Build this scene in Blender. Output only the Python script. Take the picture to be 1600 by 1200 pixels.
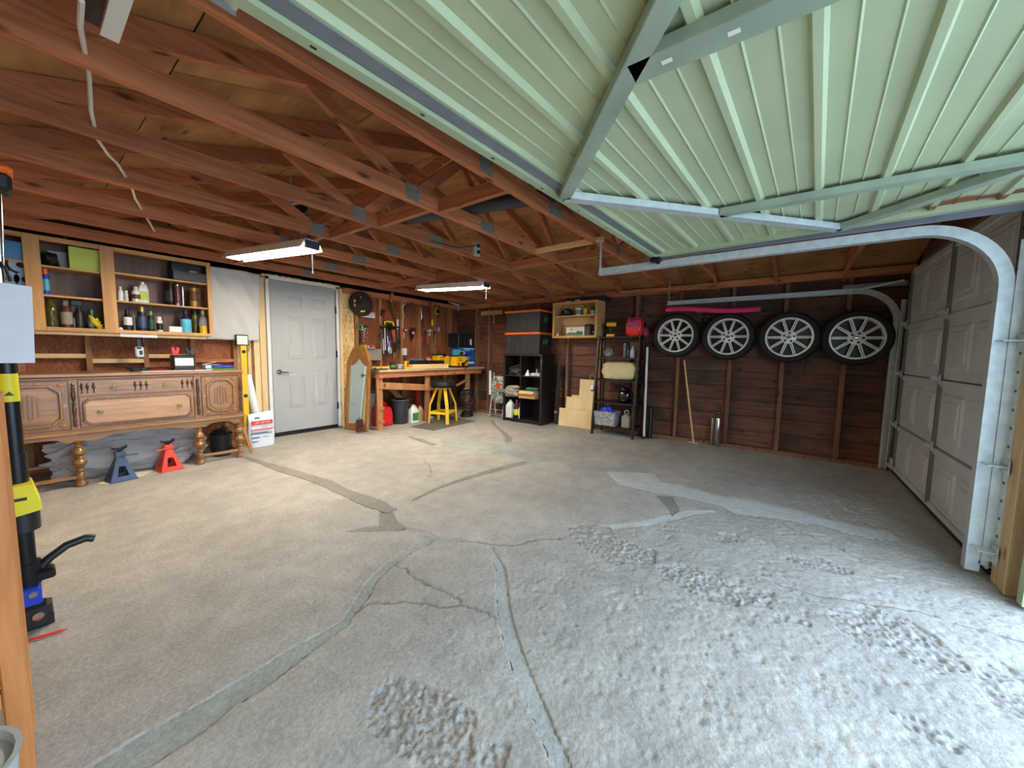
import bpy, math, random
import numpy as np
from mathutils import Vector, Matrix

# ------------------------------------------------------------------ scene, camera, light
for o in list(bpy.data.objects):
    bpy.data.objects.remove(o)
SC = bpy.context.scene
COL = SC.collection
random.seed(7)
PI = math.pi
H = 1.15                       # camera height (m)
FPX = 572.7                    # focal length in pixels of the 1600x1200 frame


def cam_axes(yaw, pitch, roll):
    cy, sy, cp, sp = math.cos(yaw), math.sin(yaw), math.cos(pitch), math.sin(pitch)
    f = Vector((sy * cp, cy * cp, -sp))
    r = Vector((cy, -sy, 0))
    u = r.cross(f)
    cr, sr = math.cos(roll), math.sin(roll)
    return cr * r + sr * u, -sr * r + cr * u, f


AX = cam_axes(math.radians(53.48), math.radians(4.73), math.radians(0.89))
cd = bpy.data.cameras.new('camera')
cd.sensor_fit = 'HORIZONTAL'
cd.sensor_width = 36
cd.lens = FPX / 1600 * 36
cd.clip_start = 0.02
cam = bpy.data.objects.new('camera', cd)
COL.objects.link(cam)
rot = Matrix((AX[0], AX[1], -AX[2])).transposed().to_4x4()
cam.matrix_world = Matrix.Translation((0, 0, H)) @ rot
SC.camera = cam

W = bpy.data.worlds.new('sky')
SC.world = W
W.use_nodes = True
bg = W.node_tree.nodes['Background']
bg.inputs['Color'].default_value = (0.58, 0.78, 1.0, 1)
bg.inputs['Strength'].default_value = 2.1
SC.view_settings.view_transform = 'Standard'
SC.view_settings.look = 'None'
SC.view_settings.gamma = 1
SC.view_settings.use_curve_mapping = False
SC.view_settings.exposure = 2.05
LED_STRENGTH = 35.5


# ------------------------------------------------------------------ pixel -> place helpers
def ray(x, y):
    return AX[0] * ((x - 800) / FPX) - AX[1] * ((y - 600) / FPX) + AX[2]


def FL(x, y, z=0.0):
    d = ray(x, y)
    return Vector((0, 0, H)) + d * ((z - H) / d.z)


def WY(x, y, Y):
    d = ray(x, y)
    return Vector((0, 0, H)) + d * (Y / d.y)


def WX(x, y, X):
    d = ray(x, y)
    return Vector((0, 0, H)) + d * (X / d.x)


# ------------------------------------------------------------------ mesh builder
class MB:
    def __init__(s):
        s.v, s.f, s.m, s.cur = [], [], [], 0

    def add(s, vs, fs):
        o = len(s.v)
        s.v += [tuple(v) for v in vs]
        s.f += [tuple(i + o for i in f) for f in fs]
        s.m += [s.cur] * len(fs)
        return s

    def mat(s, i):
        s.cur = i
        return s

    def box(s, x0, y0, z0, x1, y1, z1):
        if x0 > x1: x0, x1 = x1, x0
        if y0 > y1: y0, y1 = y1, y0
        if z0 > z1: z0, z1 = z1, z0
        return s.add([(x0, y0, z0), (x1, y0, z0), (x1, y1, z0), (x0, y1, z0), (x0, y0, z1), (x1, y0, z1), (x1, y1, z1), (x0, y1, z1)],
                     [(0, 3, 2, 1), (4, 5, 6, 7), (0, 1, 5, 4), (1, 2, 6, 5), (2, 3, 7, 6), (3, 0, 4, 7)])

    def cbox(s, x0, y0, z0, x1, y1, z1, c=0.005):
        if x0 > x1: x0, x1 = x1, x0
        if y0 > y1: y0, y1 = y1, y0
        if z0 > z1: z0, z1 = z1, z0
        c = min(c, (x1 - x0) * .45, (y1 - y0) * .45, (z1 - z0) * .45)
        X, Y, Z = (x0, x1), (y0, y1), (z0, z1)
        vs, idx = [], {}
        for i in (0, 1):
            for j in (0, 1):
                for k in (0, 1):
                    sx, sy, sz = (c if i == 0 else -c), (c if j == 0 else -c), (c if k == 0 else -c)
                    for a, p in enumerate(((X[i], Y[j] + sy, Z[k] + sz), (X[i] + sx, Y[j], Z[k] + sz), (X[i] + sx, Y[j] + sy, Z[k]))):
                        idx[(i, j, k, a)] = len(vs)
                        vs.append(p)
        fs = []

        def face(ks):
            f = [idx[k] for k in ks]
            a, b, c_ = Vector(vs[f[0]]), Vector(vs[f[1]]), Vector(vs[f[2]])
            n = (b - a).cross(c_ - a)
            cen = sum((Vector(vs[i]) for i in f), Vector()) / len(f)
            mid = Vector(((x0 + x1) / 2, (y0 + y1) / 2, (z0 + z1) / 2))
            fs.append(tuple(f) if n.dot(cen - mid) > 0 else tuple(reversed(f)))
        for e in (0, 1):
            face([(e, 0, 0, 0), (e, 1, 0, 0), (e, 1, 1, 0), (e, 0, 1, 0)])
            face([(0, e, 0, 1), (1, e, 0, 1), (1, e, 1, 1), (0, e, 1, 1)])
            face([(0, 0, e, 2), (1, 0, e, 2), (1, 1, e, 2), (0, 1, e, 2)])
        for p in (0, 1):
            for q in (0, 1):
                face([(p, q, 0, 0), (p, q, 1, 0), (p, q, 1, 1), (p, q, 0, 1)])
                face([(p, 0, q, 0), (p, 1, q, 0), (p, 1, q, 2), (p, 0, q, 2)])
                face([(0, p, q, 1), (1, p, q, 1), (1, p, q, 2), (0, p, q, 2)])
        for i in (0, 1):
            for j in (0, 1):
                for k in (0, 1):
                    face([(i, j, k, 0), (i, j, k, 1), (i, j, k, 2)])
        return s.add(vs, fs)

    def xf(s, start, M):
        for i in range(start, len(s.v)):
            s.v[i] = tuple(M @ Vector(s.v[i]))
        return s

    def beam(s, p0, p1, w, h, up=(0, 0, 1), c=0.0):
        """bar from p0 to p1 (centre line); h along 'up', w across"""
        p0, p1 = Vector(p0), Vector(p1)
        d = (p1 - p0)
        L = d.length
        d.normalize()
        up = Vector(up)
        sx = d.cross(up)
        if sx.length < 1e-4:
            sx = d.cross(Vector((1, 0, 0)))
        sx.normalize()
        uz = sx.cross(d)
        M = Matrix((d, -sx, uz)).transposed().to_4x4()
        M.translation = p0
        n = len(s.v)
        if c:
            s.cbox(0, -w / 2, -h / 2, L, w / 2, h / 2, c)
        else:
            s.box(0, -w / 2, -h / 2, L, w / 2, h / 2)
        return s.xf(n, M)

    def cyl(s, p0, p1, r0, r1=None, n=12, caps=True):
        r1 = r0 if r1 is None else r1
        p0, p1 = Vector(p0), Vector(p1)
        d = (p1 - p0).normalized()
        a = d.orthogonal().normalized()
        b = d.cross(a)
        vs = []
        for p, r in ((p0, r0), (p1, r1)):
            for i in range(n):
                t = 2 * PI * i / n
                vs.append(p + a * (r * math.cos(t)) + b * (r * math.sin(t)))
        fs = [(i, (i + 1) % n, n + (i + 1) % n, n + i) for i in range(n)]
        if caps:
            fs += [tuple(reversed(range(n))), tuple(range(n, 2 * n))]
        return s.add(vs, fs)

    def lathe(s, prof, cx=0, cy=0, z=0, n=16, M=None):
        """prof: (radius, height) list; axis z"""
        st = len(s.v)
        vs, fs = [], []
        for r, h in prof:
            r = max(r, 1e-4)
            for i in range(n):
                t = 2 * PI * i / n
                vs.append((cx + r * math.cos(t), cy + r * math.sin(t), z + h))
        for k in range(len(prof) - 1):
            for i in range(n):
                j = (i + 1) % n
                fs.append((k * n + i, k * n + j, (k + 1) * n + j, (k + 1) * n + i))
        fs.append(tuple(reversed(range(n))))
        fs.append(tuple(range((len(prof) - 1) * n, len(prof) * n)))
        s.add(vs, fs)
        if M is not None:
            s.xf(st, M)
        return s

    def prism(s, poly, a0, a1, axis='y'):
        """poly in the plane across axis: axis y -> (x,z), axis x -> (y,z), axis z -> (x,y)"""
        n = len(poly)
        def P(p, a):
            return {'y': (p[0], a, p[1]), 'x': (a, p[0], p[1]), 'z': (p[0], p[1], a)}[axis]
        vs = [P(p, a0) for p in poly] + [P(p, a1) for p in poly]
        fs = [(i, (i + 1) % n, n + (i + 1) % n, n + i) for i in range(n)]
        fs += [tuple(reversed(range(n))), tuple(range(n, 2 * n))]
        return s.add(vs, fs)

    def tube(s, pts, r, n=6, closed=False):
        pts = [Vector(p) for p in pts]
        m = len(pts)
        vs, fs = [], []
        prev = None
        for k, p in enumerate(pts):
            if closed:
                d = pts[(k + 1) % m] - pts[k - 1]
            else:
                d = pts[min(k + 1, m - 1)] - pts[max(k - 1, 0)]
            d.normalize()
            if prev is None:
                a = d.orthogonal().normalized()
            else:
                a = (prev - d * prev.dot(d))
                a = a.normalized() if a.length > 1e-5 else d.orthogonal().normalized()
            prev = a
            b = d.cross(a)
            for i in range(n):
                t = 2 * PI * i / n
                vs.append(p + a * (r * math.cos(t)) + b * (r * math.sin(t)))
        rng = m if closed else m - 1
        for k in range(rng):
            k2 = (k + 1) % m
            for i in range(n):
                j = (i + 1) % n
                fs.append((k * n + i, k * n + j, k2 * n + j, k2 * n + i))
        if not closed:
            fs += [tuple(reversed(range(n))), tuple(range((m - 1) * n, m * n))]
        return s.add(vs, fs)

    def ring(s, c, axis, R, r, n=24, k=8):
        c, ax = Vector(c), Vector(axis).normalized()
        a = ax.orthogonal().normalized()
        b = ax.cross(a)
        return s.tube([c + a * (R * math.cos(2 * PI * i / n)) + b * (R * math.sin(2 * PI * i / n)) for i in range(n)], r, k, True)

    def ball(s, c, rx, ry=None, rz=None, n=14, m=9):
        ry = rx if ry is None else ry
        rz = rx if rz is None else rz
        vs, fs = [], []
        for j in range(m + 1):
            ph = PI * j / m
            for i in range(n):
                t = 2 * PI * i / n
                vs.append((c[0] + rx * math.sin(ph) * math.cos(t), c[1] + ry * math.sin(ph) * math.sin(t), c[2] - rz * math.cos(ph)))
        for j in range(m):
            for i in range(n):
                k = (i + 1) % n
                fs.append((j * n + i, j * n + k, (j + 1) * n + k, (j + 1) * n + i))
        return s.add(vs, fs)

    def lump(s, c, rx, ry, rz, amp=.12, seed=0, n=20, m=13, flat=None, power=2.0):
        """noisy rounded-box blob; flat = z below which it is cut flat"""
        from mathutils import noise
        vs, fs = [], []
        for j in range(m + 1):
            ph = PI * j / m
            for i in range(n):
                t = 2 * PI * i / n
                d = Vector((math.sin(ph) * math.cos(t), math.sin(ph) * math.sin(t), -math.cos(ph)))
                q = (abs(d.x) ** power + abs(d.y) ** power + abs(d.z) ** power) ** (-1 / power)
                k = q * (1 + amp * noise.noise(d * 2.3 + Vector((seed, seed * 1.7, 0))) + amp * .5 * noise.noise(d * 6 + Vector((seed, 0, 3))))
                p = Vector((c[0] + rx * d.x * k, c[1] + ry * d.y * k, c[2] + rz * d.z * k))
                if flat is not None:
                    p.z = max(p.z, flat)
                vs.append(p)
        for j in range(m):
            for i in range(n):
                k = (i + 1) % n
                fs.append((j * n + i, j * n + k, (j + 1) * n + k, (j + 1) * n + i))
        return s.add(vs, fs)

    def frustum(s, x0, x1, z0, z1, y0, y1, inset, face=-1):
        """raised panel in the xz plane: base rectangle at y0, inset top at y1"""
        a = [(x0, y0, z0), (x1, y0, z0), (x1, y0, z1), (x0, y0, z1),
             (x0 + inset, y1, z0 + inset), (x1 - inset, y1, z0 + inset), (x1 - inset, y1, z1 - inset), (x0 + inset, y1, z1 - inset)]
        return s.add(a, [(0, 1, 5, 4), (1, 2, 6, 5), (2, 3, 7, 6), (3, 0, 4, 7), (4, 5, 6, 7), (3, 2, 1, 0)])


def mesh_of(name, mb, mat, smooth=False):
    me = bpy.data.meshes.new(name)
    me.from_pydata(mb.v, [], mb.f)
    mats = mat if isinstance(mat, (list, tuple)) else [mat]
    for m in mats:
        me.materials.append(m)
    if len(mats) > 1:
        me.polygons.foreach_set('material_index', mb.m)
    if smooth:
        me.polygons.foreach_set('use_smooth', [True] * len(me.polygons))
        me.set_sharp_from_angle(angle=math.radians(38))
    me.update()
    return me


def link(name, data, parent=None, loc=None, rotz=0):
    o = bpy.data.objects.new(name, data)
    COL.objects.link(o)
    if parent is not None:
        o.parent = parent
    if loc is not None:
        o.location = loc
    if rotz:
        o.rotation_euler = (0, 0, rotz)
    return o


def part(name, mb, mat, parent=None, smooth=False, label=None):
    o = link(name, mesh_of(name, mb, mat, smooth), parent)
    if label:
        o['label'] = label
    return o


def tag(o, label, cat, group=None):
    o['label'] = label
    o['category'] = cat
    if group:
        o['group'] = group
    return o


def thing(name, label, cat, loc=(0, 0, 0), rotz=0, group=None):
    return tag(link(name, None, None, loc, rotz), label, cat, group)


def solo(name, label, cat, mb, mat, loc=(0, 0, 0), rotz=0, smooth=False, group=None):
    o = link(name, mesh_of(name, mb, mat, smooth), None, loc, rotz)
    return tag(o, label, cat, group)


def struct(name, mb=None, mat=None, label=None):
    o = link(name, mesh_of(name, mb, mat) if mb else None)
    o['kind'] = 'structure'
    if label:
        o['label'] = label
    return o


def text_part(name, s, size, mat, parent, loc, rot, thick=0.0006, squeeze=1.0):
    cu = bpy.data.curves.new('txt', 'FONT')
    cu.body = s
    cu.size = size
    cu.extrude = thick
    cu.align_x = 'CENTER'
    cu.align_y = 'CENTER'
    cu.space_character = 1.05
    tmp = bpy.data.objects.new('txt', cu)
    COL.objects.link(tmp)
    dg = bpy.context.evaluated_depsgraph_get()
    me = bpy.data.meshes.new_from_object(tmp.evaluated_get(dg))
    bpy.data.objects.remove(tmp)
    me.name = name
    me.materials.clear()
    me.materials.append(mat)
    o = link(name, me, parent, loc)
    o.rotation_euler = rot
    o.scale = (squeeze, 1, 1)
    return o


# ------------------------------------------------------------------ materials
def C(r, g, b):
    f = lambda c: (c / 255 / 12.92) if c / 255 <= .04045 else ((c / 255 + .055) / 1.055) ** 2.4
    return (f(r), f(g), f(b), 1)


def nmat(name):
    m = bpy.data.materials.new(name)
    m.use_nodes = True
    nt = m.node_tree
    return m, nt, nt.nodes['Principled BSDF']


def N(nt, t, **kw):
    n = nt.nodes.new(t)
    for k, v in kw.items():
        setattr(n, k, v)
    return n


def ramp(nt, fac, stops):
    r = N(nt, 'ShaderNodeValToRGB')
    e = r.color_ramp.elements
    while len(e) > 1:
        e.remove(e[-1])
    e[0].position, e[0].color = stops[0]
    for p, c in stops[1:]:
        x = e.new(p)
        x.color = c
    nt.links.new(fac, r.inputs[0])
    return r.outputs[0]


def plain(name, col, rough=.5, metal=0.0, var=.12, scale=9, bump=0.0, coat=0.0, spec=.5):
    """paint, plastic, metal: base colour with slight cloudy variation"""
    m, nt, b = nmat(name)
    tc = N(nt, 'ShaderNodeTexCoord')
    nz = N(nt, 'ShaderNodeTexNoise')
    nz.inputs['Scale'].default_value = scale
    nz.inputs['Detail'].default_value = 5
    nt.links.new(tc.outputs['Object'], nz.inputs['Vector'])
    lo = tuple(c * (1 - var) for c in col[:3]) + (1,)
    hi = tuple(min(1, c * (1 + var)) for c in col[:3]) + (1,)
    nt.links.new(ramp(nt, nz.outputs[0], [(.3, lo), (.7, hi)]), b.inputs['Base Color'])
    b.inputs['Roughness'].default_value = rough
    b.inputs['Metallic'].default_value = metal
    b.inputs['Coat Weight'].default_value = coat
    b.inputs['Specular IOR Level'].default_value = spec
    if bump:
        bp = N(nt, 'ShaderNodeBump')
        bp.inputs['Strength'].default_value = bump
        bp.inputs['Distance'].default_value = .01
        nt.links.new(nz.outputs[0], bp.inputs['Height'])
        nt.links.new(bp.outputs[0], b.inputs['Normal'])
    return m


def wood(name, dark, light, axis=0, scale=1.0, rough=.65, knots=True, tint=.25, coat=0.0, stretch=14, dirt=None, bump=.12):
    """grain runs along axis; each piece gets its own shift and tint"""
    m, nt, b = nmat(name)
    tc = N(nt, 'ShaderNodeTexCoord')
    oi = N(nt, 'ShaderNodeObjectInfo')
    add = N(nt, 'ShaderNodeVectorMath', operation='ADD')
    mul = N(nt, 'ShaderNodeMath', operation='MULTIPLY')
    mul.inputs[1].default_value = 37.0
    nt.links.new(oi.outputs['Random'], mul.inputs[0])
    nt.links.new(tc.outputs['Object'], add.inputs[0])
    nt.links.new(mul.outputs[0], add.inputs[1])
    mp = N(nt, 'ShaderNodeMapping')
    sc = [stretch * scale] * 3
    sc[axis] = scale * .9
    mp.inputs['Scale'].default_value = sc
    nt.links.new(add.outputs[0], mp.inputs['Vector'])
    n1 = N(nt, 'ShaderNodeTexNoise')
    n1.inputs['Scale'].default_value = 3.0
    n1.inputs['Detail'].default_value = 7
    n1.inputs['Roughness'].default_value = .62
    n1.inputs['Distortion'].default_value = .5
    nt.links.new(mp.outputs[0], n1.inputs['Vector'])
    mid = tuple((a + c) / 2 for a, c in zip(dark, light))
    col = ramp(nt, n1.outputs[0], [(.28, dark), (.5, mid), (.72, light)])
    if knots:
        mp2 = N(nt, 'ShaderNodeMapping')
        s2 = [9.0] * 3
        s2[axis] = 3.2
        mp2.inputs['Scale'].default_value = s2
        nt.links.new(add.outputs[0], mp2.inputs['Vector'])
        vo = N(nt, 'ShaderNodeTexVoronoi')
        vo.inputs['Scale'].default_value = 1.0
        nt.links.new(mp2.outputs[0], vo.inputs['Vector'])
        kn = ramp(nt, vo.outputs['Distance'], [(.07, (1, 1, 1, 1)), (.17, (0, 0, 0, 1))])
        mx = N(nt, 'ShaderNodeMixRGB')
        mx.inputs[2].default_value = tuple(c * .35 for c in dark[:3]) + (1,)
        nt.links.new(kn, mx.inputs[0])
        nt.links.new(col, mx.inputs[1])
        col = mx.outputs[0]
    if dirt:
        n3 = N(nt, 'ShaderNodeTexNoise')
        n3.inputs['Scale'].default_value = 2.1
        n3.inputs['Detail'].default_value = 6
        nt.links.new(add.outputs[0], n3.inputs['Vector'])
        dm = ramp(nt, n3.outputs[0], [(.45, (0, 0, 0, 1)), (.72, (1, 1, 1, 1))])
        mx = N(nt, 'ShaderNodeMixRGB')
        mx.inputs[2].default_value = dirt
        nt.links.new(dm, mx.inputs[0])
        nt.links.new(col, mx.inputs[1])
        col = mx.outputs[0]
    hs = N(nt, 'ShaderNodeHueSaturation')
    mr = N(nt, 'ShaderNodeMapRange')
    mr.inputs['To Min'].default_value = 1 - tint
    mr.inputs['To Max'].default_value = 1 + tint
    nt.links.new(oi.outputs['Random'], mr.inputs['Value'])
    nt.links.new(mr.outputs[0], hs.inputs['Value'])
    nt.links.new(col, hs.inputs['Color'])
    nt.links.new(hs.outputs[0], b.inputs['Base Color'])
    b.inputs['Roughness'].default_value = rough
    b.inputs['Coat Weight'].default_value = coat
    bp = N(nt, 'ShaderNodeBump')
    bp.inputs['Strength'].default_value = bump
    bp.inputs['Distance'].default_value = .004
    nt.links.new(n1.outputs[0], bp.inputs['Height'])
    nt.links.new(bp.outputs[0], b.inputs['Normal'])
    return m


def osb(name, c1, c2, c3, scale=26, rough=.8):
    """strand board: flakes"""
    m, nt, b = nmat(name)
    tc = N(nt, 'ShaderNodeTexCoord')
    mp = N(nt, 'ShaderNodeMapping')
    mp.inputs['Scale'].default_value = (1.6, 1, .7)
    nt.links.new(tc.outputs['Object'], mp.inputs['Vector'])
    vo = N(nt, 'ShaderNodeTexVoronoi')
    vo.inputs['Scale'].default_value = scale
    nt.links.new(mp.outputs[0], vo.inputs['Vector'])
    nz = N(nt, 'ShaderNodeTexNoise')
    nz.inputs['Scale'].default_value = 3
    nz.inputs['Detail'].default_value = 8
    nt.links.new(tc.outputs['Object'], nz.inputs['Vector'])
    mx = N(nt, 'ShaderNodeMixRGB')
    mx.inputs[0].default_value = .45
    nt.links.new(vo.outputs['Color'], mx.inputs[1])
    nt.links.new(nz.outputs[0], mx.inputs[2])
    bw = N(nt, 'ShaderNodeRGBToBW')
    nt.links.new(mx.outputs[0], bw.inputs[0])
    nt.links.new(ramp(nt, bw.outputs[0], [(.3, c1), (.5, c2), (.68, c3)]), b.inputs['Base Color'])
    b.inputs['Roughness'].default_value = rough
    return m


def glow(name, col, strength):
    m, nt, b = nmat(name)
    b.inputs['Base Color'].default_value = col
    b.inputs['Emission Color'].default_value = col
    b.inputs['Emission Strength'].default_value = strength
    return m


def glass(name, col, rough=.08, trans=.75):
    m, nt, b = nmat(name)
    b.inputs['Base Color'].default_value = col
    b.inputs['Roughness'].default_value = rough
    b.inputs['Transmission Weight'].default_value = trans
    b.inputs['IOR'].default_value = 1.4
    return m


K = {}
K['truss'] = wood('truss_lumber', C(146, 80, 50), C(202, 128, 86), 0, .9, .75, tint=.22)
K['truss_y'] = wood('blocking_lumber', C(140, 80, 50), C(192, 122, 82), 1, .9, .75, tint=.2)
K['stud'] = wood('stud_lumber', C(128, 82, 48), C(182, 128, 82), 2, .9, .78, tint=.22)
K['studB'] = wood('old_stud_lumber', C(92, 58, 38), C(142, 98, 68), 2, .9, .8, tint=.2)
K['plankB'] = wood('siding_plank', C(74, 42, 30), C(126, 80, 56), 1, .8, .75, tint=.3, dirt=C(52, 36, 32))
K['new'] = wood('fresh_pine', C(212, 176, 122), C(238, 208, 160), 2, .9, .6, tint=.08)
K['post'] = wood('weathered_pine', C(168, 138, 98), C(198, 170, 128), 2, .9, .65, tint=.05)
K['newx'] = wood('fresh_pine_x', C(206, 168, 112), C(236, 206, 156), 0, .9, .6, tint=.08)
K['newy'] = wood('fresh_pine_y', C(196, 150, 96), C(222, 182, 124), 1, .9, .6, tint=.08)
K['cab'] = wood('cabinet_maple', C(176, 124, 66), C(206, 156, 92), 0, .8, .5, knots=False, tint=.06)
K['cabz'] = wood('cabinet_maple_z', C(176, 124, 66), C(206, 156, 92), 2, .8, .5, knots=False, tint=.06)
K['cabback'] = wood('cabinet_back_board', C(86, 62, 54), C(122, 94, 82), 2, .8, .6, knots=False, tint=.06)
K['oak'] = wood('sideboard_oak', C(112, 76, 42), C(172, 124, 76), 0, 1.2, .34, knots=False, tint=.06, coat=.25, bump=.06)
K['oakz'] = wood('sideboard_oak_upright', C(100, 66, 36), C(156, 108, 62), 2, 1.2, .34, knots=False, tint=.06, coat=.25, bump=.06)
K['oaklt'] = wood('sideboard_light_panel', C(150, 110, 74), C(200, 156, 114), 0, 1.2, .36, knots=False, tint=.04, coat=.2, bump=.05)
K['oakdk'] = wood('sideboard_dark_turning', C(52, 28, 14), C(96, 56, 28), 2, 1.2, .28, knots=False, tint=.06, coat=.3, bump=.05)
K['bench'] = wood('bench_top_board', C(150, 120, 86), C(200, 172, 132), 0, .8, .7, tint=.08)
K['ladder'] = wood('orange_pine', C(178, 104, 50), C(214, 140, 78), 2, .9, .6, tint=.06)
K['ply'] = wood('plywood_light', C(206, 176, 128), C(226, 200, 156), 2, .5, .6, knots=False, tint=.06, stretch=6)
K['mirror_frame'] = wood('mirror_frame_wood', C(122, 78, 30), C(164, 112, 52), 2, 1, .45, knots=False, tint=.05, bump=.4)
K['darkbrown'] = wood('espresso_laminate', C(24, 17, 15), C(36, 27, 24), 2, 1, .45, knots=False, tint=.05, bump=.04)
K['osb'] = osb('osb_new', C(188, 150, 92), C(216, 182, 122), C(232, 204, 150))
K['osb_old'] = osb('osb_old', C(130, 72, 44), C(148, 85, 52), C(166, 100, 62), 62)
K['sheath_a'] = wood('wall_plywood_red', C(116, 58, 32), C(158, 88, 50), 2, .5, .75, knots=False, tint=.12, stretch=5, dirt=C(92, 48, 32))
K['roof'] = wood('roof_plywood', C(150, 100, 58), C(198, 146, 94), 1, .6, .8, tint=.15, stretch=4, dirt=C(128, 82, 48))
K['galv'] = plain('galvanized', C(190, 198, 200), .42, .25, .12, 25)
K['galv_dk'] = plain('galvanized_dark', C(126, 128, 140), .5, .3, .1, 12)
K['gusset'] = plain('gusset_plate', C(128, 126, 118), .55, .2, .2, 60, .3)
K['green'] = plain('green_door_paint', C(174, 186, 152), .5, 0, .07, 2.5)
K['green_lt'] = plain('green_frame_paint', C(162, 175, 142), .5, 0, .08, 4)
K['green_dk'] = plain('green_brace_steel', C(150, 164, 148), .5, .1, .16, 6)
K['sect'] = plain('sectional_door_paint', C(190, 193, 197), .55, 0, .06, 5)
K['sect_st'] = plain('sectional_stile_steel', C(116, 115, 114), .5, .1, .1, 8)
K['door'] = plain('grey_door_paint', C(172, 174, 174), .42, 0, .03, 3)
K['black'] = plain('black_plastic', C(22, 22, 24), .45, 0, .2)
K['blackm'] = plain('black_metal', C(26, 27, 30), .35, .4, .2)
K['rubber'] = plain('rubber', C(20, 20, 21), .75, 0, .2, 30)
K['dgrey'] = plain('dark_grey_plastic', C(52, 55, 60), .5, 0, .15)
K['grey'] = plain('grey_plastic', C(120, 122, 124), .5)
K['lgrey'] = plain('light_grey', C(176, 178, 178), .5)
K['white'] = plain('white_plastic', C(226, 226, 222), .45, 0, .04)
K['paper'] = plain('white_paper', C(226, 230, 236), .8, 0, .03)
K['chrome'] = plain('chrome', C(196, 198, 200), .16, 1.0, .04)
K['alloy'] = plain('alloy_rim', C(222, 222, 220), .34, .15, .06)
K['alloy_dk'] = plain('alloy_dark', C(92, 92, 94), .45, .5, .1)
K['yellow'] = plain('tool_yellow', C(240, 182, 24), .42, 0, .05)
K['yellow2'] = plain('lemon_yellow', C(232, 212, 30), .5, 0, .06)
K['lime'] = plain('lime_paper', C(188, 206, 86), .6, 0, .04)
K['orange'] = plain('orange_plastic', C(238, 108, 28), .45, 0, .05)
K['red'] = plain('red_plastic', C(222, 38, 34), .42, 0, .06)
K['redp'] = plain('red_paint', C(226, 62, 40), .42, 0, .06)
K['bluep'] = plain('slate_blue_paint', C(66, 82, 112), .45, .1, .08)
K['blue'] = plain('blue_plastic', C(30, 62, 176), .42, 0, .08)
K['navy'] = plain('navy_plastic', C(22, 26, 74), .45)
K['cyan'] = plain('cyan_print', C(82, 180, 206), .4, 0, .15, 40)
K['bluebox'] = plain('blue_carton', C(26, 94, 152), .5, 0, .12, 12)
K['paleblue'] = plain('pale_blue_paper', C(140, 172, 200), .8, 0, .06)
K['skyblue'] = plain('blue_towel_paper', C(84, 142, 190), .85, 0, .06)
K['pink'] = plain('pink_foam', C(214, 44, 112), .7, 0, .06)
K['kraft'] = plain('kraft_card', C(190, 150, 98), .8, 0, .06)
K['beige'] = plain('beige_canvas', C(196, 182, 138), .85, 0, .08, 6, .3)
K['greige'] = plain('grey_canvas', C(146, 136, 120), .9, 0, .1, 8, .3)
K['maroon'] = plain('maroon_liquid', C(88, 26, 34), .35)
K['greenp'] = plain('green_plastic', C(58, 128, 62), .45, 0, .1)
K['greendk'] = plain('dark_green_plastic', C(30, 74, 52), .45, 0, .1)
K['gold'] = plain('gold_metal', C(186, 146, 72), .35, .7, .1)
K['brown'] = plain('brown_plastic', C(92, 54, 30), .5, 0, .12)
K['brass'] = plain('old_brass', C(178, 158, 108), .35, .7, .15, 30)
K['copper'] = plain('boss_wood', C(176, 122, 76), .35, 0, .1)
K['rust'] = plain('rusty_iron', C(52, 36, 28), .75, .3, .35, 14, .4)
K['handle'] = plain('tool_handle_wood', C(166, 112, 62), .55, 0, .12)
K['cloth'] = plain('white_sheet', C(208, 206, 202), .85, 0, .04, 3)
K['mirror'] = plain('mirror_glass', C(214, 226, 222), .04, 1.0, .0)
K['amber'] = glass('amber_glass', C(120, 108, 46), .1, .6)
K['clear'] = glass('clear_plastic', C(226, 230, 232), .12, .85)
K['oil'] = plain('yellow_oil', C(206, 158, 20), .3, 0, .05)
K['foamy'] = plain('spray_foam', C(226, 212, 170), .85, 0, .06, 20, .5)
K['led'] = glow('led_tube_lit', (1.0, .94, .80, 1), LED_STRENGTH)
K['mat'] = plain('grey_mat', C(92, 88, 80), .85, 0, .12, 60, .4)
K['magenta'] = plain('magenta_print', C(170, 46, 92), .5)
K['camo'] = osb('leaf_print_fabric', C(52, 70, 52), C(150, 160, 142), C(196, 204, 190), 60, .9)
K['damask'] = osb('grey_damask_fabric', C(120, 114, 118), C(136, 130, 134), C(190, 188, 190), 70, .9)

# ================================================================== THE ROOM
XL, XB, XBS = -0.40, 5.46, 5.37        # left wall, right wall sheathing and stud face
YB, YBS, YF = 5.47, 5.38, -0.95        # back wall sheathing and stud face, front wall
ZC = 2.10                              # underside of the truss chords
XRG = 2.52                             # ridge line


def zr(x):                             # underside of the rafters
    return 2.14 + .325 * (x if x < XRG else 2 * XRG - x)


# ------------------------------------------------------------------ floor
def vnoise(x, y, seed=0):
    xi, yi = np.floor(x).astype(np.int64), np.floor(y).astype(np.int64)
    xf, yf = x - xi, y - yi

    def h(a, b):
        n = (a * 374761393 + b * 668265263 + seed * 1442695) & 0x7fffffff
        n = ((n ^ (n >> 13)) * 1274126177) & 0x7fffffff
        return ((n ^ (n >> 16)) & 0xffff) / 65535.0
    u, v = xf * xf * (3 - 2 * xf), yf * yf * (3 - 2 * yf)
    return (h(xi, yi) * (1 - u) + h(xi + 1, yi) * u) * (1 - v) + (h(xi, yi + 1) * (1 - u) + h(xi + 1, yi + 1) * u) * v


def fbm(x, y, f, octv=4, seed=0):
    s, a, t = 0, 1, 0
    for i in range(octv):
        s = s + a * vnoise(x * f * 2 ** i, y * f * 2 ** i, seed + i)
        t += a
        a *= .5
    return s / t


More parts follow.
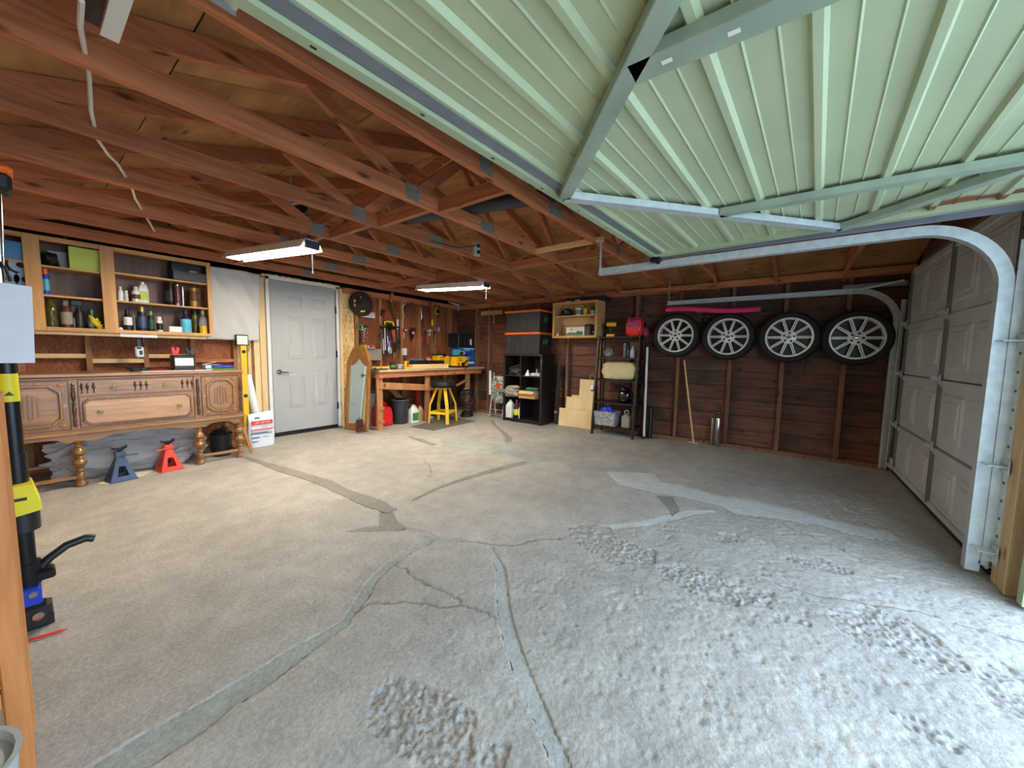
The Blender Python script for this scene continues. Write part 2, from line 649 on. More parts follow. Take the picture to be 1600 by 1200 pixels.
def in_poly(X, Y, poly):
    r = np.zeros(X.shape, bool)
    n = len(poly)
    for i in range(n):
        (x0, y0), (x1, y1) = poly[i], poly[(i + 1) % n]
        c = ((y0 > Y) != (y1 > Y))
        with np.errstate(divide='ignore', invalid='ignore'):
            xi = (x1 - x0) * (Y - y0) / (y1 - y0 + 1e-12) + x0
        r ^= (c & (X < xi))
    return r


def dist_line(X, Y, pts):
    d = np.full(X.shape, 9.0)
    for (x0, y0), (x1, y1) in zip(pts[:-1], pts[1:]):
        vx, vy = x1 - x0, y1 - y0
        L = vx * vx + vy * vy + 1e-9
        t = np.clip(((X - x0) * vx + (Y - y0) * vy) / L, 0, 1)
        d = np.minimum(d, np.hypot(X - x0 - t * vx, Y - y0 - t * vy))
    return d


def fp(pts, ox, oy, k):                # crop pixels -> floor points
    return [tuple(FL(ox + x * k, oy + y * k)[:2]) for x, y in pts]


SPALL = [fp([(100, 150), (180, 95), (270, 60), (400, 130), (560, 150), (620, 230), (760, 320), (700, 480), (740, 660), (340, 660), (310, 570), (120, 500), (80, 400)], 560, 1040, .25),
         fp([(760, 510), (880, 470), (960, 490), (900, 660), (770, 660)], 560, 1040, .25),
         fp([(165, 285), (230, 275), (300, 285), (330, 320), (450, 365), (450, 400), (320, 402), (240, 360), (180, 320)], 800, 680, .5),
         fp([(450, 410), (540, 400), (620, 440), (700, 460), (820, 490), (810, 540), (740, 530), (620, 520), (540, 480), (470, 450)], 800, 680, .5),
         fp([(1000, 550), (1100, 530), (1200, 560), (1310, 620), (1400, 690), (1430, 745), (1330, 745), (1200, 690), (1080, 650), (1010, 600)], 800, 680, .5),
         fp([(630, 305), (700, 305), (715, 330), (640, 335)], 800, 680, .5),
         fp([(840, 372), (960, 385), (1070, 425), (1040, 437), (880, 400)], 800, 680, .5),
         fp([(820, 550), (930, 580), (920, 598), (840, 575)], 800, 680, .5),
         fp([(1420, 760), (1520, 700), (1620, 760), (1620, 900), (1500, 830)], 800, 680, .5),
         fp([(1180, 860), (1260, 870), (1420, 970), (1400, 1000), (1240, 920)], 800, 680, .5)]
CRACK = [fp([(885, 565), (960, 525), (1050, 515), (1150, 535), (1260, 530), (1350, 575)], 100, 680, .5),
         fp([(1040, 405), (1130, 460), (1250, 520)], 100, 680, .5),
         fp([(1150, 325), (1250, 330), (1400, 345), (1470, 325), (1570, 320)], 100, 680, .5),
         fp([(800, 255), (900, 300), (1000, 340), (1100, 390)], 800, 680, .5),
         fp([(820, 460), (960, 500), (1200, 540), (1310, 562)], 800, 680, .5),
         fp([(1380, 590), (1480, 610), (1600, 650)], 800, 680, .5),
         fp([(125, 330), (120, 260), (80, 220)], 640, 660, .2625)]

REPAIR = []                            # mortar patches laid over the old cracks: (name, outline, material, label)


def rep_poly(name, poly, mk, label=None):
    REPAIR.append((name, poly, mk, label))


def rep_strip(name, pts, ws, mk, label=None):
    L, R = [], []
    P = [Vector(p) for p in pts]
    for i, p in enumerate(P):
        d = (P[min(i + 1, len(P) - 1)] - P[max(i - 1, 0)]).normalized()
        nrm = Vector((-d.y, d.x))
        w = ws[i] if isinstance(ws, (list, tuple)) else ws
        L.append(tuple(p + nrm * w / 2))
        R.append(tuple(p - nrm * w / 2))
    rep_poly(name, L + R[::-1], mk, label)


rep_poly('crack_repair', fp([(60, 1048), (250, 930), (400, 850), (540, 770), (700, 670), (850, 590), (880, 570), (900, 580), (820, 640), (740, 700), (640, 780), (520, 850), (470, 900), (350, 980), (250, 1048)], 100, 680, .5),
          'repair', label='wide grey mortar fill along the nearest floor crack')
rep_strip('crack_repair', fp([(885, 572), (935, 505), (960, 460), (1010, 410), (1080, 360), (1150, 328)], 100, 680, .5), [.03, .055, .05, .05, .045, .05], 'repair')
rep_strip('crack_repair', fp([(1160, 322), (1125, 308), (1062, 292)], 100, 680, .5), [.05, .05, .045], 'repair')
rep_strip('crack_repair', fp([(1160, 326), (1240, 326)], 100, 680, .5), [.04, .05], 'repair')
rep_strip('crack_repair', fp([(1025, 238), (960, 210), (880, 180), (820, 150), (760, 130), (690, 110), (630, 90), (565, 68)], 100, 680, .5), [.09, .14, .10, .12, .10, .11, .07, .05], 'repair_dk')
rep_poly('crack_repair', fp([(870, 303), (920, 290), (985, 280), (985, 240), (1025, 238), (1040, 270), (1072, 292), (1050, 298), (960, 300)], 100, 680, .5), 'repair_dk')
rep_strip('crack_repair', fp([(20, 462), (150, 400), (300, 345), (450, 300), (600, 260), (690, 236)], 640, 660, .2625), [.03, .03, .05, .08, .10, .08], 'repair_dk')
rep_poly('crack_repair', fp([(185, 100), (300, 95), (420, 110), (520, 135), (560, 120), (600, 118), (640, 160), (720, 195), (850, 225), (980, 245), (1130, 280), (1170, 298), (1040, 300), (960, 280), (930, 255), (850, 235), (740, 235), (690, 240), (670, 210), (560, 195), (430, 170), (290, 155), (200, 135)], 640, 660, .2625), 'repair')
rep_strip('crack_repair', fp([(585, 120), (590, 95), (560, 60), (510, 20), (490, -12)], 640, 660, .2625), [.09, .09, .06, .05, .04], 'repair_dk')
rep_strip('crack_repair', fp([(150, 135), (60, 105), (0, 85)], 640, 660, .2625), [.08, .08, .05], 'repair_dk')
rep_poly('skim_patch', fp([(292, 113), (440, 118), (470, 145), (560, 163), (640, 188), (760, 205), (900, 240), (1000, 272), (1180, 306), (1215, 330), (1100, 318), (980, 285), (850, 262), (700, 246), (660, 222), (560, 198), (470, 182), (400, 167), (330, 150)], 800, 680, .5),
          'repair_lt', label='broad pale skim coat patch fading towards the closed garage door')
rep_poly('crack_repair', fp([(448, 187), (500, 190), (522, 232), (500, 252), (484, 225)], 800, 680, .5), 'repair_dk')
rep_strip('crack_repair', fp([(310, 287), (420, 276), (500, 258), (560, 243), (640, 240)], 800, 680, .5), [.05, .06, .07, .06, .04], 'repair_lt')
rep_strip('crack_repair', fp([(1330, 350), (1365, 420), (1372, 540), (1390, 620), (1430, 740), (1490, 880), (1560, 1045)], 100, 680, .5), [.03, .05, .06, .06, .06, .05, .05], 'repair_mid', label='long pale mortar strip running towards the camera')


xs = np.concatenate([np.arange(XL, .2, .03), np.arange(.2, 3.1, .0072), np.arange(3.1, XB + .02, .022)])
ys = np.concatenate([np.arange(YF - .12, 2.3, .0072), np.arange(2.3, YB + .02, .022)])
GX, GY = np.meshgrid(xs, ys)
jx = GX + .05 * (fbm(GX, GY, 18, 3, 5) - .5)
jy = GY + .05 * (fbm(GX, GY, 18, 3, 9) - .5)
sp = np.zeros(GX.shape)
for p in SPALL:
    sp = np.maximum(sp, in_poly(jx, jy, p).astype(float))
# the slab is generally more worn towards the open doorway
wear = np.clip(1.25 - (GY + .9) / 4.6, 0.12, 1) * np.clip((GX + .4) / 1.6, .45, 1)
ck = np.full(GX.shape, 9.0)
for c in CRACK:
    ck = np.minimum(ck, dist_line(jx, jy, c))
ckm = np.exp(-(ck / .0055) ** 2)
rough = fbm(GX, GY, 42, 3, 21) - .5
chunk = np.abs(fbm(GX, GY, 44, 2, 33) - .5) * 2
pits = np.clip(fbm(GX, GY, 34, 2, 50) - .66, 0, 1) * 3
Z = .004 * (fbm(GX, GY, 1.3, 3, 2) - .5)
Z += sp * (-.006 + .012 * (chunk - .28) + .013 * (fbm(GX, GY, 85, 1, 61) - .5) + .010 * (fbm(GX, GY, 14, 2, 71) - .5))
Z += (1 - sp) * (wear * (.0045 * (fbm(GX, GY, 60, 2, 81) - .5) + .003 * rough - .010 * pits * wear) + .0012 * rough)
Z -= ckm * .007
rm = np.zeros(GX.shape, bool)
rn = np.zeros(GX.shape, bool)
for r_ in REPAIR:
    q_ = in_poly(GX, GY, r_[1])
    if max(p[1] for p in r_[1]) < 2.3:
        rn |= q_
    else:
        rm |= q_
Z = np.where(rm, Z * .3, np.where(rn, -.010, Z))
fm = bpy.data.meshes.new('floor')
ny, nx = GX.shape
V = np.stack([GX, GY, Z], -1).reshape(-1, 3)
idx = np.arange(nx * ny).reshape(ny, nx)
F4 = np.stack([idx[:-1, :-1], idx[:-1, 1:], idx[1:, 1:], idx[1:, :-1]], -1).reshape(-1, 4)
fm.vertices.add(len(V))
fm.vertices.foreach_set('co', V.ravel())
fm.loops.add(F4.size)
fm.loops.foreach_set('vertex_index', F4.ravel())
fm.polygons.add(len(F4))
fm.polygons.foreach_set('loop_start', np.arange(0, F4.size, 4))
fm.polygons.foreach_set('loop_total', np.full(len(F4), 4))
fm.polygons.foreach_set('use_smooth', np.ones(len(F4), bool))
at = fm.attributes.new('surface', 'FLOAT_COLOR', 'POINT')
at.data.foreach_set('color', np.stack([sp, ckm, wear, np.ones_like(sp)], -1).astype(np.float32).ravel())
fm.update(calc_edges=True)


def concrete(name, base, tan, light, attr=True):
    m, nt, b = nmat(name)
    tc = N(nt, 'ShaderNodeTexCoord')

    def noise(s, d=6, r=.6):
        n = N(nt, 'ShaderNodeTexNoise')
        n.inputs['Scale'].default_value = s
        n.inputs['Detail'].default_value = d
        n.inputs['Roughness'].default_value = r
        nt.links.new(tc.outputs['Object'], n.inputs['Vector'])
        return n.outputs[0]
    big, fine, mid = noise(1.1, 7), noise(70, 3, .7), noise(7, 6)
    col = ramp(nt, big, [(.3, base), (.52, tan), (.74, light)])

    def mix(kind, f, a, c):
        x = N(nt, 'ShaderNodeMixRGB', blend_type=kind)
        if isinstance(f, float):
            x.inputs[0].default_value = f
        else:
            nt.links.new(f, x.inputs[0])
        nt.links.new(a, x.inputs[1])
        if isinstance(c, tuple):
            x.inputs[2].default_value = c
        else:
            nt.links.new(c, x.inputs[2])
        return x.outputs[0]
    col = mix('OVERLAY', .35, col, mid)
    col = mix('OVERLAY', .4, col, ramp(nt, fine, [(.3, (.25, .25, .25, 1)), (.7, (.75, .75, .75, 1))]))
    if attr:
        a = N(nt, 'ShaderNodeAttribute', attribute_name='surface')
        sep = N(nt, 'ShaderNodeSeparateColor')
        nt.links.new(a.outputs['Color'], sep.inputs[0])
        agg = noise(60, 4, .7)
        col = mix('MIX', sep.outputs[0], col, ramp(nt, agg, [(.3, C(126, 122, 117)), (.5, C(156, 151, 145)), (.7, C(184, 179, 172))]))
        col = mix('MIX', sep.outputs[1], col, C(116, 109, 100))
    nt.links.new(col, b.inputs['Base Color'])
    b.inputs['Roughness'].default_value = .82
    bp = N(nt, 'ShaderNodeBump')
    bp.inputs['Strength'].default_value = .6
    bp.inputs['Distance'].default_value = .006
    nt.links.new(fine, bp.inputs['Height'])
    nt.links.new(bp.outputs[0], b.inputs['Normal'])
    return m


K['concrete'] = concrete('floor_concrete', C(147, 142, 136), C(162, 157, 150), C(175, 170, 163))
K['repair'] = concrete('crack_repair_mortar', C(136, 141, 136), C(150, 155, 149), C(163, 168, 162), False)
K['repair_lt'] = concrete('pale_skim_coat', C(170, 172, 170), C(183, 185, 183), C(194, 197, 195), False)
K['repair_mid'] = concrete('worn_mortar_strip', C(150, 152, 149), C(163, 165, 162), C(175, 177, 174), False)
K['repair_dk'] = concrete('dark_crack_filler', C(116, 113, 104), C(129, 125, 116), C(142, 138, 128), False)
K['drive'] = concrete('driveway_concrete', C(170, 168, 162), C(182, 180, 174), C(194, 191, 184), False)
fm.materials.append(K['concrete'])
floor = link('floor', fm)
floor['kind'] = 'structure'


def fill_poly(name, poly, mat, top=.0022, label=None):
    """a patch of mortar laid on the slab: jagged outline, gently domed"""
    pts = []
    n = len(poly)
    for i in range(n):
        a, b = Vector(poly[i]), Vector(poly[(i + 1) % n])
        L = (b - a).length
        k = max(1, int(L / .018))
        nrm = Vector((-(b - a).y, (b - a).x)).normalized()
        for j in range(k):
            p = a.lerp(b, j / k)
            p += nrm * random.uniform(-.007, .007)
            pts.append(p)
    mb = MB()
    vs = [(p.x, p.y, top) for p in pts] + [(p.x, p.y, top - .012) for p in pts]
    m = len(pts)
    mb.add(vs, [tuple(range(m))] + [(i, m + i, m + (i + 1) % m, (i + 1) % m) for i in range(m)])
    o = part(name, mb, mat, floor, label=label)
    me = o.data
    if me.polygons[0].normal.z < 0:
        me.flip_normals()
    return o


for nm_, pl_, mk_, lb_ in REPAIR:
    fill_poly(nm_, pl_, K[mk_], -.0045 if max(p[1] for p in pl_) < 2.3 else .003, lb_)

# driveway outside the open doorway, a few centimetres below the slab
mb = MB().box(-7, -14, -.30, 9, YF - .12, -.03)
dv = struct('floor_driveway', mb, K['drive'])

# ------------------------------------------------------------------ back wall
wall_back = struct('wall_back')
xa = lambda px, py=560: WY(px, py, YBS).x
EDG = [XL, 0.43, 1.21, 1.62, 1.95]
for i in range(4):
    part('sheathing_panel', MB().box(EDG[i] + .003, YB, 0.0, EDG[i + 1] - .003, YB + .012, 2.2), K['osb'] if i == 3 else K['osb_old'], wall_back)
EDG = [2.85, 3.16, 3.72, 4.28, 4.86, XB]
for i in range(5):
    part('sheathing_panel', MB().box(EDG[i] + .003, YB, 0.0, EDG[i + 1] - .003, YB + .012, 2.2), K['sheath_a'], wall_back)
part('sheathing_panel', MB().box(1.95, YB, 2.1, 2.85, YB + .012, 2.2), K['osb'], wall_back)
part('gable_panel', MB().prism([(XL - .05, 2.2), (XB + .05, 2.2), (XRG, zr(XRG) + .12)], YB, YB + .012, 'y'), K['roof'], wall_back)
SX = [.02, .415, .81, 1.19, 1.59]
for x in SX:
    part('stud', MB().box(x - .02, YBS, .04, x + .02, YB, 2.02), K['stud'], wall_back)
for px in (558, 595, 628, 656, 680, 705):
    x = xa(px, 530)
    part('stud', MB().box(x - .022, YBS, .04, x + .022, YB, 2.02), K['stud'], wall_back)
for i in range(len(SX) - 1):                       # staggered blocking below the wall shelves
    z = 1.045 if i % 2 == 0 else .997
    part('blocking', MB().box(SX[i] + .02, YBS + .004, z, SX[i + 1] - .02, YB, z + .04), K['newx'] if i < 3 else K['truss'], wall_back)
    part('blocking', MB().box(SX[i] + .02, YBS + .004, .30, SX[i + 1] - .02, YB, .34), K['truss'], wall_back)
part('sill_plate', MB().box(XL, YBS - .005, 0, 1.90, YB, .04), K['truss'], wall_back)
part('sill_plate', MB().box(2.92, YBS - .005, 0, XB, YB, .04), K['truss'], wall_back)
part('top_plate', MB().box(XL, YBS, 2.02, XB, YB, 2.10), K['truss'], wall_back)

# fresh framing and strand board round the entry door
for a, b in ((397, 406), (407, 416)):
    x0, x1 = xa(a, 600), xa(b, 600)
    part('door_stud', MB().box(x0 + .01, YBS - .02, 0, x1 + .01, YB, 2.06), K['new'], wall_back)
part('door_stud', MB().box(1.725, YBS + .02, 0, 1.762, YB, 2.0), K['new'], wall_back)
part('door_stud', MB().box(2.905, YBS - .015, 0, 2.945, YB, 2.07), K['new'], wall_back)
wav = [(2.945, .02), (3.155, .02), (3.155, 1.96), (3.13, 2.0), (3.135, 2.05), (3.08, 2.045), (3.02, 2.065), (2.945, 2.05)]
part('strand_board', MB().prism(wav, YBS + .035, YBS + .047, 'y'), K['osb'], wall_back)
for z in (.55, 1.0, 1.42, 1.62, 1.80):                # nailing rows across the strand board
    part('strand_board_joint', MB().box(2.95, YBS + .030, z, 3.15, YBS + .036, z + .006), K['handle'], wall_back)

part('light_leak_shell', MB().box(XL - .1, YB + .045, -.05, XB + .1, YB + .06, 2.35).prism([(XL - .1, 2.3), (XB + .1, 2.3), (XRG, zr(XRG) + .16)], YB + .045, YB + .06, 'y'), K['plankB'], wall_back)  # unseen shell added behind the wall to block light leaks
part('eave_light_stop', MB().box(XL, YB, 2.1, XB, YB + .045, 2.3), K['plankB'], wall_back)  # filler added to close the light leak between wall top and roof
# ------------------------------------------------------------------ entry door
door1 = struct('door_1', label='grey six panel entry door with lever handle')
dx0, dx1, dz0, dz1, dy = 1.985, 2.835, .05, 2.055, YBS - .01
part('slab', MB().cbox(dx0, dy, dz0, dx1, dy + .042, dz1, .003), K['door'], door1)
cw = (dx1 - dx0)
for cx in (.225, .60):
    for z0, z1 in ((1.72, 1.87), (1.03, 1.60), (.36, .83)):
        x0 = dx0 + cx * cw - (.0 if cx < .5 else .0)
        x1 = x0 + .205
        mb = MB()
        mb.frustum(x0, x1, z0, z1, dy - .0005, dy - .008, .016)
        mb.frustum(x0 + .035, x1 - .035, z0 + .035, z1 - .035, dy - .008, dy - .013, .012)
        part('door_panel', mb, K['door'], door1)
hx, hz = dx0 + .075, .86
mb = MB().cyl((hx, dy, hz), (hx, dy - .012, hz), .031, n=16)
hd = part('lever_handle', mb.cyl((hx, dy - .012, hz), (hx, dy - .05, hz), .011).beam((hx - .01, dy - .05, hz), (hx + .10, dy - .052, hz - .004), .016, .018, c=.005), K['chrome'], door1, True)
for z in (1.70, 1.05, .28):
    part('hinge', MB().cbox(dx1 - .002, dy - .008, z, dx1 + .022, dy + .01, z + .10, .003), K['blackm'], door1)
part('door_sweep', MB().box(dx0, dy - .004, .012, dx1, dy + .04, dz0), K['black'], door1)
part('jamb', MB().box(dx0 - .045, dy + .005, 0, dx0 - .004, YB, dz1 + .04), K['white'], door1)
part('jamb', MB().box(dx1 + .022, dy + .005, 0, dx1 + .062, YB, dz1 + .04), K['white'], door1)
part('head_jamb', MB().box(dx0 - .045, dy + .005, dz1 + .005, dx1 + .062, YB, dz1 + .04), K['white'], door1)
part('threshold', MB().box(dx0 - .045, dy - .02, 0, dx1 + .05, YB, .012), K['blackm'], door1)
mb = MB()
for i in range(34):
    x = dx0 - .06 + i * (dx1 - dx0 + .12) / 33
    mb.ball((x, dy + .012, dz1 + .05 + random.uniform(-.004, .006)), .03, .016, random.uniform(.010, .017), 8, 5)
part('foam_bead', mb, K['foamy'], door1, True)

# ------------------------------------------------------------------ right wall: siding planks and studs
wall_right = struct('wall_right')
z = .04
row = 0
pl_y = [YF - .09, .62, 2.35, 3.9, YB]
while z < 2.25:
    h = .185
    cuts = [YF - .09] + sorted(random.sample([-.20, .62, 1.2, 1.85, 2.35, 3.0, 3.9, 4.6], 2)) + [YB]
    for a, b in zip(cuts[:-1], cuts[1:]):
        part('plank', MB().cbox(XB + random.uniform(0, .004), a + .002, z + .003, XB + .025, b - .002, z + h - .002, .003), K['plankB'], wall_right)
    z += h
    row += 1
part('backing', MB().box(XB + .025, YF - .2, -.05, XB + .035, YB + .08, 2.3), K['black'], wall_right)
for y in (-.52, .02, .555, 1.165, 1.75, 2.30, 2.86, 3.45, 4.05, 4.55, 4.88):
    part('stud', MB().box(XBS, y - .021, .04, XB, y + .021, 2.02), K['studB'], wall_right)
part('sill_plate', MB().box(XBS - .02, YF - .05, 0, XB, YB, .04), K['studB'], wall_right)
part('top_plate', MB().box(XBS, YF - .05, 2.02, XB, YB, 2.10), K['truss_y'], wall_right)

# ------------------------------------------------------------------ left and front walls
wall_left = struct('wall_left', MB().box(XL - .02, YF - .1, -.05, XL, YB + .06, 2.2), K['osb'])
for i in range(10):
    part('stud', MB().box(XL, -.6 + i * .61, .04, XL + .05, -.56 + i * .61, 2.02), K['stud'], wall_left)
part('sill_plate', MB().box(XL, YF - .05, 0, XL + .05, YB - .1, .04), K['truss_y'], wall_left)
part('top_plate', MB().box(XL, YF - .05, 2.02, XL + .05, YB - .1, 2.10), K['truss_y'], wall_left)
wf = MB()
wf.box(XL, YF - .1, 0, XL + .12, YF - .05, 2.2)
wf.box(2.70, YF - .1, 0, 3.02, YF - .05, 2.2)
wf.box(5.22, YF - .1, 0, XB, YF - .05, 2.2)
wf.box(XL, YF - .1, 2.06, XB, YF - .05, 2.2)
wf.prism([(XL - .05, 2.2), (XB + .05, 2.2), (XRG, zr(XRG) + .12)], YF - .1, YF - .05, 'y')
wall_front = struct('wall_front', wf, K['plankB'])
part('jamb_post', MB().cbox(2.84, YF - .035, 0, 2.985, YF + .012, 2.06, .004), K['post'], wall_front, label='fresh pine post beside the door track')
part('jamb_board', MB().box(2.70, YF - .05, 0, 2.84, YF - .045, 2.06), K['plankB'], wall_front)
part('header', MB().box(XL, YF - .05, 2.03, 2.8, YF + .0, 2.2), K['truss'], wall_front)

# ------------------------------------------------------------------ roof
ceiling = struct('ceiling')
rise = lambda x: zr(x) + .098
for side in (0, 1):
    ex = [-.52, .49, 1.50, 2.52] if side == 0 else [5.56, 4.55, 3.54, 2.52]
    for k in range(3):
        off = -1.15 if k % 2 == 0 else -2.3
        y = off
        while y < YB + .1:
            y0, y1 = max(y, -1.15), min(y + 2.3, YB + .2)
            y += 2.3
            if y1 - y0 < .05:
                continue
            a, b = ex[k], ex[k + 1]
            s = .003 if b > a else -.003
            za, zb = 2.14 + .325 * (a if side == 0 else 2 * XRG - a) + .098, 2.14 + .325 * (b if side == 0 else 2 * XRG - b) + .098
            mb = MB().prism([(a + s, za), (b - s, zb), (b - s, zb + .012), (a + s, za + .012)], y0 + .003, y1 - .003, 'y')
            part('roof_panel', mb, K['roof'], ceiling)
    # shingle underlay closing the joints
    a, b = ex[0], ex[3]
    za, zb = 2.14 + .325 * (a if side == 0 else 2 * XRG - a) + .112, 2.14 + .325 * XRG + .112
    part('roof_deck', MB().prism([(a, za), (b, zb), (b, zb + .02), (a, za + .02)], -1.15, YB + .2, 'y'), K['brown'], ceiling)

TY = [1.36 + .61 * k for k in range(-3, 7)]
T = .019
XN1, XN2, XQ = 1.55, 3.49, .93


def web(p, q):
    return MB().beam(p, q, .038, .08, (0, 1, 0))


def tri_mesh():
    ms = []
    ms.append(('bottom_chord', mesh_of('bottom_chord', MB().box(XL + .02, -T, ZC, XB - .02, T, ZC + .089), K['truss'])))
    for s in (0, 1):
        X = (lambda x: x) if s == 0 else (lambda x: 2 * XRG - x)
        pr = [(X(-.5), zr(-.5)), (X(XRG), zr(XRG)), (X(XRG), zr(XRG) + .095), (X(-.5), zr(-.5) + .095)]
        ms.append(('top_chord', mesh_of('top_chord', MB().prism(pr, -T, T, 'y'), K['truss'])))
        n1 = X(XN1)
        ms.append(('web', mesh_of('web', MB().beam((X(XQ), 0, zr(XQ) + .03), (n1 - (.03 if s == 0 else -.03), 0, ZC + .06), .07, .034, (0, 1, 0)), K['truss'])))
        ms.append(('web', mesh_of('web', MB().beam((n1 + (.04 if s == 0 else -.04), 0, ZC + .06), (X(XRG - .06), 0, zr(XRG - .1) + .02), .07, .034, (0, 1, 0)), K['truss'])))
    for x, w in ((XN1, .10), (XN2, .10), (2.28, .16)):
        for sg in (-1, 1):
            ms.append(('gusset_plate', mesh_of('gusset_plate', MB().box(x - w / 2, sg * T, ZC + .006, x + w / 2, sg * (T + .0025), ZC + (.083 if x == 2.28 else .10)), K['gusset'])))
    return ms


TM = tri_mesh()
trusses = []
for y in TY:
    t = link('roof_truss', None, ceiling, (0, y, 0))
    for nme, me in TM:
        link(nme, me, t)
    trusses.append(t)
BL = [1.78, 1.72, 1.66, 1.60, 1.55, 1.52, 1.50]
for i, y in enumerate(TY[3:-1]):
    part('blocking', MB().box(BL[i] - .02, y + T, ZC, BL[i] + .02, y + .61 - T, ZC + .085), K['truss_y'], ceiling)
    part('blocking', MB().box(3.40 - .01 * i, y + T, ZC, 3.44 - .01 * i, y + .61 - T, ZC + .085), K['truss_y'], ceiling)

# ------------------------------------------------------------------ closed sectional garage door
door2 = struct('door_2', label='closed grey sectional garage door with raised panels')
sx0, sx1, sy = 3.04, 5.24, YF
mid = 4.09
secz = [.045, .50, 1.005, 1.49, 2.02]
for k in range(4):
    z0, z1 = secz[k], secz[k + 1]
    sec = part('section', MB().cbox(sx0, sy - .045, z0 + .004, sx1, sy, z1 - .004, .006), K['sect'], door2)
    for a, b in ((sx0 + .10, mid - .07), (mid + .07, sx1 - .10)):
        w = (b - a - .08) / 2
        for q in range(2):
            x0 = a + q * (w + .08)
            mb = MB().frustum(x0, x0 + w, z0 + .07, z1 - .09, sy - .002, sy + .010, .022)
            mb.frustum(x0 + .045, x0 + w - .045, z0 + .115, z1 - .135, sy + .009, sy + .017, .016)
            part('panel', mb, K['sect'], sec)
    part('rail', MB().box(sx0, sy, z1 - .05, sx1, sy + .012, z1 - .005), K['sect'], sec)
    for x, w in ((mid, .022), (sx0 + .045, .035), (sx1 - .05, .03)):
        st = part('stile', MB().box(x - w, sy, z0 + .02, x + w, sy + .018, z1 - .01), K['sect_st'], sec)
        mb = MB()
        for j in range(7):
            zz = z0 + .06 + j * (z1 - z0 - .10) / 6.4
            mb.box(x - w * .6, sy + .018, zz, x + w * .5, sy + .0186, zz + .012)
        if x != mid:
            part('stile_slots', mb, K['black'], sec)
    if k < 3:
        for x in (mid, sx0 + .04, sx1 - .04):
            mb = MB().cbox(x - .035, sy + .014, z1 - .035, x + .035, sy + .022, z1 + .04, .004)
            mb.cyl((x - .035, sy + .032, z1 + .002), (x + .035, sy + .032, z1 + .002), .011, n=10)
            mb.beam((x - .02, sy + .03, z1 + .002), (x - .02, sy + .055, z1 + .02), .006, .03)
            mb.beam((x + .02, sy + .03, z1 + .002), (x + .02, sy + .055, z1 + .02), .006, .03)
            part('hinge', mb, K['galv'], sec)
part('seam_light_stop', MB().box(sx0 - .03, sy - .05, .02, sx1 + .03, sy - .046, 2.1), K['sect_st'], door2)  # sheet added behind the sections to keep daylight out of the seams
part('bottom_seal', MB().cbox(sx0, sy - .05, .004, sx1, sy + .012, .045, .01), K['rubber'], door2)
part('bottom_rail', MB().box(sx0, sy - .04, .045, sx1, sy + .014, .085), K['sect'], door2)
for x in (sx0 + .02, sx1 - .02):
    mb = MB().cbox(x - .06, sy + .014, .05, x + .05, sy + .03, .16, .004).cyl((x - .07, sy + .04, .085), (x + .02, sy + .04, .085), .016, n=12)
    part('bottom_bracket', mb, K['galv'], door2, True)


def track_mesh(x, sgn, yend, zt=1.855, ybase=YF + .075, r=.33):
    """roller track: vertical, curved, then level; open side faces sgn"""
    path = [(ybase, .03, 0), (ybase, .8, 0)]
    zc = zt - r
    yc = ybase + r
    for i in range(13):
        a = PI - i * (PI / 2) / 12
        path.append((yc + r * math.cos(a), zc + r * math.sin(a), i * (PI / 2) / 12))
    path.append((yend, zt, PI / 2))
    prof = [(-.026, 0), (-.026, .055), (-.018, .055), (-.018, .004), (.018, .004), (.018, .055), (.026, .055), (.026, 0)]
    mb = MB()
    vs, fs = [], []
    m = len(prof)
    for y, z, a in path:
        ny_, nz_ = -math.cos(a), math.sin(a)
        for n_, w in prof:
            vs.append((x + sgn * w, y + ny_ * n_, z + nz_ * n_))
    for k in range(len(path) - 1):
        for i in range(m):
            j = (i + 1) % m
            fs.append((k * m + i, k * m + j, (k + 1) * m + j, (k + 1) * m + i))
    fs += [tuple(range(m)), tuple(range((len(path) - 1) * m, len(path) * m))]
    return mb.add(vs, fs)


for x, sg, side in ((2.99, 1, 0), (5.29, -1, 1)):
    tr = part('track', track_mesh(x, sg, 1.32), K['galv'], door2, True)
    # slotted wall angle behind the vertical track
    xa0 = x - .055 if side == 0 else x + .005
    mb = MB().box(xa0, YF + .012, .10, xa0 + .05, YF + .016, 1.75)
    mb.box(xa0 if side else xa0 + .046, YF + .012, .10, xa0 + .004 if side else xa0 + .05, YF + .05, 1.75)
    wa = part('wall_angle', mb, K['galv'], door2)
    mb = MB()
    for j in range(17):
        mb.box(xa0 + .012, YF + .016, .15 + j * .094, xa0 + .034, YF + .0166, .163 + j * .094)
    part('slots', mb, K['black'], wa)
    for zz in (.17, .62, 1.25):
        mb = MB().box(x - .085 if side == 0 else x - .0, YF + .02, zz, x + .005 if side == 0 else x + .085, YF + .09, zz + .004)
        mb.box(x - .085 if side == 0 else x, YF + .02, zz - .035, x + .005 if side == 0 else x + .085, YF + .024, zz + .035)
        part('track_bracket', mb, K['galv'], door2)
    # hanger at the inner end and the level support angle
    part('track_hanger', MB().box(x - .015, 1.30, 1.83, x + .015, 1.304, 2.16), K['galv'], door2)
    mb = MB().box(x - .02, YF + .02, 1.885, x - .016, .92 if side == 0 else -.45, 1.93)
    mb.box(x - .02, YF + .02, 1.926, x + .02, .92 if side == 0 else -.45, 1.93)
    part('support_angle', mb, K['galv_dk'], door2)
part('hanger_rail', MB().box(2.97, 1.28, 2.10, 3.01, 2.0, 2.14), K['newy'], door2)
part('strut_arm', MB().beam((5.26, YF + .05, 1.93), (5.26, YF + .42, 1.86), .03, .02), K['galv'], door2)
mb = MB().beam((2.73, YF - .018, .02), (2.715, YF - .03, 1.9), .05, .035, (0, 1, 0))
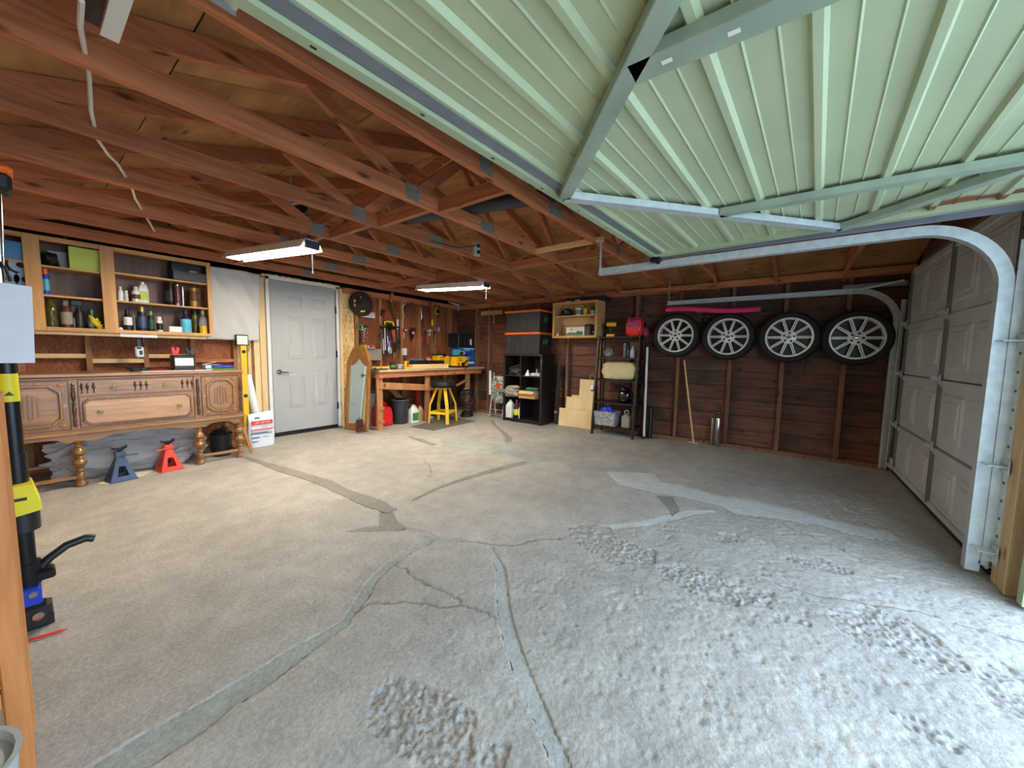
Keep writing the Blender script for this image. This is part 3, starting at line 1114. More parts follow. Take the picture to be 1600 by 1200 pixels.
part('jamb_channel', mb, K['green_lt'], wall_front, label='pale green steel jamb channel')

# ------------------------------------------------------------------ helpers for placed things
def pw(name, mb, mat, parent, smooth=False, label=None):
    """part given in world coordinates under an unrotated thing (or under one of its parts)"""
    L = Vector((0, 0, 0))
    q = parent
    while q is not None:
        L += q.location
        q = q.parent
    mb.v = [(v[0] - L.x, v[1] - L.y, v[2] - L.z) for v in mb.v]
    return part(name, mb, mat, parent, smooth, label)


def RY(px0, py0, px1, py1, Y):
    pm, ym = (px0 + px1) / 2, (py0 + py1) / 2
    b, t = WY(pm, py1, Y), WY(pm, py0, Y)
    return b.x, WY(px1, ym, Y).x - WY(px0, ym, Y).x, b.z, t.z - b.z


def RX(px0, py0, px1, py1, X):
    pm, ym = (px0 + px1) / 2, (py0 + py1) / 2
    b, t = WX(pm, py1, X), WX(pm, py0, X)
    return b.y, WX(px0, ym, X).y - WX(px1, ym, X).y, b.z, t.z - b.z


# ------------------------------------------------------------------ open green tilt-up door overhead
def green_sheet_mat():
    m = K['green'].copy()
    m.name = 'green_ribbed_sheet'
    nt = m.node_tree
    b = nt.nodes['Principled BSDF']
    src = b.inputs['Base Color'].links[0].from_socket
    tc = N(nt, 'ShaderNodeTexCoord')
    sep = N(nt, 'ShaderNodeSeparateXYZ')
    nt.links.new(tc.outputs['Object'], sep.inputs[0])
    mr = N(nt, 'ShaderNodeMapRange')
    mr.inputs['From Min'].default_value = -.34
    mr.inputs['From Max'].default_value = -.02
    nt.links.new(sep.outputs[0], mr.inputs['Value'])
    mr2 = N(nt, 'ShaderNodeMapRange')
    mr2.inputs['From Min'].default_value = -.85
    mr2.inputs['From Max'].default_value = -1.3
    nt.links.new(sep.outputs[1], mr2.inputs['Value'])
    nz = N(nt, 'ShaderNodeTexNoise')
    nz.inputs['Scale'].default_value = 7
    nz.inputs['Detail'].default_value = 6
    nt.links.new(tc.outputs['Object'], nz.inputs['Vector'])
    a = N(nt, 'ShaderNodeMath', operation='MULTIPLY')
    nt.links.new(mr.outputs[0], a.inputs[0])
    nt.links.new(mr2.outputs[0], a.inputs[1])
    c = N(nt, 'ShaderNodeMath', operation='MULTIPLY')
    nt.links.new(a.outputs[0], c.inputs[0])
    nt.links.new(nz.outputs[0], c.inputs[1])
    mk = ramp(nt, c.outputs[0], [(.33, (0, 0, 0, 1)), (.42, (1, 1, 1, 1))])
    mx = N(nt, 'ShaderNodeMixRGB')
    mx.inputs[2].default_value = C(128, 74, 44)
    nt.links.new(mk, mx.inputs[0])
    nt.links.new(src, mx.inputs[1])
    nt.links.new(mx.outputs[0], b.inputs['Base Color'])
    return m


GD = Vector((2.90, .845, 1.885))
GA = math.radians(-3.2)
door3 = struct('door_3', label='open pale green ribbed metal tilt-up garage door overhead')
door3.location = GD
door3.rotation_euler = (0, 0, GA)
DW, DL = 2.95, 2.0


def gl(x, y, z=0.0):                    # world xy -> door-local
    v = Matrix.Rotation(-GA, 3, 'Z') @ Vector((x - GD.x, y - GD.y, 0))
    return Vector((v.x, v.y, z))


prof = [(0, .03)]
y = -.085
k = 0
while y > -DL + .06:
    if k % 3 == 0:
        prof += [(y + .020, .03), (y + .010, .013), (y - .010, .013), (y - .020, .03)]
    else:
        prof += [(y + .005, .03), (y, .0255), (y - .005, .03)]
    y -= .0727
    k += 1
prof.append((-DL, .03))
mb = MB()
vs, fs = [], []
for x in (-DW, 0):
    for py, pz in prof:
        vs.append((x, py, pz))
n = len(prof)
fs = [(i, i + 1, n + i + 1, n + i) for i in range(n - 1)]
mb.add(vs, fs)
mb.box(-DW, -DL, .032, 0, 0, .036)
part('ribbed_sheet', mb, green_sheet_mat(), door3)
part('end_lip', MB().box(-DW, -.035, -.004, 0, 0, .03), K['green_lt'], door3)
mb = MB().box(-DW + .02, -.040, .012, -.03, -.036, .03).box(-DW + .02, -.085, .010, -.03, -.04, .014)
part('end_channel', mb, K['galv_dk'], door3)
part('side_frame', MB().box(-.045, -DL, -.004, 0, -.002, .03), K['green_lt'], door3)
part('side_frame', MB().box(-DW, -DL, -.004, -DW + .045, -.002, .03), K['green_lt'], door3)
part('front_frame', MB().box(-DW, -DL, -.006, 0, -DL + .05, .03), K['green_lt'], door3)
mb = MB()
for i in range(9):
    mb.box(-.2 - i * .32, -.022, -.0046, -.185 - i * .32, -.014, -.004)
part('screw_slots', mb, K['black'], door3)


def brace(p, q, mat=K['green_dk'], w=.052, holes=False):
    a, b = gl(*p, -.016), gl(*q, -.016)
    mb = MB().beam(a, b, w, .004, (0, 0, 1))
    d = (b - a).normalized()
    s = Vector((-d.y, d.x, 0)) * (w / 2)
    for sg in (-1, 1):
        mb.beam(a + s * sg + Vector((0, 0, .014)), b + s * sg + Vector((0, 0, .014)), .004, .03)
    o = part('brace', mb, mat, door3)
    if holes:
        mh = MB()
        for t in (.06, .16, .8, .9):
            c = a.lerp(b, t)
            mh.beam(c - d * .012 - Vector((0, 0, .0025)), c + d * .012 - Vector((0, 0, .0025)), .014, .001)
        part('slot_holes', mh, K['white'], o)
    return o


brace((1.555, .865), (.33, -.20))
brace((1.565, .865), (2.80, -.20), K['galv'])
brace((2.185, .31), (2.23, -1.05), K['green_dk'])
brace((.985, .36), (1.0, -1.05), K['green_dk'], .075, True)
brace((2.80, -.20), (1.9, -1.10), K['green_dk'])
brace((.33, -.20), (1.2, -1.05), K['green_dk'])
part('pivot_bracket', MB().cbox(-.03, -.06, -.035, .025, .012, -.004, .004).cyl((0, -.03, -.03), (.04, -.03, -.03), .014), K['blackm'], door3)

# ------------------------------------------------------------------ hanging LED shop lights
def shop_light(far, near, label, chain_top, cord):
    a, b = Vector(far), Vector(near)
    t = thing('shop_light', label, 'light', tuple((a + b) / 2), 0, 'hanging tube lights')
    d = (b - a).normalized()
    s = d.cross(Vector((0, 0, 1))).normalized()
    up = Vector((0, 0, 1))
    hs = MB().beam(a + up * .035, b + up * .035, .11, .03, c=.004)
    for sg in (-1, 1):
        hs.beam(a + s * sg * .072 + up * .012, b + s * sg * .072 + up * .012, .004, .075, up + s * sg * -.55)
    pw('housing', hs, K['white'], t)
    for sg in (-1, 1):
        pw('tube', MB().cyl(a + s * sg * .032 + d * .02, b + s * sg * .032 - d * .02, .015, n=12), K['led'], t, True, 'lit white tube')
    for e, sg in ((a, -1), (b, 1)):
        pw('end_cap', MB().beam(e - d * sg * .02 + up * .012, e + d * sg * .012 + up * .012, .12, .06, c=.006), K['white'] if sg < 0 else K['dgrey'], t)
        top = e - d * sg * .05
        top.y = min(TY, key=lambda v: abs(v - top.y))
        top.z = ZC + .003
        pw('chain', MB().tube([e - d * sg * .05 + up * .05 + s * .04, top], .003).tube([e - d * sg * .05 + up * .05 - s * .04, top], .003), K['galv'], t)
    pl = b - d * .0 + up * .02
    pw('pull_cord', MB().tube([pl, pl - up * cord], .0035).ball(pl - up * cord, .008), K['white'], t)
    return t


shop_light((1.25, 4.17, 2.0), (1.415, 3.0, 1.955), 'lit tube shop light hanging near the entry door', 0, .22)
shop_light((3.31, 4.03, 2.0), (3.395, 2.92, 1.955), 'lit tube shop light hanging in front of the workbench', 0, .17)

# ------------------------------------------------------------------ wall shelf unit above the sideboard
CY0, CY1 = 5.10, YBS                     # front and back of the shelf unit
shelf_u = thing('wall_shelf_unit', 'long open maple wall shelf unit full of bottles and cans', 'shelf', (.6, CY0, 1.29))
cx0, cx1, cz0, cz1 = -.33, 1.315, 1.285, 2.085
V1 = WY(54, 450, CY0).x
V2 = WY(171, 460, CY0).x
pw('back_panel', MB().box(cx0, CY1 - .012, cz0, cx1, CY1 - .001, cz1), K['cabback'], shelf_u)
pw('top_board', MB().box(cx0, CY0 + .02, cz1 - .02, cx1, CY1 - .012, cz1), K['cab'], shelf_u)
pw('bottom_board', MB().box(cx0, CY0 + .02, cz0, cx1, CY1 - .012, cz0 + .02), K['cab'], shelf_u)
for x in (cx0, V1 - .01, V2 - .01, cx1 - .02):
    pw('side_board', MB().box(x, CY0 + .02, cz0 + .02, x + .02, CY1 - .012, cz1 - .02), K['cabz'], shelf_u)
for x, w in ((cx0, .04), (V1 - .045, .09), (V2 - .045, .09), (cx1 - .035, .035)):
    pw('face_stile', MB().cbox(x, CY0, cz0, x + w, CY0 + .02, cz1, .002), K['cabz'], shelf_u)
SEG = [(cx0 + .04, V1 - .045), (V1 + .045, V2 - .045), (V2 + .045, cx1 - .035)]
for a, b in SEG:
    pw('face_rail', MB().cbox(a, CY0, cz1 - .04, b, CY0 + .019, cz1, .002), K['cab'], shelf_u)
    pw('face_rail', MB().cbox(a, CY0, cz0, b, CY0 + .019, cz0 + .035, .002), K['cab'], shelf_u)
zavg = lambda p, q: (WY(*p, CY0).z + WY(*q, CY0).z) / 2
SH = [[zavg((10, 403), (45, 407))], [zavg((66, 414), (168, 425)), zavg((66, 460), (170, 467))], [zavg((183, 425), (325, 443)), zavg((185, 470), (325, 480))]]
for bay, zs in enumerate(SH):
    a = [cx0 + .02, V1 + .01, V2 + .01][bay]
    b = [V1 - .01, V2 - .01, cx1 - .02][bay]
    for zz in zs:
        pw('shelf', MB().box(a, CY0 + .02, zz - .016, b, CY1 - .012, zz), K['cab'], shelf_u)
ZBOT = cz0 + .02
pw('hanger_strap', MB().box(.30, CY0 + .06, cz1, .325, CY0 + .065, 2.13), K['blackm'], shelf_u)
mb = MB().box(-.30, CY0 - .0, 1.262, .66, CY0 + .05, 1.283).box(.84, CY0, 1.262, 1.24, CY0 + .05, 1.283)
tr = solo('trim_strip', 'narrow wooden batten fixed under the wall shelf unit', 'batten', MB().box(-.30, CY0 + .02, 1.255, 1.25, CY0 + .06, 1.2845), K['bench'])
solo('paper_strip', 'short white strip tucked under the wall shelf batten', 'paper', MB().box(.60, CY0 + .012, 1.253, .86, CY0 + .0195, 1.284), K['paper'])

# ------------------------------------------------------------------ carved oak sideboard
YSB = 4.60
sxp = lambda px, py=620: WY(px, py, YSB).x
bx0, bx1 = -.19, 1.405
dpt = .50
sb = thing('sideboard', 'carved oak sideboard with turned legs and octagonal door panels', 'sideboard', ((bx0 + bx1) / 2, YSB, 0))
pw('top_board', MB().cbox(bx0 - .01, YSB - .015, .905, bx1 + .012, YSB + dpt, .935, .006).cbox(bx0 - .0, YSB - .005, .885, bx1 + .004, YSB + dpt, .905, .006), K['oak'], sb)
pw('case', MB().box(bx0, YSB + .02, .475, bx1, YSB + dpt - .01, .885), K['oak'], sb)
pw('base_moulding', MB().cbox(bx0 - .012, YSB - .012, .435, bx1 + .012, YSB + dpt, .462, .006).cbox(bx0 - .006, YSB - .004, .462, bx1 + .006, YSB + dpt - .01, .476, .004), K['oak'], sb)
X1, X2, X3, X4 = sxp(108), sxp(121), sxp(304), sxp(315)
# posts carrying the split spindles
SPZ = [(.004, 0), (.012, .012), (.012, .02), (.007, .03), (.013, .05), (.007, .07), (.010, .10), (.014, .14), (.009, .17), (.006, .175), (.014, .19), (.006, .205), (.012, .23), (.014, .27), (.008, .30), (.012, .315), (.006, .33), (.012, .345), (.004, .36)]
for x0, x1, dz in ((X1, X2, 0), (X3, X4, 0), (bx1 - .03, bx1, 0), (bx0, bx0 + .03, 0)):
    p = pw('post', MB().box(x0, YSB + .004, .476, x1, YSB + .03, .885), K['oakz'], sb)
    pw('split_spindle', MB().lathe(SPZ, (x0 + x1) / 2, YSB + .001, .50, 12), K['oakdk'], p, True)


def octagon(x0, x1, z0, z1, c):
    return [(x0 + c, z0), (x1 - c, z0), (x1, z0 + c), (x1, z1 - c), (x1 - c, z1), (x0 + c, z1), (x0, z1 - c), (x0, z0 + c)]


def oct_frame(mb, x0, x1, z0, z1, c, w, ya, yb):
    o, i = octagon(x0, x1, z0, z1, c), octagon(x0 + w, x1 - w, z0 + w, z1 - w, c * .8)
    m = 8
    vs = [(p[0], yb, p[1]) for p in o] + [(p[0], ya, p[1]) for p in [(.7 * a[0] + .3 * b[0], .7 * a[1] + .3 * b[1]) for a, b in zip(o, i)]] + [(p[0], ya, p[1]) for p in [(.3 * a[0] + .7 * b[0], .3 * a[1] + .7 * b[1]) for a, b in zip(o, i)]] + [(p[0], yb, p[1]) for p in i]
    fs = []
    for r in range(3):
        for k in range(m):
            fs.append((r * m + k, r * m + (k + 1) % m, (r + 1) * m + (k + 1) % m, (r + 1) * m + k))
    return mb.add(vs, fs)


for x0, x1, kx in ((bx0 + .03, X1, 1), (X4, bx1 - .03, 0)):
    d = pw('door', MB().cbox(x0 + .004, YSB + .004, .484, x1 - .004, YSB + .022, .876, .003), K['oakz'], sb)
    w = x1 - x0
    a, b, z0, z1 = x0 + .035, x1 - .035, .512, .85
    pw('octagon_moulding', oct_frame(MB(), a, b, z0, z1, .06, .022, YSB - .008, YSB + .004), K['oak'], d)
    pw('centre_panel', MB().prism(octagon(a + .03, b - .03, z0 + .03, z1 - .03, .05), YSB - .002, YSB + .004, 'y'), K['oak'], d)
    cx, cz = (a + b) / 2, (z0 + z1) / 2
    for k in range(-2, 3):
        hgt = .092 - abs(k) * .012
        xx = cx + k * .022
        pw('linenfold_rib', MB().prism([(xx - .009, cz - hgt), (xx, cz - hgt - .008), (xx + .009, cz - hgt), (xx + .009, cz + hgt), (xx, cz + hgt + .008), (xx - .009, cz + hgt)], YSB - .009, YSB - .002, 'y'), K['oakz'], d)
    for ux in (a + .008, b - .008):
        for uz in (z0 + .006, z1 - .006):
            pw('boss', MB().ball((ux, YSB + .002, uz), .017, .008, .012, 10, 6), K['copper'], d, True)
    kxx = x1 - .022 if kx else x0 + .022
    pw('keyhole_plate', MB().ring((kxx, YSB + .001, .68), (0, 1, 0), .012, .003, 14, 6).cyl((kxx, YSB + .004, .68), (kxx, YSB - .002, .68), .006, n=8), K['brass'], d, True)
# drawers
u = pw('drawer', MB().cbox(X2 + .006, YSB + .002, .755, X3 - .006, YSB + .022, .876, .003).box(X2 + .004, YSB - .004, .748, X3 - .004, YSB + .01, .756), K['oak'], sb)
DRP = [(.002, 0), (.006, .006), (.003, .016), (.004, .03), (.009, .044), (.011, .056), (.005, .066), (.008, .074), (.002, .084)]
for px in (127, 136, 146, 211, 220, 229, 285, 293, 300):
    pw('turned_drop', MB().lathe(DRP, sxp(px, 600), YSB + .0, .772, 10), K['oakdk'], u, True)
for a, b in ((155, 200), (237, 277)):
    pw('inlay_line', MB().box(sxp(a, 600), YSB - .0005, .785, sxp(b, 600), YSB + .002, .788).box(sxp(a, 600), YSB - .0005, .845, sxp(b, 600), YSB + .002, .848), K['oakdk'], u)


def ring_pull(x, z, par):
    mb = MB().cyl((x, YSB + .002, z), (x, YSB - .006, z), .016, .012, 14).ball((x, YSB - .010, z), .009, .006, .009, 10, 6)
    pw('ring_pull', mb.ring((x, YSB - .011, z - .006), (0, 1, .15), .018, .0028, 18, 6), K['brass'], par, True)


for px in (178, 259):
    ring_pull(sxp(px, 606), .818, u)
l = pw('drawer', MB().cbox(X2 + .006, YSB + .002, .487, X3 - .006, YSB + .022, .742, .003), K['oak'], sb)
pw('panel_moulding', oct_frame(MB(), X2 + .02, X3 - .02, .50, .728, .035, .02, YSB - .01, YSB + .002), K['oakz'], l)
pw('light_panel', MB().prism(octagon(X2 + .038, X3 - .038, .518, .71, .03), YSB - .002, YSB + .003, 'y'), K['oaklt'], l)
for px, py in ((157, 650), (281, 640)):
    ring_pull(sxp(px, 645), .615, l)
# scalloped apron, turned legs and stretchers
LX = [bx0 + .035, sxp(125, 720), sxp(314, 700), bx1 - .035]


def apron(x0, x1):
    pts = [(x0, .437), (x0, .385)]
    for i in range(13):
        t = i / 12
        s = .38 + .030 * math.sin(t * PI) ** .6 * (1 if .14 < t < .86 else .2) - .012 * (1 if .08 < t < .2 or .8 < t < .92 else 0)
        pts.append((x0 + .02 + (x1 - x0 - .04) * t, s))
    pts += [(x1, .385), (x1, .437)]
    return MB().prism(pts, YSB + .004, YSB + .022, 'y')


for a, b in zip(LX[:-1], LX[1:]):
    pw('apron', apron(a, b), K['oak'], sb)
LEG = [(.030, 0), (.038, .008), (.036, .03), (.022, .045), (.026, .055), (.026, .10), (.024, .105), (.016, .115), (.028, .13), (.020, .145), (.026, .16), (.044, .185), (.047, .20), (.042, .215), (.024, .232), (.030, .24), (.024, .25), (.040, .27), (.043, .285), (.034, .305), (.018, .325), (.026, .335), (.018, .345), (.026, .36), (.028, .40), (.028, .437)]
for x in LX:
    for yy in (YSB + .035, YSB + dpt - .045):
        pw('leg', MB().lathe(LEG, x, yy, 0, 16), K['oakz'], sb, True)
    pw('stretcher', MB().box(x - .018, YSB + .05, .06, x + .018, YSB + dpt - .06, .09), K['oak'], sb)
for a, b in ((LX[0], LX[1]), (LX[2], LX[3])):
    pw('stretcher', MB().cbox(a + .02, YSB + .02, .065, b - .02, YSB + .05, .092, .004), K['oak'], sb)
pw('stretcher', MB().cbox(LX[0], YSB + dpt - .06, .10, LX[3], YSB + dpt - .03, .13, .004), K['oak'], sb)

# ------------------------------------------------------------------ workbench
WBZ, WY0 = .885, 4.63
bench = thing('workbench', 'rough lumber workbench along the tool wall', 'workbench', (4.2, WY0, 0))
pw('top_board', MB().cbox(3.07, WY0, WBZ - .032, 5.355, 4.985, WBZ, .003), K['bench'], bench)
pw('top_board', MB().cbox(3.07, 4.99, WBZ - .032, 5.355, YBS - .005, WBZ, .003), K['bench'], bench)
pw('front_apron', MB().box(3.08, WY0 + .03, WBZ - .115, 5.30, WY0 + .07, WBZ - .032), K['truss'], bench)
for x in (3.125, 4.02, 4.98):
    pw('leg', MB().cbox(x - .045, WY0 + .07, 0, x + .045, WY0 + .11, WBZ - .033, .003), K['stud'], bench)
    pw('leg', MB().cbox(x - .045, YBS - .06, 0, x + .045, YBS - .02, WBZ - .033, .003), K['stud'], bench)
    pw('cross_bearer', MB().box(x - .02, WY0 + .11, WBZ - .12, x + .02, YBS - .06, WBZ - .033), K['truss_y'], bench)
pw('brace', MB().beam((3.10, WY0 + .055, .66), (4.32, WY0 + .055, .545), .03, .10, (0, 0, 1)), K['stud'], bench)
pw('brace', MB().beam((3.55, WY0 + .50, .60), (3.98, WY0 + .5, .20), .035, .08), K['stud'], bench)
pw('brace', MB().beam((4.70, WY0 + .10, .56), (4.99, WY0 + .06, .68), .03, .035), K['stud'], bench)
pw('foot_rail', MB().box(4.90, WY0 + .07, 0, 5.30, WY0 + .11, .035), K['stud'], bench)
for z in (.10, .30):
    pw('hinge_block', MB().cbox(3.10, WY0 + .045, z, 3.18, WY0 + .07, z + .04, .003), K['handle'], bench)

# ------------------------------------------------------------------ dark cube bookcase against the right wall
bk = thing('cube_bookcase', 'espresso six-cube bookcase under the two black totes', 'bookcase', (4.97, 3.47, 0))
ky0, ky1, kx0, kx1, kz = 3.085, 3.86, 4.96, 5.35, 1.15
TB = .035
pw('side_panel', MB().cbox(kx0, ky0, 0, kx1, ky0 + TB, kz - TB, .002), K['darkbrown'], bk)
pw('side_panel', MB().cbox(kx0, ky1 - TB, 0, kx1, ky1, kz - TB, .002), K['darkbrown'], bk)
pw('top_panel', MB().cbox(kx0, ky0, kz - TB, kx1, ky1, kz, .002), K['darkbrown'], bk)
pw('bottom_panel', MB().cbox(kx0, ky0 + TB, .02, kx1, ky1 - TB, .06, .002), K['darkbrown'], bk)
pw('back_panel', MB().box(kx1 - .006, ky0 + TB, .06, kx1, ky1 - TB, kz - TB), K['darkbrown'], bk)
KM = (ky0 + ky1) / 2 + .03
KZ = [.06, .43, .79]
for z in KZ[1:]:
    pw('shelf', MB().box(kx0 + .005, ky0 + TB, z - .018, kx1 - .006, ky1 - TB, z), K['darkbrown'], bk)
for z0, z1 in ((.06, .412), (.43, .772), (.79, kz - TB)):
    pw('divider', MB().box(kx0 + .005, KM - .009, z0, kx1 - .006, KM + .009, z1), K['darkbrown'], bk)

# ------------------------------------------------------------------ ladder shelf
ls = thing('ladder_shelf', 'black five-tier ladder shelf leaning on the right wall', 'shelf', (5.1, 1.9, 0))
ly0, ly1 = 1.60, 2.22
LZ = [.14, .48, .80, 1.12, 1.415]
LXF = [4.98, 5.01, 5.045, 5.08, 5.11]


def lxf(z):
    return 4.965 + (5.115 - 4.965) * z / 1.42


for y in (ly0, ly1 - .025):
    pw('front_leg', MB().beam((lxf(0), y + .0125, 0), (lxf(1.43), y + .0125, 1.43), .025, .04, (1, 0, 0)), K['darkbrown'], ls)
    pw('rear_leg', MB().beam((5.31, y + .0125, 0), (5.31, y + .0125, 1.62), .025, .035, (1, 0, 0)), K['darkbrown'], ls)
for z in LZ:
    pw('shelf', MB().cbox(lxf(z) - .012, ly0 + .025, z - .02, 5.335, ly1 - .025, z, .003), K['darkbrown'], ls)
    for y in (ly0 + .003, ly1 - .022):
        pw('side_rail', MB().box(lxf(z), y, z - .03, 5.31, y + .019, z + .005), K['darkbrown'], ls)

# ------------------------------------------------------------------ small open cabinet on the right wall
sc = thing('wall_cabinet', 'small open maple cabinet hung on the right wall', 'cabinet', (5.1, 2.6, 1.4))
wy0, wy1, wz0, wz1, wx0 = 2.235, 2.985, 1.405, 1.955, 5.10
for nme, b in (('side_panel', (wx0, wy0, wz0, XBS, wy0 + .02, wz1)), ('side_panel', (wx0, wy1 - .02, wz0, XBS, wy1, wz1)),
               ('top_panel', (wx0, wy0 + .02, wz1 - .02, XBS, wy1 - .02, wz1)), ('bottom_panel', (wx0, wy0 + .02, wz0, XBS, wy1 - .02, wz0 + .02)),
               ('back_panel', (XBS - .008, wy0 + .02, wz0 + .02, XBS, wy1 - .02, wz1 - .02)), ('shelf', (wx0 + .02, wy0 + .02, 1.735, XBS - .008, wy1 - .02, 1.752))):
    pw(nme, MB().box(*b), K['newy'], sc)
for nme, b in (('face_frame', (wx0 - .018, wy0, wz0, wx0, wy0 + .035, wz1)), ('face_frame', (wx0 - .018, wy1 - .035, wz0, wx0, wy1, wz1)),
               ('face_frame', (wx0 - .018, wy0 + .035, wz1 - .04, wx0, wy1 - .035, wz1)), ('face_frame', (wx0 - .018, wy0 + .035, wz0, wx0, wy1 - .035, wz0 + .035))):
    pw(nme, MB().cbox(*b, .002), K['cab'], sc)

# ------------------------------------------------------------------ four wheels hung on the right wall
def wheel_meshes():
    R, r, wdt = .288, .222, .185
    tp = [(r - .005, .0), (r + .012, -.006), (R - .022, -.006), (R - .004, .012), (R, .04), (R, wdt - .04), (R - .006, wdt - .01), (R - .03, wdt), (r, wdt), (r - .012, wdt - .02), (r - .012, .02)]
    def revolve(prof, n=40, close=True):
        mb = MB()
        vs, fs = [], []
        m = len(prof)
        for i in range(n):
            t = 2 * PI * i / n
            for rr, x in prof:
                vs.append((x, rr * math.cos(t), rr * math.sin(t)))
        for i in range(n):
            j = (i + 1) % n
            for k in range(m if close else m - 1):
                q = (k + 1) % m
                fs.append((i * m + k, j * m + k, j * m + q, i * m + q))
        return mb.add(vs, fs)
    tyre = mesh_of('tyre', revolve(tp), K['rubber'], True)
    rim = mesh_of('rim', revolve([(r, -.002), (r - .004, -.009), (r - .016, -.009), (r - .020, .0), (r - .026, .02), (r - .020, .12), (r - .002, .12), (r - .002, .01)]), K['alloy'], True)
    hub = MB()
    hub.add(*(lambda m: (m.v, m.f))(revolve([(.001, -.004), (.022, -.004), (.03, -.002), (.068, .0), (.074, .008), (.074, .05), (.001, .05)], 28, False)))
    hubm = mesh_of('hub', hub, K['alloy'], True)
    sp = MB()
    for off in (-1, 1):
        sp.add([(.002, off * .003, .066), (.002, off * .014, .066), (-.004, off * .0125, .204), (-.004, off * .003, .204),
                (.025, off * .003, .066), (.025, off * .014, .066), (.02, off * .0125, .204), (.02, off * .003, .204)],
               [(0, 1, 2, 3), (4, 7, 6, 5), (0, 4, 5, 1), (1, 5, 6, 2), (2, 6, 7, 3), (3, 7, 4, 0)])
    spm = mesh_of('spoke', sp, K['alloy'])
    lg = MB().cyl((-.002, 0, .048), (.002, 0, .048), .0125, n=10)
    lgm = mesh_of('lug_hole', lg, K['black'])
    cp = MB().lathe([(.024, 0), (.024, .003), (.001, .004)], n=18, M=Matrix.Rotation(-PI / 2, 4, 'Y') @ Matrix.Diagonal((.62, 1, 1, 1)))
    cpm = mesh_of('centre_cap', cp, K['black'], True)
    em = MB().box(-.0062, -.017, -.003, -.0045, .017, .003)
    emm = mesh_of('cap_emblem', em, K['chrome'])
    drum = mesh_of('inner_barrel', revolve([(.07, .10), (r - .022, .10), (r - .022, .12), (.07, .12)]), K['blackm'], True)
    return tyre, rim, hubm, spm, lgm, cpm, emm, drum


WM = wheel_meshes()
WLAB = ['tyre on ten-spoke silver rim, leftmost of the wall row, partly under the pink foam tube', 'tyre on ten-spoke silver rim, second from the left, below the pink tube end',
        'tyre on ten-spoke silver rim, third from the left in the wall row', 'tyre on ten-spoke silver rim nearest the closed garage door']
for i, (cx, cy, ang, lug) in enumerate(((1055, 524, .33, 0), (1137, 526, 0, .2), (1232.5, 527, 0, .1), (1339, 528, 0, .35))):
    p = WX(cx, cy, 5.185)
    t = thing('car_wheel', WLAB[i], 'wheel', (5.185, p.y, p.z), 0, 'wheels hung on the right wall')
    for nme, me in zip(('tyre', 'rim', 'hub'), WM[:3]):
        link(nme, me, t)
    link('inner_barrel', WM[7], t)
    for k in range(10):
        o = link('spoke', WM[3], t)
        o.rotation_euler = (ang + PI / 10 * 0 + 2 * PI * k / 10 + PI / 10 * (1 if i else 0), 0, 0)
    for k in range(5):
        o = link('lug_hole', WM[4], t)
        o.location = (-.004, 0, 0)
        o.rotation_euler = (lug + 2 * PI * k / 5, 0, 0)
    c = link('centre_cap', WM[5], t)
    c.location = (-.004, 0, 0)
    e = link('cap_emblem', WM[6], c)

# ================================================================== THINGS ON SHELVES, BENCH, FLOOR AND WALLS
STY = {
    'spray': ([(.96, 0), (1, .02), (1, .72), (.9, .77), (.6, .79)], [(.66, .79), (.66, .96), (.52, 1)]),
    'tin': ([(.97, 0), (1, .01), (1, .93), (.96, .95)], [(.98, .95), (.98, .99), (.9, 1)]),
    'bottle': ([(.95, 0), (1, .03), (1, .56), (.88, .68), (.48, .79), (.40, .82)], [(.48, .82), (.48, .99), (.4, 1)]),
    'jar': ([(.9, 0), (1, .05), (1.0, .68), (.8, .80)], [(.86, .80), (.86, .98), (.8, 1)]),
    'carboy': ([(.9, 0), (1, .04), (1, .30), (.9, .36), (1, .42), (1, .62), (.7, .78), (.36, .84), (.34, .93)], [(.42, .93), (.42, 1)]),
}


def vessel(name, label, cat, style, x, y, z, r, h, body, cap=None, band=None, bz=(.18, .6), group=None, n=18):
    t = thing(name, label, cat, (x, y, z), 0, group)
    bp, cp = STY[style]
    part('body', MB().lathe([(a * r, b * h) for a, b in bp], n=n), body, t, True)
    part('cap', MB().lathe([(a * r, b * h) for a, b in cp], n=n), cap or body, t, True)
    if band:
        part('label_band', MB().lathe([(r * 1.012, bz[0] * h), (r * 1.014, bz[0] * h + .001), (r * 1.014, bz[1] * h - .001), (r * 1.012, bz[1] * h)], n=n), band, t, True)
    return t


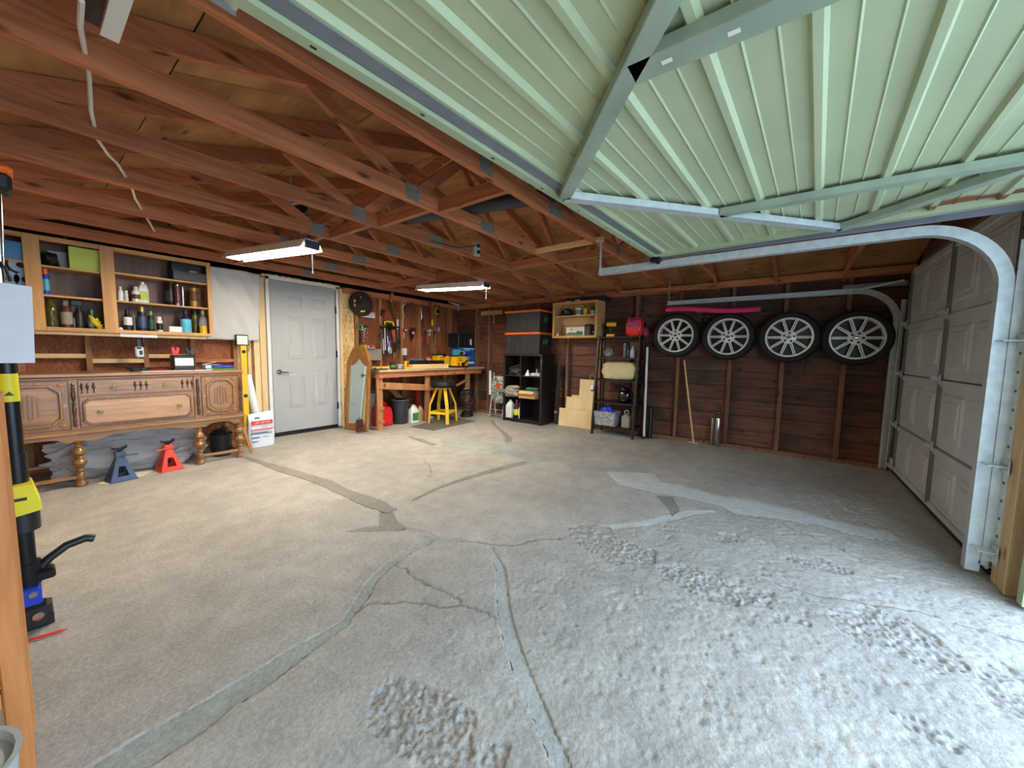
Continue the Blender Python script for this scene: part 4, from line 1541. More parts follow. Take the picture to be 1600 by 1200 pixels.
def jug(name, label, cat, x, y, z, w, d, h, body, cap, band=None, rotz=0, group=None, hand=True):
    """rectangular jug: sloped shoulder, neck, cap and a loop handle"""
    t = thing(name, label, cat, (x, y, z), rotz, group)
    mb = MB()
    ring = lambda sx, sy, zz: [(-sx, -sy * .8, zz), (-sx * .8, -sy, zz), (sx * .8, -sy, zz), (sx, -sy * .8, zz), (sx, sy * .8, zz), (sx * .8, sy, zz), (-sx * .8, sy, zz), (-sx, sy * .8, zz)]
    lv = [(w * .48, d * .48, 0), (w * .5, d * .5, .02 * h), (w * .5, d * .5, .62 * h), (w * .46, d * .46, .70 * h), (w * .2, d * .24, .88 * h), (w * .16, w * .16, .90 * h)]
    vs, fs = [], []
    for l in lv:
        vs += ring(*l)
    for k in range(len(lv) - 1):
        for i in range(8):
            j = (i + 1) % 8
            fs.append((k * 8 + i, k * 8 + j, k * 8 + 8 + j, k * 8 + 8 + i))
    fs += [tuple(reversed(range(8))), tuple(range(len(vs) - 8, len(vs)))]
    mb.add(vs, fs)
    part('body', mb, body, t, True)
    part('cap', MB().lathe([(w * .19, .90 * h), (w * .19, .995 * h), (w * .16, h)], n=14), cap, t, True)
    if hand:
        part('handle', MB().tube([(w * .14, 0, .87 * h), (w * .34, 0, .90 * h), (w * .42, 0, .80 * h), (w * .44, 0, .66 * h)], w * .06, 8), body, t, True)
    if band:
        part('label', MB().box(-w * .40, -d * .505, .12 * h, w * .40, -d * .5, .55 * h), band, t)
    return t


def carton(name, label, cat, x, y, z, w, d, h, mat, rotz=0, group=None, face=None, c=.002):
    t = thing(name, label, cat, (x, y, z), rotz, group)
    part('box', MB().cbox(-w / 2, -d / 2, 0, w / 2, d / 2, h, c), mat, t)
    part('flap_seam', MB().box(-w / 2 + .002, -.002, h - .0005, w / 2 - .002, .002, h + .0006), K['dgrey'], t)
    if face:
        part('front_label', MB().box(-w * .4, -d / 2 - .0008, h * .2, w * .4, -d / 2, h * .8), face, t)
    return t


# ---- wall shelf contents (plane of the items inside the shelves)
IY = 5.20


def si(px0, py0, px1, py1, zs, Y=IY):
    x, w, z, h = RY(px0, py0, px1, py1, Y)
    top = z + h
    return x, zs, w / 2, max(top - zs, .03)


B1a, B1b = SH[1]
B2a, B2b = SH[2]
G = 'bottles and cans on the wall shelves'


def sv(name, label, style, box, zs, body, cap, band=None, Y=IY, bz=(.18, .6)):
    x, z, r, h = si(*box, zs, Y)
    return vessel(name, label, name.split('_')[-1], style, x, Y, z, r, h, body, cap, band, bz, G)


sv('aerosol_can', 'blue aerosol can with orange cap alone on a middle wall shelf', 'spray', (66, 420, 79, 456), B1b, K['blue'], K['orange'], K['cyan'])
sv('glass_jug', 'big amber glass jug at the left of the bottom wall shelf', 'carboy', (70, 462, 93, 513), ZBOT, K['amber'], K['brown'])
sv('liquid_bottle', 'maroon bottle with clear cap beside the amber jug', 'bottle', (96, 470, 115, 513), ZBOT, K['maroon'], K['clear'], K['greige'], IY - .02)
sv('liquid_bottle', 'squat dark green bottle with grey label between black sprayer and yellow mitt', 'jar', (138, 484, 150, 513), ZBOT, K['greendk'], K['greendk'], K['grey'], IY - .02)
sv('medicine_bottle', 'small white bottle at the left of a middle wall shelf', 'bottle', (184, 448, 194, 468), B2b, K['white'], K['white'])
sv('medicine_bottle', 'tiny white squat bottle second on the middle wall shelf', 'jar', (195, 454, 201, 468), B2b, K['white'], K['white'])
sv('glue_bottle', 'white rounded bottle with brown label on a middle wall shelf', 'bottle', (206, 448, 220, 469), B2b, K['white'], K['white'], K['brown'], IY - .04, (.2, .5))
sv('paint_can', 'black paint can on the right half of the middle wall shelf', 'tin', (258, 441, 276, 474), B2b, K['blackm'], K['blackm'], K['dgrey'], IY + .03)
sv('drink_can', 'tall maroon and silver can in front of the black paint can', 'tin', (273, 445, 283, 475), B2b, K['chrome'], K['chrome'], K['maroon'], IY - .05, (.1, .85))
sv('drink_can', 'slim silver can beside the maroon and silver can', 'tin', (283.5, 447, 289, 475), B2b, K['chrome'], K['chrome'], None, IY - .02)
sv('paint_can', 'copper brown can at the right of the middle wall shelf', 'tin', (296, 449, 311, 476), B2b, K['gold'], K['black'], K['brown'], IY - .02, (.3, .8))
sv('liquid_bottle', 'black bottle with red and white label on the lower right wall shelf', 'bottle', (193, 484, 208, 515), ZBOT, K['black'], K['black'], K['white'], IY - .04, (.3, .66))
sv('marker_tube', 'slim grey tube standing between labelled bottle and gold capped aerosol', 'tin', (208.5, 494, 213, 515), ZBOT, K['grey'], K['lgrey'])
sv('aerosol_can', 'dark blue aerosol can with gold cap on the bottom wall shelf', 'spray', (216, 479, 230, 516), ZBOT, K['navy'], K['gold'], K['bluep'], IY - .04)
sv('aerosol_can', 'black aerosol can with green cap on the bottom wall shelf', 'spray', (231, 486, 242, 517), ZBOT, K['black'], K['greenp'], K['greendk'], IY - .04)
sv('aerosol_can', 'short white and black aerosol can on the bottom wall shelf', 'spray', (245, 495, 255, 517), ZBOT, K['white'], K['white'], K['black'], IY - .05)
sv('liquid_bottle', 'dark bottle with bright cyan label on the bottom wall shelf', 'bottle', (283, 485, 300, 519), ZBOT, K['navy'], K['black'], K['cyan'], IY - .04, (.06, .62))
sv('glass_jar', 'tall dark glass jar near the right end of the bottom wall shelf', 'jar', (300, 484, 312, 519), ZBOT, K['amber'], K['black'], None, IY + .05)
sv('oil_bottle', 'clear bottle of yellow liquid at the right end of the bottom shelf', 'bottle', (312, 485, 324, 520), ZBOT, K['clear'], K['grey'], K['oil'], IY - .06, (.02, .36))
x, z, r, h = si(216, 441, 232, 469, B2b)
jug('plastic_jug', 'translucent white jug with yellow label on the middle wall shelf', 'jug', x, IY, z, 2 * r, .07, h, K['white'], K['white'], K['lime'])


def sprayer(label, box, zs, body, top, Y):
    x, z, r, h = si(*box, zs, Y)
    t = thing('spray_bottle', label, 'bottle', (x, Y, z), 0, G)
    r *= .62
    part('body', MB().lathe([(r * .95, 0), (r, .01), (r, h * .5), (r * .8, h * .62), (r * .35, h * .74)], n=16), body, t, True)
    part('trigger_head', MB().cbox(-r * 1.5, -.012, h * .82, r * .9, .012, h, .005).cyl((0, 0, h * .72), (0, 0, h * .84), r * .38).beam((-r * .9, 0, h * .84), (-r * 1.2, 0, h * .62), .012, .01), top, t)
    part('dip_tube', MB().tube([(-r * 1.02, -r * .3, .01), (-r * 1.02, -r * .5, h * .4)], .003), K['lgrey'], t)


sprayer('tall black trigger spray bottle on the bottom wall shelf', (112, 470, 138, 513), ZBOT, K['black'], K['black'], IY)

# black pouch, folded papers, clipboard, yellow-green folder
x, w, z, h = RY(66, 388, 92, 412, IY)
solo('pouch', 'crumpled black pouch on the top wall shelf', 'pouch', MB().lump((0, 0, .055), w * .52, .07, .06, .35, 3, 16, 10, 0, 3), K['black'], (x, IY, B1a), 0, True)
x, w, z, h = RY(76, 380, 105, 412, 5.27)
t = thing('paper_stack', 'folded white and pink papers behind the black pouch', 'papers', (x, 5.28, B1a))
part('white_sheet', MB().box(-w / 2, 0, .0, w / 2, .004, .155), K['lgrey'], t)
part('pink_sheet', MB().prism([(-w / 2, 0), (w / 2, 0), (w / 2, .05), (0, .065), (-w * .3, .045)], -.03, -.026, 'y'), plain('pink_paper', C(214, 160, 140), .8), t)
x, w, z, h = RY(110, 387, 166, 421, 5.14)
t = thing('wire_bound_folder', 'yellow-green wire bound folder standing on the top wall shelf', 'folder', (x, 5.15, B1a))
part('cover', MB().box(-w / 2, 0, 0, w / 2, .006, h), K['lime'], t)
mb = MB()
for i in range(12):
    mb.ring((-w / 2 - .002, .003, .01 + i * (h - .02) / 11), (0, 0, 1), .007, .0018, 10, 5)
part('wire_binding', mb, K['black'], t)
x, z, r, h = si(151, 488, 166, 515, ZBOT)
t = thing('scrub_mitt', 'bright yellow scrub mitt leaning on the bottom wall shelf', 'mitt', (x, IY - .04, ZBOT))
mb = MB()
n = len(mb.v)
mb.lump((0, 0, .075), .022, .03, .075, .18, 5, 16, 12)
mb.xf(n, Matrix.Rotation(-.5, 4, 'Y'))
part('mitt', mb, K['yellow2'], t, True)
mb = MB()
for i in range(26):
    a = random.random()
    mb.ball((-.06 * a + .012 * (i % 3 - 1) + .012, -.03, .012 + a * .11), .006, .006, .006, 6, 4)
part('nubs', mb, K['yellow2'], t, True)
# basket with chargers on the top right shelf
x, w, z, h = RY(268, 405, 323, 441, IY)
t = thing('wire_basket', 'black basket of chargers on the top right wall shelf', 'basket', (x, IY, B2a))
mb = MB()
mb.box(-w / 2, -.08, 0, w / 2, .08, .006).box(-w / 2, -.08, 0, -w / 2 + .006, .08, h * .8).box(w / 2 - .006, -.08, 0, w / 2, .08, h * .8).box(-w / 2, .074, 0, w / 2, .08, h * .8).box(-w / 2, -.08, 0, w / 2, -.074, h * .4)
part('basket', mb, K['black'], t)
solo('charger', 'white plug-in charger wrapped with its cable in the black basket', 'charger', MB().cbox(-.035, -.03, 0, .035, .03, .115, .008).tube([(-.036, -.032, .06), (0, -.034, .075), (.038, -.032, .07), (.06, -.034, .05)], .003), K['lgrey'], (x + .03, IY - .02, B2a + .007))
solo('adapter', 'dark grey power adapter at the left of the black basket', 'adapter', MB().cbox(-.025, -.03, 0, .025, .03, .085, .006).box(-.02, -.031, .02, .02, -.03, .06), K['dgrey'], (x - .045, IY - .03, B2a + .007))
x, w, z, h = RY(264, 508, 284, 519, IY - .05)
carton('small_carton', 'small flat white carton on the bottom wall shelf', 'box', x, IY - .05, ZBOT, w, .05, h, K['paper'])
solo('rag', 'crumpled white rag at the left of the bottom right shelf', 'rag', MB().lump((0, 0, .018), .022, .02, .02, .4, 9, 12, 8, 0), K['white'], (WY(187, 510, IY - .05).x, IY - .05, ZBOT), 0, True)
# left bay: blue pack and three paper rolls
x, w, z, h = RY(10, 372, 36, 404, IY)
carton('paper_pack', 'blue wrapped paper pack on the top left wall shelf', 'pack', x + .02, IY, SH[0][0], .15, .14, .145, K['skyblue'])
for i, (px, py, lab) in enumerate(((32, 417, 'blue paper roll on top of two others in the left shelf bay'), (40, 440, 'blue paper roll at the lower right of the left shelf bay'), (12, 436, 'blue paper roll at the lower left of the left shelf bay'))):
    x = WY(px, py, IY - .05).x
    zc = ZBOT + .40 + (.115 if i == 0 else 0)
    t = thing('paper_roll', lab, 'roll', (x, IY - .06, zc), 0, 'blue paper rolls')
    mb = MB()
    vs, fs = [], []
    for yy, rr in ((0, .06), (.2, .06), (.2, .022), (0, .022)):
        for k in range(20):
            a = 2 * PI * k / 20
            vs.append((rr * math.cos(a), yy, rr * math.sin(a)))
    for q in range(4):
        for k in range(20):
            j = (k + 1) % 20
            fs.append((q * 20 + k, q * 20 + j, ((q + 1) % 4) * 20 + j, ((q + 1) % 4) * 20 + k))
    part('paper', mb.add(vs, fs), K['paleblue'], t, True)
    part('core', MB().cyl((0, .001, 0), (0, .199, 0), .0215, n=14, caps=False), K['kraft'], t, True)
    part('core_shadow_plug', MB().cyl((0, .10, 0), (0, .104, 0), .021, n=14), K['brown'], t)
bxx = (cx0 + V1) / 2
solo('storage_box', 'brown carton under the blue paper rolls', 'box', MB().cbox(cx0 + .03 - bxx, -.12, 0, V1 - .02 - bxx, .12, .338, .004), K['kraft'], (bxx, IY + .01, ZBOT))

# ---- on the sideboard
SBT = .935
cy = YSB + .30
x, w, z, h = RY(269, 556, 303, 578, cy)
t = thing('battery_charger', 'black battery charger with white label and red clamp on the sideboard', 'charger', (x, cy, SBT))
part('case', MB().cbox(-w / 2, -.07, 0, w / 2, .07, .15, .008), K['black'], t)
part('front_plate', MB().box(-w * .42, -.0712, .045, w * .42, -.07, .12), K['paper'], t)
mb = MB()
for i in range(4):
    for j in range(3):
        mb.box(-w * .34 + i * w * .19, -.0718, .055 + j * .021, -w * .34 + i * w * .19 + w * .13, -.0712, .059 + j * .021)
part('printed_lines', mb, K['grey'], t)
for dx, m, nme in ((-w * .32, K['red'], 'red_clamp'), (w * .33, K['black'], 'black_clamp')):
    part(nme, MB().beam((dx - .012, -.02, .15), (dx - .02, -.02, .225), .02, .016, (0, 1, 0)).beam((dx + .008, -.02, .15), (dx + .022, -.02, .225), .02, .016, (0, 1, 0)).cyl((dx - .002, -.035, .185), (dx - .002, -.005, .185), .012), m, t)
mb = MB()
for k in range(3):
    pts = []
    for i in range(16):
        a = i / 15
        pts.append((-w / 2 - .02 - a * .30, -.03 - .06 * math.sin(a * 9 + k * 2), .008 + .022 * abs(math.sin(a * 7 + k))))
    mb.tube(pts, .0055)
part('cable', mb, K['black'], t, True)
part('cable', MB().tube([(-w / 2, -.04, .03), (-w / 2 - .06, -.07, .012), (-w / 2 - .14, -.05, .02), (-w / 2 - .2, -.02, .01)], .004), K['red'], t, True)
x = WY(215, 574, cy).x
solo('power_brick', 'black power brick at the left of the coiled charger cables', 'adapter', MB().cbox(-.06, -.03, 0, .06, .03, .028, .008), K['black'], (x, cy - .05, SBT))
solo('paper_sheet', 'white paper sheet under the charger cables', 'paper', MB().box(-.25, -.1, 0, .25, .06, .0012), K['paper'], (WY(270, 578, cy).x, cy - .16, SBT))
x, w, z, h = RY(317, 570, 361, 577, cy)
t = thing('book', 'thick blue and white book lying on the sideboard', 'book', (x, cy - .02, SBT + .016))
part('pages', MB().box(-w / 2 + .002, -.085, .002, w / 2 - .002, .09, .030), K['paper'], t)
part('cover', MB().box(-w / 2, -.09, .030, w / 2, .09, .033).box(-w / 2, -.09, 0, w / 2, .09, .002).box(-w * .3, -.09, 0, w / 2, -.0865, .033), K['navy'], t)
part('spine_print', MB().box(-w * .2, -.0906, .008, w * .42, -.09, .024), K['blue'], t)
t = thing('book', 'thin multicoloured book under the blue book', 'book', (x + .01, cy - .02, SBT))
part('pages', MB().box(-w / 2, -.08, .001, w / 2, .09, .015), K['paper'], t)
part('cover', MB().box(-w * .3, -.085, 0, w / 2, -.0805, .0155).box(w * .3, -.0858, .001, w / 2, -.085, .0145), K['greenp'], t)
solo('folded_leaflet', 'folded white leaflet on top of the books', 'paper', MB().box(-.10, -.06, 0, .05, .05, .002).prism([(-.10, .002), (.02, .03), (.02, .032), (-.10, .004)], -.05, .0, 'y'), K['paper'], (x - .03, cy, SBT + .0495))

# ---- hung under the wall shelves: small white gadget
x, w, z, h = RY(213, 533, 227, 559, CY0)
t = thing('hanging_gadget', 'small white and blue gadget hanging under the wall shelves', 'gadget', (x, CY0 + .05, z))
part('body', MB().cbox(-w / 2, -.02, 0, w / 2, .02, h * .68, .012), K['white'], t, True)
part('blue_panel', MB().box(-w * .05, -.0212, .03, w * .3, -.02, .07).box(-w * .3, -.0212, .085, w * .2, -.02, .105), K['navy'], t)
part('black_bracket', MB().cbox(-w * .3, -.015, h * .66, w * .3, .02, h + .02, .004).box(-.006, -.004, h, .006, .004, 1.2535 - z), K['black'], t)

# ---- white sheet over the window space, transformer box, yellow level, paper tube, filler bag
p0, p1 = WY(329, 409, 5.33), WY(407, 418, 5.33)
nx_, nz_ = 34, 40
x0, x1, z0, z1 = 1.30, p1.x - .01, 1.262, 2.085
vs, fs = [], []
for j in range(nz_ + 1):
    for i in range(nx_ + 1):
        u, v = i / nx_, j / nz_
        fold = .012 * math.sin(u * 13 + v * 2.5) + .010 * math.sin(u * 5 - v * 6) * (1 - v) + .006 * math.sin((u + v) * 17)
        xx = x0 + (x1 - x0 - .04 * (1 - v)) * u
        vs.append((xx, 5.325 + fold, z0 + (z1 - z0) * v + .012 * math.sin(u * 3.1) * v))
for j in range(nz_):
    for i in range(nx_):
        a = j * (nx_ + 1) + i
        fs.append((a, a + 1, a + nx_ + 2, a + nx_ + 1))
o = solo('hanging_sheet', 'white sheet pinned up between the wall shelves and the entry door', 'sheet', MB().add(vs, fs), K['cloth'], smooth=True)
md = o.modifiers.new('thickness', 'SOLIDIFY')
md.thickness = .003
x, w, z, h = RY(368, 523, 388, 540, 5.27)
t = thing('floodlight', 'small square white floodlight with black rim below the sheet', 'light', (x, 5.25, z))
part('rim', MB().cbox(-w / 2, 0, 0, w / 2, .035, h, .006), K['black'], t)
part('lens', MB().box(-w * .42, -.002, h * .1, w * .42, .001, h * .9), K['white'], t)
part('cord', MB().tube([(w * .1, .02, .005), (w * .2, .02, -.05), (w * .5, .025, -.065), (w * .62, .03, -.02), (w * .6, .04, .03)], .004), K['black'], t, True)
part('bracket', MB().box(-.01, .035, h * .3, .01, YBS - 5.25, h * .6), K['black'], t)
t = thing('spirit_level', 'long yellow spirit level standing beside the sideboard', 'level', (1.605, 5.16, 0))
lz = WY(377, 540, 5.18).z
part('beam', MB().cbox(-.03, -.012, 0, .03, .012, lz, .003), K['yellow'], t)
for z in (lz * .5, lz * .94, .12):
    part('vial', MB().cyl((0, -.0125, z), (0, .0125, z), .02, n=16).ring((0, -.012, z), (0, 1, 0), .019, .003, 16, 5), K['black'], t)
b0, b1 = FL(391, 664, .26), WY(386, 583, 5.2)
t = thing('paper_tube', 'white paper roll leaning behind the filler bag', 'tube', (1.70, 5.18, 0))
part('roll', MB().cyl((.07, -.02, 0), (-.03, .10, .84), .042, n=18), K['paper'], t, True)
part('end_opening', MB().cyl((-.03, .10, .8405), (-.0302, .1002, .842), .032, n=16), K['lgrey'], t)
# filler bag
bp = FL(411, 697)
t = thing('filler_bag', 'white paper bag with a red band of lettering beside the entry door', 'bag', (bp.x, bp.y + .06, 0), -.04)
bw_, bh, bd = .255, .40, .13
mb = MB()
rows = 9
vs, fs = [], []
for k in range(rows + 1):
    v = k / rows
    dd = bd / 2 * (1 - max(0, v - .75) * 3.6) + .008 * math.sin(v * 9)
    ww = bw_ / 2 * (1 + .02 * math.sin(v * 5))
    zz = bh * v
    for cxx, cyy in ((-ww, -dd * .6), (-ww * .8, -dd), (0, -dd * 1.06), (ww * .8, -dd), (ww, -dd * .6), (ww, dd * .6), (ww * .8, dd), (0, dd * 1.06), (-ww * .8, dd), (-ww, dd * .6)):
        vs.append((cxx, cyy, zz + (.012 * math.sin(cxx * 14) if k == rows else 0)))
for k in range(rows):
    for i in range(10):
        j = (i + 1) % 10
        fs.append((k * 10 + i, k * 10 + j, k * 10 + 10 + j, k * 10 + 10 + i))
fs += [tuple(reversed(range(10))), tuple(range(rows * 10, rows * 10 + 10))]
part('bag', mb.add(vs, fs), K['paper'], t, True)
yy = -bd / 2 * 1.06 - .0065
part('red_band', MB().box(-.108, yy - .001, .268, .108, yy + .012, .312).box(-.115, yy - .001, .205, .115, yy + .012, .213), K['red'], t)
text_part('lettering', '1.5K LASTING', .034, K['white'], t, (0, yy - .0018, .290), (PI / 2, 0, 0), squeeze=.82)
text_part('lettering', 'SURFACE', .015, K['bluep'], t, (.02, yy - .0005, .235), (PI / 2, 0, 0))
mb = MB()
for z, a, b in ((.17, -.115, .06), (.158, -.115, .10), (.117, -.11, -.03), (.107, -.11, -.02), (.115, .0, .06), (.07, -.11, -.04), (.06, -.11, -.05)):
    mb.box(a, yy - .001, z, b, yy + .012, z + .005)
mb.box(-.07, yy + .02, .335, -.02, yy + .022, .352)
part('printed_lines', mb, K['bluep'], t)
solo('board_offcut', 'short wooden offcut leaning beside the sideboard leg', 'wood', MB().beam((.0, 0, .008), (-.06, .03, .30), .03, .015, (0, 1, 0)), K['handle'], (1.50, 4.70, 0))

# ---- under the sideboard: clear bag, jack stands, card, black pot
mb = MB().lump((.55, 0, .19), .50, .14, .20, .24, 11, 110, 50, .004, 2.8)
vs = []
from mathutils import noise as _nz
for v in mb.v:
    q = Vector(v)
    w_ = Vector((q.x * 4.5 + q.z * 5.5, q.y * 5, q.z * 4 - q.x * 2.2))
    k = 1 - abs(_nz.noise(w_)) * 2.2 + .5 * (1 - abs(_nz.noise(w_ * 2.3 + Vector((5, 1, 2)))) * 2.2)
    q.y -= .013 * (k - .8) * (1 if q.y < 0 else -1)
    q.z += .020 * _nz.noise(q * 5) + .006 * _nz.noise(q * 14)
    vs.append((q.x, q.y, min(max(q.z, .003), .385)))
mb.v = vs


def bag_mat():
    m, nt, b = nmat('clear_film')
    b.inputs['Base Color'].default_value = C(236, 238, 242)
    b.inputs['Roughness'].default_value = .13
    b.inputs['Transmission Weight'].default_value = .45
    b.inputs['IOR'].default_value = 1.25
    b.inputs['Alpha'].default_value = .55
    return m


solo('plastic_bag', 'big clear plastic bag stuffed under the sideboard', 'bag', mb, bag_mat(), (.07, YSB + .30, 0), 0, True)


def jack_stand(label, px, mat, ratchet, rz, s=1.0):
    p = FL(px, 751 if px < 220 else 735)
    t = thing('jack_stand', label, 'jack stand', (p.x, p.y + .045, .0035 if px < 220 else .001), rz, 'jack stands under the sideboard')
    b, hh, tp = .085 * s, .20 * s, .026 * s
    for k in range(4):
        mb = MB()
        # each pressed side: frame with a keyhole opening
        o = [(-b, 0), (-tp, hh), (tp, hh), (b, 0), (b * .62, 0), (b * .34, hh * .24), (0, hh * .52), (-b * .34, hh * .24), (-b * .62, 0)]
        o = [(-b, 0), (b, 0), (tp, hh), (-tp, hh)]
        inn = [(-b * .42, hh * .2), (b * .42, hh * .2), (tp * .75, hh * .62), (-tp * .75, hh * .62)]
        vs = []
        def P(u, v, off):
            return (u, -(b + (tp - b) * v / hh) - off, v)
        for off in (0, -.004):
            vs += [P(u, v, off) for u, v in o] + [P(u, v, off) for u, v in inn]
        fs = []
        for q in range(4):
            r = (q + 1) % 4
            fs += [(q, r, 4 + r, 4 + q), (8 + r, 8 + q, 12 + q, 12 + r), (q, 8 + q, 8 + r, r), (4 + q, 4 + r, 12 + r, 12 + q)]
        mb.add(vs, fs)
        mb.xf(0, Matrix.Rotation(k * PI / 2, 4, 'Z'))
        part('side_plate', mb, mat, t)
    part('collar', MB().cbox(-tp - .006, -tp - .006, hh, tp + .006, tp + .006, hh + .045 * s, .006), mat, t)
    part('column', MB().cyl((0, 0, .06), (0, 0, hh + .07 * s), .016 * s, n=12), K['blackm'], t, True)
    part('saddle', MB().prism([(-.05 * s, hh + .095 * s), (-.046 * s, hh + .075 * s), (-.015, hh + .055 * s), (.015, hh + .055 * s), (.046 * s, hh + .075 * s), (.05 * s, hh + .095 * s), (.02, hh + .078 * s), (-.02, hh + .078 * s)], -.016, .016, 'y'), K['blackm'], t)
    part('ratchet_lever', MB().tube([(ratchet * .0, -tp - .02, hh + .018), (ratchet * .05, -tp - .03, hh + .015), (ratchet * .10, -tp - .03, hh + .012)], .007, 8), mat, t, True)
    part('foot', MB().box(-b - .003, -b - .003, 0, b + .003, -b + .012, .006).box(-b - .003, b - .012, 0, b + .003, b + .003, .006).box(-b - .003, -b, 0, -b + .012, b, .006).box(b - .012, -b, 0, b + .003, b, .006), mat, t)
    return t


jack_stand('slate blue jack stand under the sideboard', 191, K['bluep'], 1, .12)
jack_stand('red jack stand under the sideboard', 266, K['redp'], -1, .15, .98)
a, b = FL(160, 756), FL(250, 740)
solo('card_sheet', 'torn white cardboard sheet under the jack stands', 'cardboard', MB().prism([(a.x - .03, a.y), (a.x + .02, a.y - .06), (.58, a.y - .02), (.66, a.y + .05), (.70, a.y + .16), (.56, a.y + .20), (.42, a.y + .17)], .0005, .0033, 'z'), plain('white_card', C(214, 206, 182), .8), (0, 0, 0))
t = thing('black_pot', 'shiny black pot behind the right sideboard legs', 'pot', (1.27, 4.86, 0))
part('body', MB().lathe([(.075, 0), (.085, .01), (.10, .22), (.105, .24), (.098, .24), (.092, .22)], n=22), K['black'], t, True)
part('liner', MB().lump((0, 0, .25), .085, .085, .05, .3, 4, 16, 8), K['blackm'], t, True)

# ---- mirror, spring
mp = WY(556, 672, 5.0)
t = thing('mirror', 'arched wood framed mirror leaning beside the entry door', 'mirror', (2.88, 4.93, 0), math.radians(-75))
ang = math.radians(4.5)
lean = Matrix.Rotation(-ang, 4, 'X')
mw, mh, ma = .215, 1.03, 1.235


def arch(w, zs, za, n=14):
    """outline from the left shoulder over the ogee top to the right shoulder"""
    pts = []
    for i in range(n + 1):
        t_ = i / n
        u = abs(2 * t_ - 1)
        zz = zs + (za - zs) * (1 - (u ** 2.2)) + .035 * math.sin(u * PI) * .4
        pts.append((-w + 2 * w * t_, zz))
    return pts


outer = [(-mw, 0), ] + [(-mw, mh - .02)] + arch(mw * .95, mh, ma) + [(mw, mh - .02), (mw, 0)]
iw = mw - .062
inner_top = [(-iw, .93), (-iw * .72, .94), (-iw * .5, .97), (0, 1.06), (iw * .5, .97), (iw * .72, .94), (iw, .93)]
inner = [(-iw, .10)] + inner_top + [(iw, .10)]
# frame as strips: sides, base and the carved crest
def lp(nme, mb, mat, smooth=False):
    mb.xf(0, lean)
    return part(nme, mb, mat, t, smooth)


lp('side_rail', MB().cbox(-mw, -.018, 0, -iw, .018, .96, .006), K['mirror_frame'])
lp('side_rail', MB().cbox(iw, -.018, 0, mw, .018, .96, .006), K['mirror_frame'])
lp('base_rail', MB().cbox(-iw, -.018, .0, iw, .018, .10, .006), K['mirror_frame'])
crest = arch(mw * 1.0, .985, ma)
mb = MB()
m = len(crest)
low = []
for cx_, cz_ in crest:
    u = abs(cx_) / mw
    low.append((cx_, .955 if abs(cx_) > iw else .93 + .13 * (1 - abs(cx_) / iw) ** 1.3))
vs = [(p[0], -.02, p[1]) for p in low] + [(p[0], -.02, p[1]) for p in crest] + [(p[0], .018, p[1]) for p in low] + [(p[0], .018, p[1]) for p in crest]
fs = []
for i in range(m - 1):
    fs += [(i, i + 1, m + i + 1, m + i), (2 * m + i + 1, 2 * m + i, 3 * m + i, 3 * m + i + 1), (m + i, m + i + 1, 3 * m + i + 1, 3 * m + i), (i + 1, i, 2 * m + i, 2 * m + i + 1)]
fs += [(0, m, 3 * m, 2 * m), (m - 1, 3 * m - 1, 4 * m - 1, 2 * m - 1)]
lp('crest', mb.add(vs, fs), K['mirror_frame'])
mb = MB()
for i in range(70):
    a_, r_ = random.random() * PI, random.random()
    xx = (random.random() * 2 - 1) * mw * .72
    zz = 1.03 + random.random() * (ma - 1.06) * (1 - (abs(xx) / mw) ** 2)
    if zz < .96 + .13 * max(0, 1 - abs(xx) / iw):
        continue
    mb.ring((xx, -.021, zz), (0, 1, random.uniform(-.4, .4)), random.uniform(.006, .014), .004, 9, 4)
lp('carving', mb, K['mirror_frame'], True)
lp('glass', MB().prism([(-iw - .004, .096), (iw + .004, .096), (iw + .004, .935), (iw * .5, .975), (0, 1.065), (-iw * .5, .975), (-iw - .004, .935)], -.006, -.002, 'y'), K['mirror'])
sp_ = FL(564, 675)
t = thing('coil_spring', 'coil spring with chrome strut in front of the mirror', 'spring', (sp_.x - .05, sp_.y - .05, 0))
pts = [(.045 * math.cos(a * .5), .045 * math.sin(a * .5), .012 + a * .0021) for a in range(0, 76)]
part('coil', MB().tube(pts, .008, 8), K['maroon'], t, True)
part('strut', MB().cyl((0, 0, 0), (0, 0, .20), .016, n=14).cyl((0, 0, .0), (0, 0, .03), .034, n=16), K['chrome'], t, True)
part('top_mount', MB().cyl((0, 0, .175), (0, 0, .19), .046, n=18).ring((0, 0, .205), (1, .3, 0), .016, .004, 14, 6), K['blackm'], t, True)

# ================================================================== TOOL WALL
TW = YBS - .002                                     # stud face, tools hang just in front


def tw(px, py, d=.03):
    p = WY(px, py, TW - d)
    return p


